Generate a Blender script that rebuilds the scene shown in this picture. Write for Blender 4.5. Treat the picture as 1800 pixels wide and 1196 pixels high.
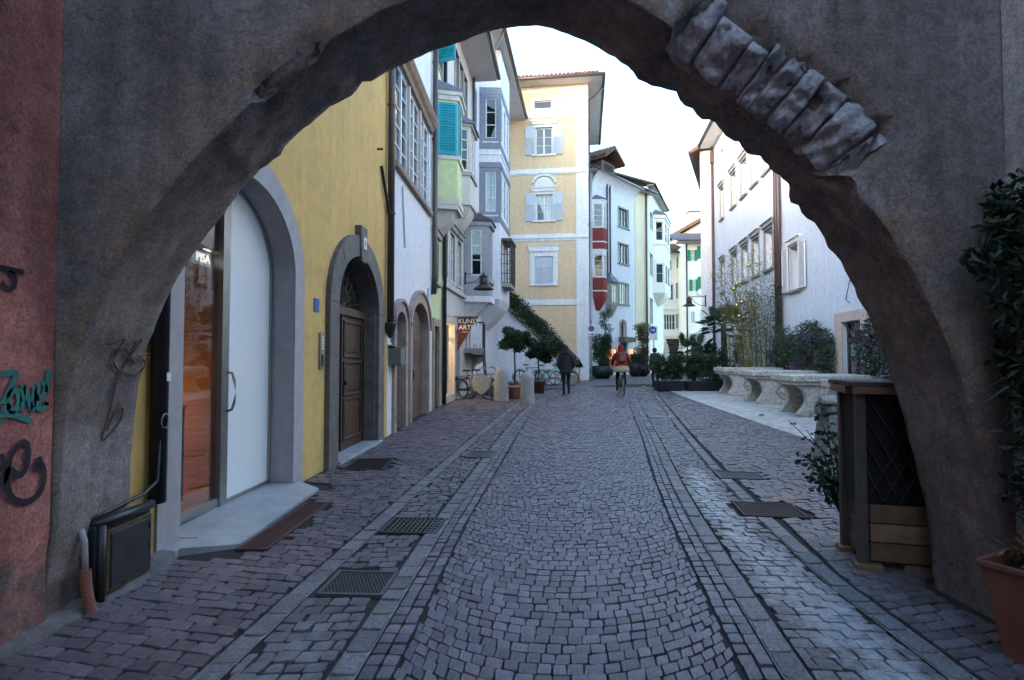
import bpy, bmesh, math, random
from mathutils import Vector, Matrix, noise
from mathutils.geometry import tessellate_polygon
S = bpy.context.scene
for o in list(bpy.data.objects): bpy.data.objects.remove(o)
C = S.collection
R = math.radians
# ------------------------------------------------------------ camera, sky, sun, exposure
CAMZ, PITCH = 1.4, math.atan(0.034)
cd = bpy.data.cameras.new('camera'); cam = bpy.data.objects.new('camera', cd); C.objects.link(cam)
cd.lens = 20; cd.sensor_width = 36; cd.clip_start = 0.05; cd.clip_end = 2000
cam.location = (0, 0, CAMZ); cam.rotation_euler = (math.pi/2 + PITCH, 0, 0); S.camera = cam
SUN_EL, SUN_AZ = 8, 228            # degrees; azimuth clockwise from +Y
W = bpy.data.worlds.new('World'); S.world = W; W.use_nodes = True
wn = W.node_tree; wn.nodes.clear()
wo = wn.nodes.new('ShaderNodeOutputWorld'); bg = wn.nodes.new('ShaderNodeBackground')
sky = wn.nodes.new('ShaderNodeTexSky'); sky.sky_type = 'NISHITA'; sky.sun_disc = False
sky.sun_elevation = R(SUN_EL); sky.sun_rotation = R(SUN_AZ)
sky.air_density = 1.0; sky.dust_density = 2.0; sky.ozone_density = 1.3; sky.altitude = 250
hs = wn.nodes.new('ShaderNodeHueSaturation'); hs.inputs['Saturation'].default_value = 1.22
bg.inputs['Strength'].default_value = 0.15
wn.links.new(sky.outputs[0], hs.inputs['Color']); wn.links.new(hs.outputs[0], bg.inputs['Color']); wn.links.new(bg.outputs[0], wo.inputs['Surface'])
sd = bpy.data.lights.new('sun', 'SUN'); sun = bpy.data.objects.new('sun', sd); C.objects.link(sun)
sd.energy = 0.5; sd.angle = R(12); sd.color = (1, .97, .93)
_a = R(SUN_AZ); _e = R(SUN_EL)
sun.rotation_euler = Vector((-math.sin(_a)*math.cos(_e), -math.cos(_a)*math.cos(_e), -math.sin(_e))).to_track_quat('-Z', 'Y').to_euler()
S.view_settings.view_transform = 'Standard'; S.view_settings.look = 'None'; S.view_settings.gamma = 1
S.view_settings.exposure = 3.65
S.render.engine = 'CYCLES'
S.cycles.max_bounces = 6; S.cycles.diffuse_bounces = 4; S.cycles.glossy_bounces = 2; S.cycles.transparent_max_bounces = 8; S.cycles.caustics_reflective = False; S.cycles.caustics_refractive = False
random.seed(7)
rnd = random.random
def ru(a, b): return a + (b-a)*random.random()

# ------------------------------------------------------------ measuring helpers (photograph -> real planes)
def ray(px, py):
    dx, dy = (px-900)/1000, -(py-598)/1000
    return Vector((dx, math.cos(PITCH) - math.sin(PITCH)*dy, math.sin(PITCH) + math.cos(PITCH)*dy))
def aty(px, py, Y):
    d = ray(px, py); t = Y/d.y
    return Vector((d.x*t, Y, CAMZ + d.z*t))
def g(Y): return max(0.0, (Y-10)*0.0109)          # the street climbs gently
def ground_at(px, py):
    d = ray(px, py); t = -CAMZ/d.z
    for _ in range(30): t = (g(d.y*t) - CAMZ)/d.z
    return Vector((d.x*t, d.y*t, g(d.y*t)))
def lerp_curve(pts, y):
    if y <= pts[0][0]: i = 0
    elif y >= pts[-1][0]: i = len(pts)-2
    else: i = max(k for k in range(len(pts)-1) if pts[k][0] <= y)
    (a, b), (c, d) = pts[i], pts[i+1]
    return b + (d-b)*(y-a)/(c-a)

# ------------------------------------------------------------ materials
MATS = {}
def nd(nt, t, **k):
    n = nt.nodes.new(t)
    for a, b in k.items(): setattr(n, a, b)
    return n
def mat(name, col, col2=None, rough=.8, scale=3.0, bump=.0, bscale=40, island=0.0, metal=0, spec=.3, detail=6, emit=0, world=False, speck=0, sp=.38, streak=0):
    if name in MATS: return MATS[name]
    m = bpy.data.materials.new(name); m.use_nodes = True; nt = m.node_tree; L = nt.links.new
    b = nt.nodes['Principled BSDF']; b.inputs['Roughness'].default_value = rough; b.inputs['Metallic'].default_value = metal
    b.inputs['Specular IOR Level'].default_value = spec
    tc = nd(nt, 'ShaderNodeTexCoord'); geo = nd(nt, 'ShaderNodeNewGeometry')
    co = geo.outputs['Position'] if world else tc.outputs['Object']
    col2 = col2 or tuple(c*.8 for c in col)
    n1 = nd(nt, 'ShaderNodeTexNoise'); n1.inputs['Scale'].default_value = scale; n1.inputs['Detail'].default_value = detail; n1.inputs['Roughness'].default_value = .65
    L(co, n1.inputs['Vector'])
    rp = nd(nt, 'ShaderNodeValToRGB'); rp.color_ramp.elements[0].position = .32; rp.color_ramp.elements[1].position = .68
    rp.color_ramp.elements[0].color = (*col2, 1); rp.color_ramp.elements[1].color = (*col, 1)
    L(n1.outputs['Fac'], rp.inputs['Fac']); out = rp.outputs['Color']
    if speck:
        n3 = nd(nt, 'ShaderNodeTexNoise'); n3.inputs['Scale'].default_value = speck; n3.inputs['Detail'].default_value = 3; L(co, n3.inputs['Vector'])
        mr3 = nd(nt, 'ShaderNodeMapRange'); mr3.inputs[1].default_value = .3; mr3.inputs[2].default_value = .7; mr3.inputs[3].default_value = 1-sp; mr3.inputs[4].default_value = 1+sp*.9
        L(n3.outputs['Fac'], mr3.inputs[0])
        mx = nd(nt, 'ShaderNodeMix', data_type='RGBA', blend_type='MULTIPLY'); mx.inputs[0].default_value = 1
        L(out, mx.inputs[6]); L(mr3.outputs[0], mx.inputs[7]); out = mx.outputs[2]
    if streak:
        mp = nd(nt, 'ShaderNodeMapping'); mp.inputs['Scale'].default_value = (3.2, 3.2, .35); L(co, mp.inputs['Vector'])
        n4 = nd(nt, 'ShaderNodeTexNoise'); n4.inputs['Scale'].default_value = 1.3; n4.inputs['Detail'].default_value = 9; n4.inputs['Roughness'].default_value = .7; L(mp.outputs[0], n4.inputs['Vector'])
        mr4 = nd(nt, 'ShaderNodeMapRange'); mr4.inputs[1].default_value = .3; mr4.inputs[2].default_value = .6; mr4.inputs[3].default_value = 1-streak; mr4.inputs[4].default_value = 1.03; L(n4.outputs['Fac'], mr4.inputs[0])
        mx = nd(nt, 'ShaderNodeMix', data_type='RGBA', blend_type='MULTIPLY'); mx.inputs[0].default_value = 1; L(out, mx.inputs[6]); L(mr4.outputs[0], mx.inputs[7]); out = mx.outputs[2]
    if island:
        oi = nd(nt, 'ShaderNodeObjectInfo'); ad = nd(nt, 'ShaderNodeMath', operation='ADD'); L(geo.outputs['Random Per Island'], ad.inputs[0]); L(oi.outputs['Random'], ad.inputs[1])
        fr = nd(nt, 'ShaderNodeMath', operation='FRACT'); L(ad.outputs[0], fr.inputs[0])
        mr = nd(nt, 'ShaderNodeMapRange'); mr.inputs[3].default_value = 1-island; mr.inputs[4].default_value = 1+island; L(fr.outputs[0], mr.inputs[0])
        f2 = nd(nt, 'ShaderNodeMath', operation='MULTIPLY'); f2.inputs[1].default_value = 7.31; L(fr.outputs[0], f2.inputs[0])
        f3 = nd(nt, 'ShaderNodeMath', operation='FRACT'); L(f2.outputs[0], f3.inputs[0])
        mh = nd(nt, 'ShaderNodeMapRange'); mh.inputs[3].default_value = .5-island*.06; mh.inputs[4].default_value = .5+island*.06; L(f3.outputs[0], mh.inputs[0])
        hv = nd(nt, 'ShaderNodeHueSaturation'); L(out, hv.inputs['Color']); L(mr.outputs[0], hv.inputs['Value']); L(mh.outputs[0], hv.inputs['Hue']); out = hv.outputs[0]
    L(out, b.inputs['Base Color'])
    if bump:
        n2 = nd(nt, 'ShaderNodeTexNoise'); n2.inputs['Scale'].default_value = bscale; n2.inputs['Detail'].default_value = 8; n2.inputs['Roughness'].default_value = .7; L(co, n2.inputs['Vector'])
        bp = nd(nt, 'ShaderNodeBump'); bp.inputs['Strength'].default_value = min(1, bump); bp.inputs['Distance'].default_value = .02
        L(n2.outputs['Fac'], bp.inputs['Height']); L(bp.outputs[0], b.inputs['Normal'])
    if emit:
        b.inputs['Emission Color'].default_value = (*col, 1); b.inputs['Emission Strength'].default_value = emit
    MATS[name] = m; return m
def glassmat(name, tint=(.85, .9, .92), refl=1.0, base=.06):
    m = bpy.data.materials.new(name); m.use_nodes = True; nt = m.node_tree; nt.nodes.clear(); L = nt.links.new
    o = nd(nt, 'ShaderNodeOutputMaterial'); t = nd(nt, 'ShaderNodeBsdfTransparent'); t.inputs[0].default_value = (*tint, 1)
    gl = nd(nt, 'ShaderNodeBsdfGlossy'); gl.inputs['Roughness'].default_value = .015
    tc = nd(nt, 'ShaderNodeTexCoord'); nz = nd(nt, 'ShaderNodeTexNoise'); nz.inputs['Scale'].default_value = 2.2; L(tc.outputs['Object'], nz.inputs['Vector'])
    bp = nd(nt, 'ShaderNodeBump'); bp.inputs['Strength'].default_value = .02; bp.inputs['Distance'].default_value = .05; L(nz.outputs['Fac'], bp.inputs['Height']); L(bp.outputs[0], gl.inputs['Normal'])
    fr = nd(nt, 'ShaderNodeFresnel'); gm = nd(nt, 'ShaderNodeNewGeometry'); im = nd(nt, 'ShaderNodeMapRange'); im.inputs[3].default_value = 1.5; im.inputs[4].default_value = 1/1.5; L(gm.outputs['Backfacing'], im.inputs[0]); L(im.outputs[0], fr.inputs['IOR'])
    ad = nd(nt, 'ShaderNodeMath', operation='MULTIPLY_ADD'); ad.inputs[1].default_value = refl; ad.inputs[2].default_value = base; ad.use_clamp = True; L(fr.outputs[0], ad.inputs[0])
    mx = nd(nt, 'ShaderNodeMixShader'); L(ad.outputs[0], mx.inputs[0]); L(t.outputs[0], mx.inputs[1]); L(gl.outputs[0], mx.inputs[2]); L(mx.outputs[0], o.inputs['Surface'])
    MATS[name] = m; return m
M = lambda n: MATS[n]
def plaster(name, c, var=.82, bump=.25, scale=.9): return mat(name, c, tuple(x*(var*.5+.5) for x in c), .9, scale, bump*.22, 26, detail=10, speck=7, sp=.09, streak=.10)
plaster('yellow', (.62, .415, .155), .68); plaster('white_plaster', (.67, .68, .73), .84); plaster('lime', (.56, .63, .35), .86)
plaster('pale_grey', (.55, .53, .50), .84); plaster('beige', (.70, .52, .335), .9, .12); plaster('cream', (.72, .66, .48), .9, .15)
plaster('blue_white', (.66, .71, .81), .9, .15); plaster('warm_white', (.76, .71, .60), .88, .15); plaster('ivory', (.78, .76, .68), .9, .15)
plaster('pinkish', (.60, .48, .42), .85); plaster('oriel_grey', (.30, .31, .335), .8, .2); plaster('slate_blue', (.20, .23, .30), .85, .1)
plaster('red_paint', (.24, .045, .04), .85, .1); plaster('trim', (.74, .74, .75), .93, .06); plaster('surround_lilac', (.37, .35, .375), .9, .1)
plaster('concrete', (.42, .40, .36), .6, 1.0, 5); plaster('greenish_wall', (.52, .60, .32), .85)
mat('granite', (.19, .165, .155), (.12, .10, .095), .75, 5, .5, 90, speck=70); mat('pink_stone', (.42, .31, .27), (.30, .22, .20), .8, 4, .4, 60, speck=40)
mat('grey_stone', (.36, .34, .31), (.24, .23, .21), .85, 3, .6, 35, speck=40); mat('marble', (.56, .53, .49), (.40, .37, .33), .7, 2.2, .35, 30, speck=14)
mat('marble_dark', (.32, .29, .24), (.22, .2, .17), .8, 5, .4, 40)  # darker marble tone for the carved diamond
mat('step_marble', (.38, .40, .42), (.26, .27, .29), .4, 4, .05, 30, spec=.5); mat('platform_marble', (.50, .49, .47), (.40, .39, .38), .45, 1.5, .1, 20, spec=.5, world=True, speck=6)
mat('sill_brown', (.30, .23, .18), (.20, .15, .12), .8, 6, .3, 40); mat('brown_wood', (.085, .045, .03), (.05, .027, .02), .5, 8, .2, 30)
mat('plank_wood', (.15, .095, .075), (.10, .06, .05), .65, 6, .3, 40, island=.2); mat('brown_slat', (.115, .05, .042), (.075, .035, .03), .7, 9, .4, 60); mat('pale_wood', (.24, .15, .09), (.14, .088, .052), .75, 9, .3, 30, island=.2)
mat('grey_wood', (.12, .095, .085), (.08, .062, .055), .8, 9, .3, 30, island=.2); mat('white_wood', (.74, .75, .77), (.64, .65, .67), .55, 5, .05, 30)
mat('shutter_grey', (.56, .60, .66), (.48, .52, .58), .6, 5, .05, 30); mat('turquoise', (.02, .33, .42), (.015, .25, .33), .5, 4, .05, 30, island=.12); mat('green_paint', (.01, .22, .10), (.01, .16, .07), .5, 4, .05, 30)
mat('pipe_brown', (.075, .045, .05), (.05, .03, .035), .4, 5, 0, spec=.5); mat('pipe_black', (.02, .02, .025), (.012, .012, .015), .4, 5, .05, 30, spec=.5)
mat('dark_metal', (.035, .035, .04), (.02, .02, .024), .45, 6, .1, 40, spec=.5); mat('steel', (.34, .33, .33), (.26, .25, .25), .35, 6, 0, metal=.8)
mat('iron', (.03, .028, .028), (.05, .035, .03), .6, 10, .2, 60); mat('grate_iron', (.045, .04, .042), (.07, .05, .045), .6, 12, .3, 60); mat('cover_iron', (.11, .098, .105), (.075, .066, .07), .55, 9, .4, 60); mat('rusty', (.075, .045, .042), (.05, .034, .033), .75, 9, .4, 60)
mat('roof_tile', (.17, .085, .065), (.10, .06, .05), .85, 4, .3, 30, island=.35); mat('roof_brown', (.09, .06, .055), (.06, .045, .04), .7, 4, .2, 30); mat('soffit', (.52, .50, .49), (.44, .42, .41), .8, 2, .05, 30)
mat('gutter', (.06, .045, .048), (.04, .03, .033), .4, 5, spec=.5); mat('lead_roof', (.16, .17, .20), (.11, .12, .14), .6, 5, .1, 30)
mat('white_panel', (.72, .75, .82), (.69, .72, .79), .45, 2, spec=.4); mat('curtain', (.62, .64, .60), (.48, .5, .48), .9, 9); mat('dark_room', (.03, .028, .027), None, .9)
mat('terracotta', (.20, .075, .052), (.15, .058, .042), .6, 5, .12, 40); mat('pot_pink', (.40, .20, .16), (.30, .15, .12), .75, 6, .15, 50); mat('pot_teal', (.022, .04, .038), (.015, .028, .028), .4, 5); mat('black_plastic', (.018, .018, .022), (.012, .012, .014), .5, 5)
mat('soil', (.03, .022, .016), (.018, .013, .01), .95, 30, .6, 60); mat('bark', (.085, .065, .05), (.05, .04, .03), .9, 14, .6, 40)
mat('bollard_stone', (.35, .345, .34), (.25, .245, .24), .85, 4, .5, 45, speck=50)
def leafm(n, c, isl=.45, rough=.5): return mat(n, c, tuple(x*.7 for x in c), rough, 4, 0, island=isl, spec=.3)
leafm('leaf_dark', (.028, .055, .022)); leafm('leaf_hedge', (.035, .062, .026)); leafm('leaf_ivy', (.03, .06, .028)); leafm('leaf_climb', (.05, .085, .045)); leafm('leaf_bamboo', (.17, .17, .055)); leafm('leaf_palm', (.04, .085, .05))
leafm('leaf_fg', (.018, .042, .018)); leafm('leaf_autumn', (.11, .075, .045)); leafm('flower_purple', (.15, .085, .19)); leafm('leaf_dry', (.22, .15, .09)); leafm('leaf_bright', (.16, .2, .04)); leafm('stem_bamboo', (.26, .22, .09)); leafm('leaf_red', (.09, .06, .055))
mat('gold', (.75, .55, .18), (.6, .42, .12), .25, 3, metal=1); mat('umbrella_white', (.72, .70, .64), (.6, .58, .53), .8, 4)
mat('black_cloth', (.012, .012, .016), (.02, .02, .026), .75, 20, .3, 60); mat('jeans', (.016, .017, .025), (.01, .01, .016), .85, 20); mat('red_cloth', (.22, .012, .022), (.15, .01, .018), .8, 12, .3, 60); mat('tan_cloth', (.42, .33, .22), (.30, .22, .14), .9, 30, .3, 80)
mat('green_cloth', (.03, .036, .034), None, .85, 12); mat('skin', (.45, .26, .19), (.40, .22, .16), .55, 6); mat('hair', (.02, .014, .011), None, .6, 40); mat('leather', (.20, .09, .055), (.14, .06, .04), .6, 12); mat('shoe', (.015, .014, .014), None, .6)
mat('tyre', (.015, .015, .016), None, .7); mat('bike_teal', (.12, .42, .36), None, .35, spec=.5); mat('bike_black', (.02, .02, .024), None, .35, spec=.5); mat('bike_red', (.2, .05, .03), None, .4)
mat('sign_blue', (.03, .09, .35), None, .4); mat('sign_red', (.5, .03, .03), None, .4); mat('sign_white', (.75, .75, .75), None, .5); mat('maroon', (.075, .018, .022), (.055, .014, .018), .5); mat('mailbox', (.17, .17, .17), None, .4, spec=.5)
mat('graf_green', (.03, .22, .19), (.03, .17, .15), .6, 30); mat('graf_dark', (.03, .022, .035), None, .6); mat('graf_red', (.13, .065, .055), None, .7); mat('corrugated', (.28, .10, .065), (.2, .07, .05), .6); mat('pvc', (.42, .36, .36), None, .6)
mat('yellow_tape', (.13, .095, .03), (.035, .033, .032), .7, 30); mat('net', (.012, .013, .014), (.006, .006, .007), .8, 12)
mat('lamp_warm', (1, .62, .25), (1, .62, .25), .5, emit=1.2); mat('bulb_red', (1, .22, .08), (1, .22, .08), .5, emit=1.0); mat('shop_wall', (.30, .17, .09), (.25, .14, .075), .8); mat('shop_floor', (.30, .17, .085), (.24, .13, .07), .4); mat('shop_red', (.45, .06, .06), None, .5)
mat('sign_glow', (.95, .93, .85), (.95, .93, .85), .5, emit=.11); mat('poster_a', (.35, .5, .6), (.5, .6, .65), .6, 6); mat('poster_b', (.06, .1, .4), None, .6); mat('poster_c', (.5, .22, .15), None, .6)
mat('lantern_glass', (.05, .05, .05), None, .2, spec=.6); mat('glass_green', (.05, .35, .1), None, .3); mat('plastic_bag', (.5, .5, .52), (.3, .3, .3), .4, 9)
glassmat('glass', (.8, .86, .9), .7, .02); glassmat('shop_glass', (.93, .91, .88), 1.0, .085)

# ------------------------------------------------------------ object helpers
def tag(o, label=None, cat=None, group=None, kind=None):
    if label: o['label'] = label
    if cat: o['category'] = cat
    if group: o['group'] = group
    if kind: o['kind'] = kind
    return o
def thing(name, label, cat, loc=(0, 0, 0), rz=0, group=None):
    o = bpy.data.objects.new(name, None); C.objects.link(o); o.empty_display_size = .1
    o.location = loc; o.rotation_euler = (0, 0, rz)
    return tag(o, label, cat, group)
def link(name, me, parent=None, loc=(0, 0, 0)):
    o = bpy.data.objects.new(name, me); C.objects.link(o); o.location = loc
    if parent: o.parent = parent
    return o
class MB:
    def __init__(s, Mx=None): s.v = []; s.f = []; s.M = Mx
    def add(s, vs, fs, M2=None):
        o = len(s.v); Mx = M2 or s.M
        s.v += [tuple(Mx @ Vector(v)) for v in vs] if Mx else [tuple(v) for v in vs]
        s.f += [tuple(i+o for i in f) for f in fs]; return s
    def box(s, x0, x1, y0, y1, z0, z1):
        return s.add([(x0,y0,z0),(x1,y0,z0),(x1,y1,z0),(x0,y1,z0),(x0,y0,z1),(x1,y0,z1),(x1,y1,z1),(x0,y1,z1)], [(0,3,2,1),(4,5,6,7),(0,1,5,4),(1,2,6,5),(2,3,7,6),(3,0,4,7)])
    def bar(s, p, q, w, h=None, up=(0, 0, 1)):
        p, q = Vector(p), Vector(q); h = h or w; d = (q-p); L = d.length; d.normalize(); u = Vector(up)
        if abs(d.dot(u)) > .98: u = Vector((1, 0, 0))
        sx = d.cross(u).normalized()*w/2; sz = sx.cross(d).normalized()*h/2
        return s.add([p-sx-sz, p+sx-sz, p+sx+sz, p-sx+sz, q-sx-sz, q+sx-sz, q+sx+sz, q-sx+sz], [(0,1,2,3),(7,6,5,4),(0,4,5,1),(1,5,6,2),(2,6,7,3),(3,7,4,0)])
    def tube(s, pts, r, n=8, cap=True, closed=False):
        pts = [Vector(p) for p in pts]; k = len(pts); rr = r if isinstance(r, (list, tuple)) else [r]*k; vs = []; fs = []; ref = None
        for i, p in enumerate(pts):
            d = ((pts[(i+1) % k] - pts[i-1]) if closed else (pts[min(i+1, k-1)]-pts[max(i-1, 0)])).normalized()
            if ref is None: ref = Vector((0, 0, 1)) if abs(d.z) < .9 else Vector((1, 0, 0))
            a = d.cross(ref).normalized(); b = d.cross(a).normalized(); ref = -b if False else ref
            vs += [p + (a*math.cos(t*2*math.pi/n) + b*math.sin(t*2*math.pi/n))*rr[i] for t in range(n)]
        for i in range(k if closed else k-1):
            j = (i+1) % k
            for t in range(n): fs.append((i*n+t, i*n+(t+1) % n, j*n+(t+1) % n, j*n+t))
        if cap and not closed: fs += [tuple(range(n-1, -1, -1)), tuple(range((k-1)*n, k*n))]
        return s.add(vs, fs)
    def lathe(s, prof, n=20, c=(0, 0, 0), sx=1, sy=1):
        vs = []; fs = []; c = Vector(c); k = len(prof)
        for r, z in prof: vs += [c + Vector((r*sx*math.cos(t*2*math.pi/n), r*sy*math.sin(t*2*math.pi/n), z)) for t in range(n)]
        for i in range(k-1):
            for t in range(n): fs.append((i*n+t, i*n+(t+1) % n, (i+1)*n+(t+1) % n, (i+1)*n+t))
        fs += [tuple(range(n-1, -1, -1)), tuple(range((k-1)*n, k*n))]
        return s.add(vs, fs)
    def prism(s, poly, y0, y1):          # poly in (x,z), extruded in y
        n = len(poly); vs = [(x, y0, z) for x, z in poly] + [(x, y1, z) for x, z in poly]
        tr = tessellate_polygon([[Vector((x, z, 0)) for x, z in poly]])
        fs = [tuple(t) for t in tr] + [tuple(n+i for i in reversed(t)) for t in tr] + [(i, (i+1) % n, n+(i+1) % n, n+i) for i in range(n)]
        return s.add(vs, fs)
    def plan(s, poly, z0, z1):           # poly in (x,y), extruded in z
        n = len(poly); vs = [(x, y, z0) for x, y in poly] + [(x, y, z1) for x, y in poly]
        tr = tessellate_polygon([[Vector((x, y, 0)) for x, y in poly]])
        fs = [tuple(t) for t in tr] + [tuple(n+i for i in reversed(t)) for t in tr] + [(i, (i+1) % n, n+(i+1) % n, n+i) for i in range(n)]
        return s.add(vs, fs)
    def loft(s, rings, cap=True):
        n = len(rings[0]); vs = [p for r in rings for p in r]; fs = []
        for i in range(len(rings)-1):
            for t in range(n): fs.append((i*n+t, i*n+(t+1) % n, (i+1)*n+(t+1) % n, (i+1)*n+t))
        if cap: fs += [tuple(range(n-1, -1, -1)), tuple(range((len(rings)-1)*n, len(rings)*n))]
        return s.add(vs, fs)
    def ring(s, inner, outer, y0, y1):   # open band between two polylines in (x,z)
        n = len(inner); vs = [(x, y0, z) for x, z in inner] + [(x, y0, z) for x, z in outer] + [(x, y1, z) for x, z in inner] + [(x, y1, z) for x, z in outer]; fs = []
        for i in range(n-1): fs += [(i, i+1, n+i+1, n+i), (2*n+i, 3*n+i, 3*n+i+1, 2*n+i+1), (i, 2*n+i, 2*n+i+1, i+1), (n+i, n+i+1, 3*n+i+1, 3*n+i)]
        fs += [(0, n, 3*n, 2*n), (n-1, 3*n-1, 4*n-1, 2*n-1)]
        return s.add(vs, fs)
    def mesh(s, name, m=None, smooth=False, fix=True):
        me = bpy.data.meshes.new(name); me.from_pydata(s.v, [], s.f)
        if fix:
            bm = bmesh.new(); bm.from_mesh(me); bmesh.ops.recalc_face_normals(bm, faces=bm.faces); bm.to_mesh(me); bm.free()
        if m: me.materials.append(M(m) if isinstance(m, str) else m)
        if smooth: me.polygons.foreach_set('use_smooth', [True]*len(me.polygons))
        return me
    def build(s, name, m, parent=None, smooth=False, loc=(0, 0, 0), bev=0, fix=True):
        o = link(name, s.mesh(name, m, smooth, fix), parent, loc)
        if bev:
            b = o.modifiers.new('bevel', 'BEVEL'); b.width = bev; b.segments = 2; b.limit_method = 'ANGLE'
        return o
def arch_poly(u0, u1, z0, zs, rise, n=18, p=1.0):
    c, a = (u0+u1)/2, (u1-u0)/2
    return [(u0, z0)] + [(c - a*math.cos(math.pi*i/n), zs + rise*math.sin(math.pi*i/n)**p) for i in range(n+1)] + [(u1, z0)]
def text_mesh(body, size, m, parent, Mx, ext=.003, name='lettering', align='CENTER'):
    cu = bpy.data.curves.new('t', 'FONT'); cu.body = body; cu.size = size; cu.extrude = ext; cu.align_x = align; cu.align_y = 'CENTER'
    t = bpy.data.objects.new('t', cu); C.objects.link(t); dg = bpy.context.evaluated_depsgraph_get()
    me = bpy.data.meshes.new_from_object(t.evaluated_get(dg)); bpy.data.objects.remove(t)
    me.transform(Mx @ Matrix.Rotation(math.pi/2, 4, 'X')); me.materials.clear(); me.materials.append(M(m))
    return link(name, me, parent)
def T(x, y, z): return Matrix.Translation((x, y, z))
def seg_matrix(p, q):
    d = Vector((q[0]-p[0], q[1]-p[1], 0)).normalized()
    return Matrix(((d.x, -d.y, 0, p[0]), (d.y, d.x, 0, p[1]), (0, 0, 1, 0), (0, 0, 0, 1)))
def rect(u0, u1, z0, z1): return [(u0, z0), (u1, z0), (u1, z1), (u0, z1)]
def add_wall(mb, Mx, outer, holes, rev=.3):
    allp = [outer] + holes; flat = [p for h in allp for p in h]
    tr = tessellate_polygon([[Vector((x, z, 0)) for x, z in h] for h in allp])
    mb.add([(x, 0, z) for x, z in flat], [tuple(t) for t in tr], Mx)
    for h in holes:
        n = len(h); mb.add([(x, 0, z) for x, z in h] + [(x, rev, z) for x, z in h], [(i, (i+1) % n, n+(i+1) % n, n+i) for i in range(n)], Mx)
def add_window(parent, Mx, u0, u1, z0, z1, case=2, nu=1, nz=3, fm='white_wood', rec=.12, fw=.05, sur=None, sw=.12, sill=None, corn=None, curt=0, name='window', cornh=.16, pane='glass', so=.025, bars=.028, surname='surround'):
    b = MB(Mx); y0, y1 = rec, rec+.06
    b.box(u0, u0+fw, y0, y1, z0, z1); b.box(u1-fw, u1, y0, y1, z0, z1); b.box(u0+fw, u1-fw, y0, y1, z0, z0+fw); b.box(u0+fw, u1-fw, y0, y1, z1-fw, z1)
    cw = (u1-u0-2*fw)/case; panes = []
    for c in range(case):
        a = u0+fw+c*cw
        if c: b.box(a-fw*.6, a+fw*.6, y0-.012, y1-.002, z0+fw, z1-fw)
        l = a + (fw*.6 if c else 0); r = a+cw - (fw*.6 if c < case-1 else 0)
        pw = (r-l)/nu; ph = (z1-z0-2*fw)/nz
        for i in range(nu):
            if i: b.box(l+i*pw-bars/2, l+i*pw+bars/2, y0+.012, y1-.006, z0+fw, z1-fw)
            for j in range(nz):
                if j and i == 0: b.box(l, r, y0+.010, y1-.008, z0+fw+j*ph-bars/2, z0+fw+j*ph+bars/2)
                panes.append((l+i*pw, l+(i+1)*pw, z0+fw+j*ph, z0+fw+(j+1)*ph))
    w = b.build(name, fm, parent)
    for (l, r, z, zz) in panes:
        p = MB(Mx).box(l+.004, r-.004, y0+.028, y0+.034, z+.004, zz-.004).build('pane', pane, w, fix=False)
    if curt:
        n = 12; cb = MB(Mx); um = (u0+u1)/2
        for s_, (a, c) in enumerate(((u0+.03, u0+(u1-u0)*curt/2), (u1-(u1-u0)*curt/2, u1-.03))):
            pts = [(a+(c-a)*i/n, y1+.06+.02*math.sin(i*2.2)) for i in range(n+1)]
            vs = [(x, y, z0+.02) for x, y in pts] + [(x, y, z1-.02) for x, y in pts]
            cb.add(vs, [(i, i+1, n+2+i, n+1+i) for i in range(n)])
        cb.build('curtain', 'curtain', w)
    if sur:
        s = MB(Mx); s.box(u0-sw, u0, -so, .05, z0, z1); s.box(u1, u1+sw, -so, .05, z0, z1); s.box(u0-sw, u1+sw, -so, .05, z1, z1+sw)
        if not sill: s.box(u0-sw, u1+sw, -so, .05, z0-sw, z0)
        s.build(surname, sur, w)
    if sill: MB(Mx).box(u0-sw-.03, u1+sw+.03, -.11, .06, z0-.09, z0-.001).build('sill', sill, w, bev=.01)
    if corn:
        zc = z1 + (sw if sur else 0); k = MB(Mx)
        k.prism([(u0-sw-.02, zc+.001), (u1+sw+.02, zc+.001), (u1+sw+.10, zc+cornh*.75), (u1+sw+.10, zc+cornh), (u0-sw-.10, zc+cornh), (u0-sw-.10, zc+cornh*.75)], -.10, .04)
        k.box(u0-sw-.13, u1+sw+.13, -.15, .04, zc+cornh, zc+cornh+.04); k.build('cornice', corn, w)
    return w
def louvre(parent, Mx, u0, u1, z0, z1, m, n=14, y=-.05, slats_obj=False, name='shutter', solid=.0, th=.04):
    b = MB(Mx); f = min(.06, (u1-u0)*.14); b.box(u0, u0+f, y, y+th, z0, z1); b.box(u1-f, u1, y, y+th, z0, z1); b.box(u0+f, u1-f, y, y+th, z0, z0+f*1.2); b.box(u0+f, u1-f, y, y+th, z1-f*1.2, z1)
    lo = z0+f*1.2; hi = z1-f*1.2
    if solid:
        zs = lo+(hi-lo)*(1-solid); b.box(u0+f, u1-f, y+.012, y+th-.008, zs, hi); b.box(u0+f, u1-f, y, y+th, zs-f*.6, zs+f*.6); hi = zs-f*.6
    b.box(u0+f, u1-f, y+th-.012, y+th-.004, lo, hi)
    p = (hi-lo)/n; sl = []
    for i in range(n):
        z = lo+i*p; vs = [(u0+f, y+.002, z+.1*p), (u1-f, y+.002, z+.1*p), (u1-f, y+th-.014, z+p*.95), (u0+f, y+th-.014, z+p*.95), (u0+f, y+.002, z+.1*p+.012), (u1-f, y+.002, z+.1*p+.012)]
        fs = [(0,1,2,3), (4,3,2,5), (0,4,5,1)]
        if slats_obj: sl.append((vs, fs))
        else: b.add(vs, fs)
    o = b.build(name, m, parent)
    for vs, fs in sl: MB(Mx).add(vs, fs).build('slat', m, o, fix=False)
    return o
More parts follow.
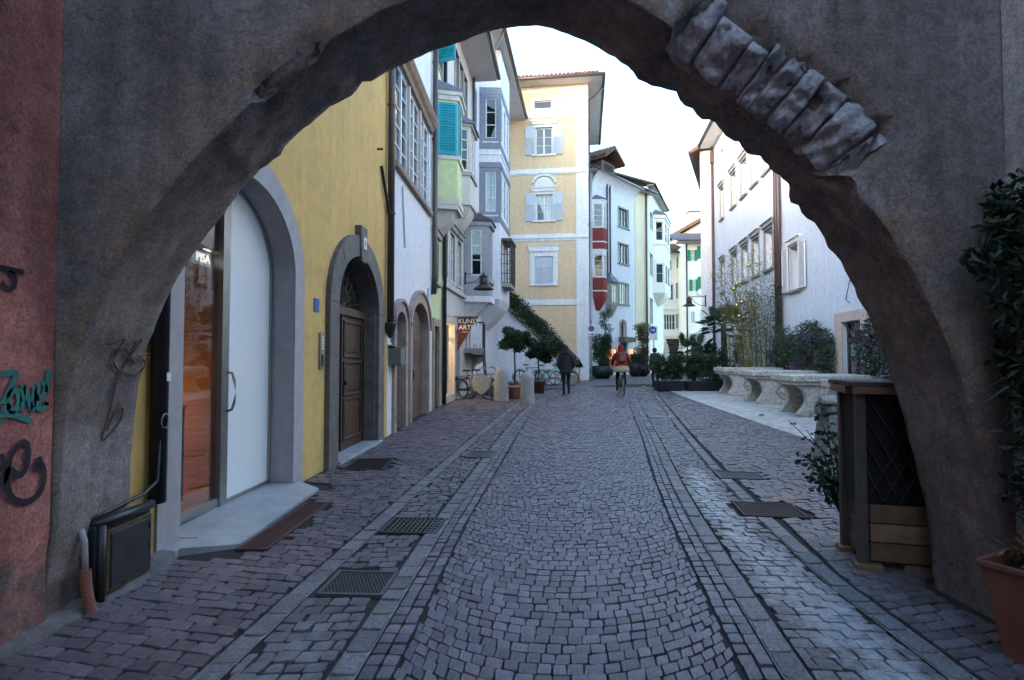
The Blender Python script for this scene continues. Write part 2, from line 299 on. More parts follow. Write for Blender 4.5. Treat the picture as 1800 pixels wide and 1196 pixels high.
class House:
    """facade frame: local x to the right seen from the street, y into the house, z up"""
    def __init__(s, name, label, O, u, cat='house', z=None, group=None):
        s.u = Vector((u[0], u[1], 0)).normalized(); s.O = Vector((O[0], O[1], 0)); s.z0 = g(O[1]) if z is None else z
        s.holes = []; s.root = thing(name, label, cat, (O[0], O[1], 0), math.atan2(s.u.y, s.u.x), group)
    def uz(s, px, py, v=0):               # plane v metres in front of the facade
        n = Vector((s.u.y, -s.u.x, 0)); d = ray(px, py); c = Vector((0, 0, CAMZ))
        t = ((s.O + n*v) - c).dot(n)/d.dot(n); p = c + d*t
        return (p-s.O).dot(s.u), p.z
    def rectp(s, x0, y0, x1, y1, v=0):    # y measured on the centre column
        xm = (x0+x1)/2
        return s.uz(x0, y0, v)[0], s.uz(x1, y0, v)[0], s.uz(xm, y1, v)[1], s.uz(xm, y0, v)[1]
    def win(s, u0, u1, z0, z1, **k):
        s.holes.append(rect(u0, u1, z0, z1)); return add_window(s.root, Matrix(), u0, u1, z0, z1, **k)
    def wall(s, u0, u1, z0, z1, m, depth=6, rev=.3, name='wall', inner=0.0):
        if inner is not None: MB().add([(u0, .62, z0+inner), (u1, .62, z0+inner), (u1, .62, z1), (u0, .62, z1)], [(0, 1, 2, 3)]).build('shade_backing', 'dark_room', s.root, fix=False)  # dark sheet added behind the facade, paints room shade into the windows
        b = MB(); add_wall(b, Matrix(), rect(u0, u1, z0, z1), s.holes, rev)
        b.add([(u0,0,z0),(u0,depth,z0),(u0,depth,z1),(u0,0,z1),(u1,0,z0),(u1,depth,z0),(u1,depth,z1),(u1,0,z1)], [(0,1,2,3),(4,7,6,5),(1,5,6,2),(3,2,6,7)])
        return b.build(name, m, s.root)
    def roof(s, u0, u1, z, over=.6, depth=6, pitch=.45, m='roof_brown', gut=True, side=.15, soff='soffit', th=.14):
        b = MB(); y0 = -over; y1 = depth
        b.add([(u0-side, y0, z), (u1+side, y0, z), (u1+side, y1, z+(y1-y0)*pitch), (u0-side, y1, z+(y1-y0)*pitch), (u0-side, y0, z+th), (u1+side, y0, z+th), (u1+side, y1, z+th+(y1-y0)*pitch), (u0-side, y1, z+th+(y1-y0)*pitch)], [(0,3,2,1),(4,5,6,7),(0,1,5,4),(1,2,6,5),(2,3,7,6),(3,0,4,7)])
        r = b.build('roof', m, s.root)
        MB().box(u0-side+.01, u1+side-.01, y0+.03, .02, z-.05, z-.004).build('soffit', soff, r)
        if gut: MB().tube([(u0-side, y0-.06, z+.05), (u1+side, y0-.06, z+.05)], .075, 10).build('gutter', 'gutter', s.root, True)
        return r
def leaves(mb, pts, size, spread=1.0, up=None, wid=.5):
    for p in pts:
        p = Vector(p); L = size*ru(.6, 1.25)
        d = Vector((ru(-1, 1), ru(-1, 1), ru(-1, .8)))
        if up is not None: d = d*spread + Vector(up)
        d.normalize(); s = d.cross(Vector((ru(-1, 1), ru(-1, 1), ru(-1, 1)))).normalized()*L*wid; n = d.cross(s).normalized()*L*.12
        o = len(mb.v); mb.v += [tuple(p), tuple(p+d*L*.5+s*.5+n), tuple(p+d*L), tuple(p+d*L*.5-s*.5+n)]; mb.f += [(o, o+1, o+2), (o, o+2, o+3)]
def blob(n, c, r, shell=.55):
    out = []
    for _ in range(n):
        d = Vector((random.gauss(0, 1), random.gauss(0, 1), random.gauss(0, 1))).normalized(); k = shell + (1-shell)*rnd()
        k *= 1 + .28*noise.noise(d*2.3 + Vector(c))
        out.append((c[0]+d.x*r[0]*k, c[1]+d.y*r[1]*k, c[2]+d.z*r[2]*k))
    return out
# ------------------------------------------------------------ ground, paving
def porphyry(name, base, alt, stain=None, rust=None):
    m = mat(name, base, alt, .50, 7, .35, 55, island=.32, spec=.45, speck=60)
    if stain is None and rust is None: return m
    nt = m.node_tree; L = nt.links.new; b = nt.nodes['Principled BSDF']; src = b.inputs['Base Color'].links[0].from_socket
    geo = nd(nt, 'ShaderNodeNewGeometry'); sp = nd(nt, 'ShaderNodeSeparateXYZ'); L(geo.outputs['Position'], sp.inputs[0])
    def mth(op, a, b_=None):
        n = nd(nt, 'ShaderNodeMath', operation=op)
        for i, x in enumerate((a, b_)):
            if x is None: continue
            if isinstance(x, (int, float)): n.inputs[i].default_value = x
            else: L(x, n.inputs[i])
        return n.outputs[0]
    def mix(fac, colr):
        nonlocal src
        mx = nd(nt, 'ShaderNodeMix', data_type='RGBA'); L(fac, mx.inputs[0]); L(src, mx.inputs[6]); mx.inputs[7].default_value = (*colr, 1); src = mx.outputs[2]
    nz = nd(nt, 'ShaderNodeTexNoise'); nz.inputs['Scale'].default_value = 9; nz.inputs['Detail'].default_value = 12; nz.inputs['Roughness'].default_value = .85; L(geo.outputs['Position'], nz.inputs['Vector'])
    for kind, spec in (('s', stain), ('r', rust)):
        if spec is None: continue
        for (x0, y0, sx, sy, tilt, colr, k) in spec:     # spilt salt / rust marks: ellipses of their own shape
            dx = mth('SUBTRACT', sp.outputs[0], x0); dy = mth('SUBTRACT', sp.outputs[1], y0)
            dx = mth('SUBTRACT', dx, mth('MULTIPLY', dy, tilt))
            r = mth('ADD', mth('POWER', mth('ABSOLUTE', mth('DIVIDE', dx, sx)), 2), mth('POWER', mth('ABSOLUTE', mth('DIVIDE', dy, sy)), 2))
            e = mth('SUBTRACT', 1.0, r); f = mth('ADD', mth('MULTIPLY', e, .85), mth('MULTIPLY', mth('SUBTRACT', nz.outputs['Fac'], .57), 4.0))
            fc = nd(nt, 'ShaderNodeClamp'); L(f, fc.inputs[0]); mix(mth('MULTIPLY', fc.outputs[0], k), colr)
    L(src, b.inputs['Base Color']); return m
porphyry('sett_road', (.156, .133, .166), (.118, .097, .119))
porphyry('sett_left', (.150, .115, .131), (.105, .078, .087))
salt = (.50, .50, .53)
porphyry('sett_gutter', (.145, .12, .135), (.10, .082, .09), stain=[(1.72, 3.2, .30, 2.3, .06, salt, .9), (1.95, 5.6, .22, 1.5, .15, salt, .9), (2.2, 6.7, .2, .9, .17, salt, .9), (-1.05, 2.75, .28, .5, .1, salt, .3)])
porphyry('sett_right', (.145, .122, .138), (.10, .082, .092), rust=[(2.75, 5.75, .28, .16, .2, (.34, .13, .05), .8), (3.0, 5.95, .3, .07, .2, (.30, .15, .08), .6)])
mat('band_stone', (.18, .165, .178), (.135, .12, .13), .6, 5, .3, 50, island=.2, spec=.35, speck=50)
mat('joint_dark', (.045, .038, .036), (.03, .026, .025), .95, 9, .5, 60); mat('joint_light', (.34, .33, .33), (.14, .13, .13), .9, 7, .4, 50)
mat('far_paving', (.14, .125, .135), (.10, .09, .095), .7, 9, .6, 30, world=True, speck=16)
LO = [(-5, -2.0), (2.3, -1.35), (2.55, -1.33), (3.66, -1.24), (5.43, -1.09), (9.79, -.685), (17, .17), (20, .6), (23, 1.6), (25.5, 3.2), (28, 6)]
LI = [(-5, -1.3), (2.3, -.76), (2.81, -.73), (4.78, -.62), (9.8, -.196), (13, .12), (16, .5), (18.5, .9), (20, 1.3), (22.4, 1.9), (24.8, 2.9), (26.5, 4.2), (28, 6.1)]
RI = [(-5, .3), (2.3, 1.22), (2.56, 1.25), (3.93, 1.443), (5.11, 1.62), (6.48, 1.853), (10.14, 2.54), (15, 3.37), (19.9, 4.24), (23.6, 5.17), (28.5, 7.0)]
RO = [(-5, 1.5), (2.3, 1.95), (2.64, 1.97), (3.66, 2.02), (4.9, 2.2), (7.29, 2.59), (12.8, 3.65), (21, 5.27), (24, 6.1), (28.5, 7.9)]
PLAT = [(0, 4.9), (8.5, 5.12), (11, 5.2), (18.5, 5.8), (23, 6.3)]
def facx(Y): return -2.40 + .034*(Y-6.48)
def leftlim(Y): return -2.36 if Y < 6.5 else (facx(Y)+.05 if Y < 15.9 else -1.95 + .08*(Y-15.9))
def rightlim(Y): return 2.52 if Y < 3.5 else (2.6 + (Y-3.5)*1.6 if Y < 5 else lerp_curve(PLAT, Y)-.02 if Y > 8 else 5.0)
def strip(name, fa, fb, y0, y1, z, m, kind='structure', parent=None, n=90, label=None):
    b = MB(); ys = [y0+(y1-y0)*i/n for i in range(n+1)]
    b.v = [(fa(y), y, g(y)+z) for y in ys] + [(fb(y), y, g(y)+z) for y in ys]; b.f = [(i, n+1+i, n+2+i, i+1) for i in range(n)]
    o = b.build(name, m, parent, fix=False)
    if not parent: tag(o, kind=kind)
    return o
strip('ground', lambda y: -300, lambda y: 300, -60, 900, -.012, 'far_paving', n=480)
_c = lambda P, d=0: (lambda y: lerp_curve(P, y)+d)
road = strip('road', _c(LI), _c(RI), -5, 28, -.002, 'joint_dark')
left_pave = strip('pavement', lambda y: -2.6 if y < 15.9 else leftlim(y)-.1, _c(LO), -5, 25, -.003, 'joint_dark')
gut_l = strip('gutter_strip', _c(LO), _c(LI), -5, 27, -.0025, 'joint_dark')
gut_r = strip('gutter_strip', _c(RI), _c(RO), -5, 28, -.0025, 'joint_dark')
right_pave = strip('pavement', _c(RO), lambda y: 2.7 if y < 3.5 else rightlim(y)+.3, -5, 24, -.003, 'joint_dark')
# things let into the paving: (centre px, width, depth, rotation) -> stones are left out under them
GR = []
def keep(x, y, marg=.035):
    for (cx, cy, w, d, a) in GR:
        dx, dy = x-cx, y-cy; ca, sa = math.cos(-a), math.sin(-a)
        if abs(dx*ca-dy*sa) < w/2+marg and abs(dx*sa+dy*ca) < d/2+marg: return False
    return True
_p = lambda x, y: ground_at(x, y)
gp = [(_p(728, 927), .47, .44, -.08), (_p(632, 1029), .40, .38, -.06), (_p(649, 818), .52, .78, .03), (Vector((-1.885, 4.87, 0)), .235, 1.36, -.02), (_p(1351, 899), .55, .50, -.16), (_p(1300, 838), .52, .42, -.16), (_p(1159, 734), .48, .42, -.18), (_p(846, 801), .36, .55, -.1)]
for p, w, d, a in gp: GR.append((p.x, p.y, w, d, a))
GR.append((-2.2, 5.2, .42, 2.36, 0))
def stone_geo(c, h, near):
    c = [Vector((x, y, 0)) for x, y in c]; ct = sum(c, Vector())/4; zb = g(ct.y); tx, ty = ru(-.05, .05), ru(-.05, .05); hh = h+ru(-.004, .004)
    def z(p, e): return zb + e + (p.x-ct.x)*tx + (p.y-ct.y)*ty
    if near:
        ring = []
        for i in range(4):
            p, q, r_ = c[i], c[i-1], c[(i+1) % 4]; k = ru(.05, .13)
            ring += [p+(q-p)*k, p+(r_-p)*k]
    else: ring = c
    n = len(ring); ins = .035
    top = [p+(ct-p)*ins for p in ring]
    v = [(p.x, p.y, zb-.01) for p in ring] + [(p.x, p.y, z(p, hh-.0045)) for p in ring] + [(p.x, p.y, z(p, hh)) for p in top]
    f = [(a*n+i, a*n+(i+1) % n, (a+1)*n+(i+1) % n, (a+1)*n+i) for a in range(2) for i in range(n)] + [tuple(range(2*n, 3*n))]
    return v, f
def lay(parent, stones, m, h, name='cobble', limit=300):
    stones = [s for s in stones if keep(sum(p[0] for p in s)/4, sum(p[1] for p in s)/4)]
    # largest in the photograph: nearest ones that fall inside the frame
    def key(s):
        x, y = sum(p[0] for p in s)/4, sum(p[1] for p in s)/4
        return y + (50 if (abs(x)/max(y, .1) > .93 or y < 2.42) else 0)
    stones.sort(key=key); far = MB()
    for i, s in enumerate(stones):
        if i < limit:
            v, f = stone_geo(s, h, True); b = MB(); cx, cy = s[0]; b.v = [(x-cx, y-cy, z) for x, y, z in v]; b.f = f
            b.build(name, m, parent, loc=(cx, cy, 0), fix=False)
        else:
            v, f = stone_geo(s, h, key(s) < 8); far.add(v, f)
    if far.v: tag(far.build('paving_stones', m, parent, fix=False), kind='stuff')
def shrink(q, d):
    cx, cy = sum(p[0] for p in q)/4, sum(p[1] for p in q)/4
    return [(x+(cx-x)/max(.02, math.hypot(cx-x, cy-y))*d, y+(cy-y)/max(.02, math.hypot(cx-x, cy-y))*d) for x, y in q]
def jit(q, a): return [(x+ru(-a, a), y+ru(-a, a)) for x, y in q]
random.seed(3)
st = []; y0 = .6; Yend = 25; side = .22
while y0 < Yend:
    rh = .088*(1 if y0 < 9 else 1.08)
    def crv(x, yy):
        hw = (lerp_curve(RI, yy)-lerp_curve(LI, yy))/2-side; r = 1.38*hw; x = max(-hw, min(hw, x)); return yy + r - math.sqrt(r*r-x*x)
    hw = (lerp_curve(RI, y0)-lerp_curve(LI, y0))/2-side; r = 1.38*hw; tm = math.asin(1/1.38); tl = -tm - ru(0, .1/r)
    while tl < tm:
        w = ru(.066, .092)*(1 if y0 < 9 else 1.12)/r; a, b = max(tl, -tm), min(tl+w, tm); tl += w
        if (b-a)*r < .035: continue
        q = []
        for (t, yy) in ((a, y0), (b, y0), (b, y0+rh), (a, y0+rh)):
            x = r*math.sin(t); y = crv(x, yy); q.append((x, y))
        cx = lambda y: (lerp_curve(RI, y)+lerp_curve(LI, y))/2
        q = [(x+cx(y), y) for x, y in q]
        if sum(p[1] for p in q)/4 > Yend: continue
        st.append(shrink(jit(q, .004), .0038))
    y0 += rh
y0 = 1.6
while y0 < Yend:                                    # straight courses along the bands
    L_ = ru(.08, .12)
    for P, sg in ((LI, 1), (RI, -1)):
        for k in range(2):
            a = sg*(.075+k*.075); b = a+sg*.072; q = [(lerp_curve(P, y0)+min(a, b), y0), (lerp_curve(P, y0)+max(a, b), y0), (lerp_curve(P, y0+L_)+max(a, b), y0+L_), (lerp_curve(P, y0+L_)+min(a, b), y0+L_)]
            st.append(shrink(jit(q, .004), .006))
    y0 += L_
lay(road, st, 'sett_road', .020)
def courses(fa, fb, y0, y1, rh, lw, tilt, jt=.005, gap=.0045, dx=.0):
    out = []; y = y0
    while y < y1:
        h = rh*ru(.9, 1.1); k = 1 if y < 9 else 1.15
        a, b = fa(y)+.01, fb(y)-.01; x = a - ru(0, lw[1])
        while x < b:
            w = ru(*lw)*k; l, r_ = max(x, a), min(x+w, b); x += w
            if r_-l < .045: continue
            m_ = (a+b)/2; q = [(l, y+(l-m_)*tilt), (r_, y+(r_-m_)*tilt), (r_, y+h+(r_-m_)*tilt), (l, y+h+(l-m_)*tilt)]
            q = [(min(max(px, fa(py)+.008), fb(py)-.008), py) for px, py in jit(q, jt)]
            if q[1][0]-q[0][0] > .04: out.append(shrink(q, gap))
        y += h
    return out
lay(left_pave, courses(leftlim, _c(LO, -.065), .8, 20, .09, (.10, .16), -.22), 'sett_left', .018)
lay(gut_l, courses(_c(LO, .065), _c(LI, -.065), 1.2, 24, .098, (.08, .125), .05, .010, .006), 'sett_gutter', .014)
lay(gut_r, courses(_c(RI, .065), _c(RO, -.065), 1.2, 25, .092, (.085, .13), -.05, .007, .005), 'sett_gutter', .016)
lay(right_pave, courses(_c(RO, .065), rightlim, 1.6, 22, .088, (.10, .165), .26), 'sett_right', .018)
for P, par, s in ((LO, left_pave, 1), (LI, road, 2), (RI, road, 3), (RO, right_pave, 4)):
    strip('mortar_bed', _c(P, -.062), _c(P, .062), -1, 26, .0095, 'joint_light', parent=par)
    y = 1.5 + .07*s; k = 0; far = MB()
    while y < 25:
        L_ = ru(.14, .34) if s % 2 else ru(.15, .24); q = [(lerp_curve(P, y)-.06, y), (lerp_curve(P, y)+.06, y), (lerp_curve(P, y+L_)+.06, y+L_), (lerp_curve(P, y+L_)-.06, y+L_)]
        v, f = stone_geo(shrink(q, .009), .0175, y < 8)
        if keep(lerp_curve(P, y+L_/2), y+L_/2, .02):
            if y < 14:
                b = MB(); b.v = v; b.f = f; b.build('kerb_slab', 'band_stone', par, fix=False)
            else: far.add(v, f)
        y += L_
    tag(far.build('far_kerb_slabs', 'band_stone', par, fix=False), kind='stuff')
# grates and covers
def grate(name, label, i, nx, ny, m, bw, style='grid', frame=.025):
    cx, cy, w, d, a = GR[i]; t = thing(name, label, 'grate', (cx, cy, g(cy)), a)
    MB().box(-w/2, w/2, -d/2, d/2, -.01, .002).build('pit', 'net', t)
    b = MB(); h = .020
    for x0, x1, yy0, yy1 in ((-w/2, w/2, -d/2, -d/2+frame), (-w/2, w/2, d/2-frame, d/2), (-w/2, -w/2+frame, -d/2+frame, d/2-frame), (w/2-frame, w/2, -d/2+frame, d/2-frame)): b.box(x0, x1, yy0, yy1, 0, h+.002)
    b.build('frame', m, t)
    if style in ('grid', 'x'):
        for k in range(1, nx):
            x = -w/2+frame+(w-2*frame)*k/nx; MB().box(x-bw/2, x+bw/2, -d/2+frame, d/2-frame, .003, h).build('bar', m, t, fix=False)
    if style in ('grid', 'y'):
        for k in range(1, ny):
            y = -d/2+frame+(d-2*frame)*k/ny; MB().box(-w/2+frame, w/2-frame, y-bw/2, y+bw/2, .003, h-.002).build('bar', m, t, fix=False)
    if style == 'dots':
        MB().box(-w/2+frame, w/2-frame, -d/2+frame, d/2-frame, .003, .014).build('plate', m, t)
        k = MB()
        for ix in range(nx):
            for iy in range(ny):
                x = -w/2+frame+(w-2*frame)*(ix+.5+(.25 if iy % 2 else -.25))/nx; y = -d/2+frame+(d-2*frame)*(iy+.5)/ny; k.add([(x-.007, y-.007, .014), (x+.007, y-.007, .014), (x+.007, y+.007, .014), (x-.007, y+.007, .014), (x-.004, y-.004, .021), (x+.004, y-.004, .021), (x+.004, y+.004, .021), (x-.004, y+.004, .021)], [(4,5,6,7),(0,1,5,4),(1,2,6,5),(2,3,7,6),(3,0,4,7)])
        tag(k.build('studs', 'grate_iron', t), kind='stuff')
    return t
grate('drain_grate', 'square iron drain grate in the gutter left of the road', 0, 11, 6, 'grate_iron', .017)
grate('manhole_cover', 'studded square metal cover in the near left gutter strip', 1, 16, 14, 'cover_iron', .01, 'dots')
grate('foot_grate', 'brown slatted foot grate in front of the dark wooden door', 2, 20, 12, 'rusty', .014, 'y')
grate('floor_grate', 'long rust brown grating beside the marble shop ramp', 3, 9, 52, 'brown_slat', .013, 'y')
grate('drain_grate', 'square iron mesh grate in the salt-stained right gutter', 4, 18, 16, 'rusty', .011)
grate('manhole_cover', 'reddish square cover at the edge of the right gutter', 5, 12, 10, 'cover_iron', .02, 'dots')
grate('drain_grate', 'far slotted drain grate in the right gutter before the planters', 6, 12, 2, 'steel', .02, 'x')
grate('manhole_cover', 'far reddish cover in the left gutter strip', 7, 8, 10, 'cover_iron', .02, 'dots')
# marble threshold of the shop
t = thing('shop_ramp', 'pale marble threshold and sloping slab before the arched shop', 'ramp')
MB().box(-2.68, -2.37, 4.05, 4.33, -.02, .055).build('slab', 'step_marble', t, bev=.006); MB().box(-2.68, -2.37, 4.338, 6.22, -.02, .058).build('slab', 'step_marble', t, bev=.006)
MB().add([(-2.366, 4.10, .055), (-2.366, 6.36, .055), (-2.06, 6.12, .026), (-2.03, 4.28, .026), (-2.366, 4.10, -.01), (-2.366, 6.36, -.01), (-2.06, 6.12, -.01), (-2.03, 4.28, -.01)], [(0,3,2,1),(4,5,6,7),(0,1,5,4),(1,2,6,5),(2,3,7,6),(3,0,4,7)]).build('sloping_slab', 'step_marble', t)
plat = MB(); pp = [(lerp_curve(PLAT, y), y) for y in (8.2, 11, 14.5, 18.5, 22.6)]
nY = len(pp); plat.v = [(x, y, g(y)+.012) for x, y in pp] + [(11.5, y, g(y)+.012) for x, y in pp] + [(x, y, g(y)-.02) for x, y in pp]; plat.f = [(i, i+1, nY+i+1, nY+i) for i in range(nY-1)] + [(i, 2*nY+i, 2*nY+i+1, i+1) for i in range(nY-1)] + [(0, nY, 2*nY)]
PLATO = tag(plat.build('marble_terrace', 'platform_marble'), kind='structure')
for yy in (10.4, 12.4, 14.6, 16.8, 19.0, 21.0):
    x0 = lerp_curve(PLAT, yy)
    for k in range(3):
        a = x0+.05+k*2.0; MB().add([(a, yy-.95, g(yy-.95)+.016), (a+1.97, yy-.95, g(yy-.95)+.016), (a+1.97, yy+.95, g(yy+.95)+.016), (a, yy+.95, g(yy+.95)+.016)], [(0,1,2,3)]).build('slab', 'platform_marble', PLATO, fix=False)

# ------------------------------------------------------------ the archway across the street
def old_plaster(name, a, b_, c_, pale):
    m = bpy.data.materials.new(name); m.use_nodes = True; nt = m.node_tree; L = nt.links.new; B = nt.nodes['Principled BSDF']; B.inputs['Roughness'].default_value = .93; B.inputs['Specular IOR Level'].default_value = .15
    geo = nd(nt, 'ShaderNodeNewGeometry'); P = geo.outputs['Position']
    def nz(sc, det=8, rg=.65, dist=0):
        n = nd(nt, 'ShaderNodeTexNoise'); n.inputs['Scale'].default_value = sc; n.inputs['Detail'].default_value = det; n.inputs['Roughness'].default_value = rg; n.inputs['Distortion'].default_value = dist; L(P, n.inputs['Vector']); return n.outputs['Fac']
    def mr(x, a0, a1, b0=0, b1=1):
        n = nd(nt, 'ShaderNodeMapRange'); n.inputs[1].default_value = a0; n.inputs[2].default_value = a1; n.inputs[3].default_value = b0; n.inputs[4].default_value = b1; L(x, n.inputs[0]); return n.outputs[0]
    def mix(f, x, y, bl='MIX'):
        n = nd(nt, 'ShaderNodeMix', data_type='RGBA', blend_type=bl)
        if isinstance(f, float): n.inputs[0].default_value = f
        else: L(f, n.inputs[0])
        for i, v in ((6, x), (7, y)):
            if isinstance(v, tuple): n.inputs[i].default_value = (*v, 1)
            else: L(v, n.inputs[i])
        return n.outputs[2]
    col = mix(mr(nz(2.1, 10), .38, .62), a, b_)
    at = nd(nt, 'ShaderNodeAttribute', attribute_name='edge'); ad = nd(nt, 'ShaderNodeMath', operation='MULTIPLY'); L(at.outputs['Fac'], ad.inputs[0]); L(mr(nz(3.3, 8, .7, .6), .33, .58), ad.inputs[1])
    col = mix(ad.outputs[0], col, c_)
    at2 = nd(nt, 'ShaderNodeAttribute', attribute_name='pale'); a2 = nd(nt, 'ShaderNodeMath', operation='MULTIPLY'); L(at2.outputs['Fac'], a2.inputs[0]); L(mr(nz(5, 9, .75), .40, .60, 0, 1), a2.inputs[1])
    col = mix(a2.outputs[0], col, pale)
    col = mix(mr(nz(26, 6, .8), .66, .76, 0, .3), col, pale)
    col = mix(1.0, col, mr(nz(13, 8, .75, .4), .3, .7, .68, 1.28), 'MULTIPLY')
    mp = nd(nt, 'ShaderNodeMapping'); mp.inputs['Scale'].default_value = (5, 5, .6); L(P, mp.inputs['Vector']); ns_ = nd(nt, 'ShaderNodeTexNoise'); ns_.inputs['Scale'].default_value = 1.4; ns_.inputs['Detail'].default_value = 8; L(mp.outputs[0], ns_.inputs['Vector']); col = mix(1.0, col, mr(ns_.outputs['Fac'], .3, .65, .78, 1.1), 'MULTIPLY')
    vo = nd(nt, 'ShaderNodeTexVoronoi', feature='DISTANCE_TO_EDGE'); vo.inputs['Scale'].default_value = 1.1; wv = nd(nt, 'ShaderNodeVectorMath', operation='ADD'); nv = nd(nt, 'ShaderNodeTexNoise'); nv.inputs['Scale'].default_value = 3; nv.inputs['Detail'].default_value = 7; L(P, nv.inputs['Vector']); L(P, wv.inputs[0]); L(nv.outputs['Color'], wv.inputs[1]); L(wv.outputs[0], vo.inputs['Vector']); ck_ = nd(nt, 'ShaderNodeMath', operation='MULTIPLY'); L(mr(vo.outputs['Distance'], 0, .006, .65, 0), ck_.inputs[0]); L(mr(nz(1.7, 3), .5, .58), ck_.inputs[1]); col = mix(ck_.outputs[0], col, (.03, .026, .026))
    col = mix(1.0, col, mr(nz(60, 5, .8), .28, .72, .5, 1.5), 'MULTIPLY')
    L(col, B.inputs['Base Color'])
    bp = nd(nt, 'ShaderNodeBump'); bp.inputs['Strength'].default_value = 1.0; bp.inputs['Distance'].default_value = .016; L(nz(70, 9, .8), bp.inputs['Height'])
    bp2 = nd(nt, 'ShaderNodeBump'); bp2.inputs['Strength'].default_value = .6; bp2.inputs['Distance'].default_value = .03; L(nz(9, 6, .6), bp2.inputs['Height']); L(bp2.outputs[0], bp.inputs['Normal']); L(bp.outputs[0], B.inputs['Normal'])
    MATS[name] = m; return m
old_plaster('arch_plaster', (.31, .275, .28), (.205, .18, .18), (.35, .255, .19), (.56, .55, .57))
YF, YB = 2.97, 3.55
back_px = [(225, 880), (233, 760), (250, 640), (268, 590), (290, 530), (330, 460), (400, 365), (480, 280), (580, 190), (690, 122), (800, 75), (870, 54), (940, 46), (990, 58), (1050, 85), (1150, 145), (1245, 215), (1310, 262), (1360, 302), (1420, 382), (1500, 507), (1560, 640), (1600, 780), (1628, 900), (1640, 990)]
ctl = [aty(x, y, YB) for x, y in back_px]; ctl = [(p.x, p.z) for p in ctl]
ctl = [(-2.43, -.05), (-2.425, .2)] + ctl + [(ctl[-1][0]+.005, -.05)]
prof = []
for i in range(len(ctl)-1):
    p0, p1, p2, p3 = ctl[max(i-1, 0)], ctl[i], ctl[i+1], ctl[min(i+2, len(ctl)-1)]
    for k in range(9):
        t_ = k/9; q = []
        for a in (0, 1): q.append(.5*(2*p1[a] + (p2[a]-p0[a])*t_ + (2*p0[a]-5*p1[a]+4*p2[a]-p3[a])*t_**2 + (-p0[a]+3*p1[a]-3*p2[a]+p3[a])*t_**3))
        prof.append(tuple(q))
prof.append(ctl[-1]); NP = len(prof)
def pn(i):
    a, b = prof[max(i-1, 0)], prof[min(i+1, NP-1)]; t_ = Vector((b[0]-a[0], b[1]-a[1])).normalized(); return t_, Vector((-t_.y, t_.x))
ZN = [(.86, 1.80, .26, .22), (-1.40, -1.00, .10, .09)]      # broken stretches of the arris: x range, width on the face, depth into the arch
def brk(x, z, d):
    """how far the face is broken back at distance d from the arris"""
    for k, (xa, xb, rr, dd) in enumerate(ZN):
        if xa < x < xb and z > 2.0:
            s = min(1, (x-xa)/.05, (xb-x)/.05); lim = rr*(1+.3*noise.noise(Vector((x*6, z*6, 3+k))))
            if d < lim: return s*(dd*(1-d/lim) + (.05 if k == 0 else .012*noise.noise(Vector((x*20, z*20, d*20)))))
    return 0
def brk_in(x, z, dy):
    for k, (xa, xb, rr, dd) in enumerate(ZN):
        if xa < x < xb and z > 2.0 and dy < dd+.05:
            s = min(1, (x-xa)/.05, (xb-x)/.05); return s*max(0, rr*(1-dy/dd) + (.05 if k == 0 else 0))
    return 0
ar = thing('archway', 'dark weathered plaster archway spanning the street with broken stone edge', 'archway')
b = MB(); edge = []; pale = []
NT = 26; outer = []
for i, (x, z) in enumerate(prof):
    dx, dz = x-.1, max(z-1.5, 0)*1.0; k = 1e9
    if abs(dx) > 1e-6: k = min(k, ((3.5 if dx > 0 else -3.5)-x)/dx)
    if dz > 1e-6: k = min(k, (8.5-z)/dz)
    outer.append((x+dx*k, z+dz*k))
NI = 14
for i, (x, z) in enumerate(prof):                     # face rows, then intrados rows, then the back
    ox, oz = outer[i]; t_, nn = pn(i)
    for k in range(NT+1):
        f = (k/NT)**2.1; X, Z = x+(ox-x)*f, z+(oz-z)*f; d = math.hypot(X-x, Z-z)
        w = brk(x, z, d); rn = noise.noise(Vector((X*2.2, Z*2.2, 1)))*.012 + noise.noise(Vector((X*9, Z*9, 5)))*.005
        b.v.append((X, YF + rn + .03*math.exp(-d/.03) + w, Z))
        e = math.exp(-d/.30)*(1 if z > .9 else .35); edge.append(e)
        pl = max(0, 1-math.hypot(X-.93, Z-3.27)/.22)*1.6 + max(0, 1-math.hypot(X+1.2, Z-3.0)/.20)*1.5 + max(0, 1-math.hypot((X-1.45)/.5, Z-3.23)/.10)*1.4 + max(0, 1-math.hypot((X-1.9)*1, (Z-2.25))/.16)*1.3 + (max(0, 1-d/.07)*.5 if z > 2.2 else 0)
        if X < -2.1 and .2 < Z < 1.0: pl += .35
        pale.append(min(1, pl))
    for k in range(1, NI+1):
        f = k/NI; Y = YF+(YB-YF)*f
        rough = .04 if (x > .75 and z > 2.0) else (.022 if (-1.7 < x < -.9) else .008)
        hh = noise.noise(Vector((x*6, Y*6, z*6)))*rough*1.4 + noise.noise(Vector((x*15, Y*15, z*15)))*rough*.7
        lip = 0
        if x > .6 and z > 1.5: lip = (.016 if z > 1.9 else .010)*noise.noise(Vector((i*.55, 2, 7)))*f + .014*noise.noise(Vector((i*1.7, 5, 7)))*f
        if -1.75 < x < -.8: lip = .02*noise.noise(Vector((i*.7, 4, 1)))*f
        w = brk_in(x, z, Y-YF)
        b.v.append((x+nn.x*(hh+lip+w), Y, z+nn.y*(hh+lip+w))); edge.append(.12); pale.append(.35*(1 if (x < -1.9 and .2 < z < 1.0) else 0))
    b.v.append((ox, YB, oz)); edge.append(0); pale.append(0)
    b.v.append((ox, YF, oz)); edge.append(0); pale.append(0)
row = NT+1+NI+2
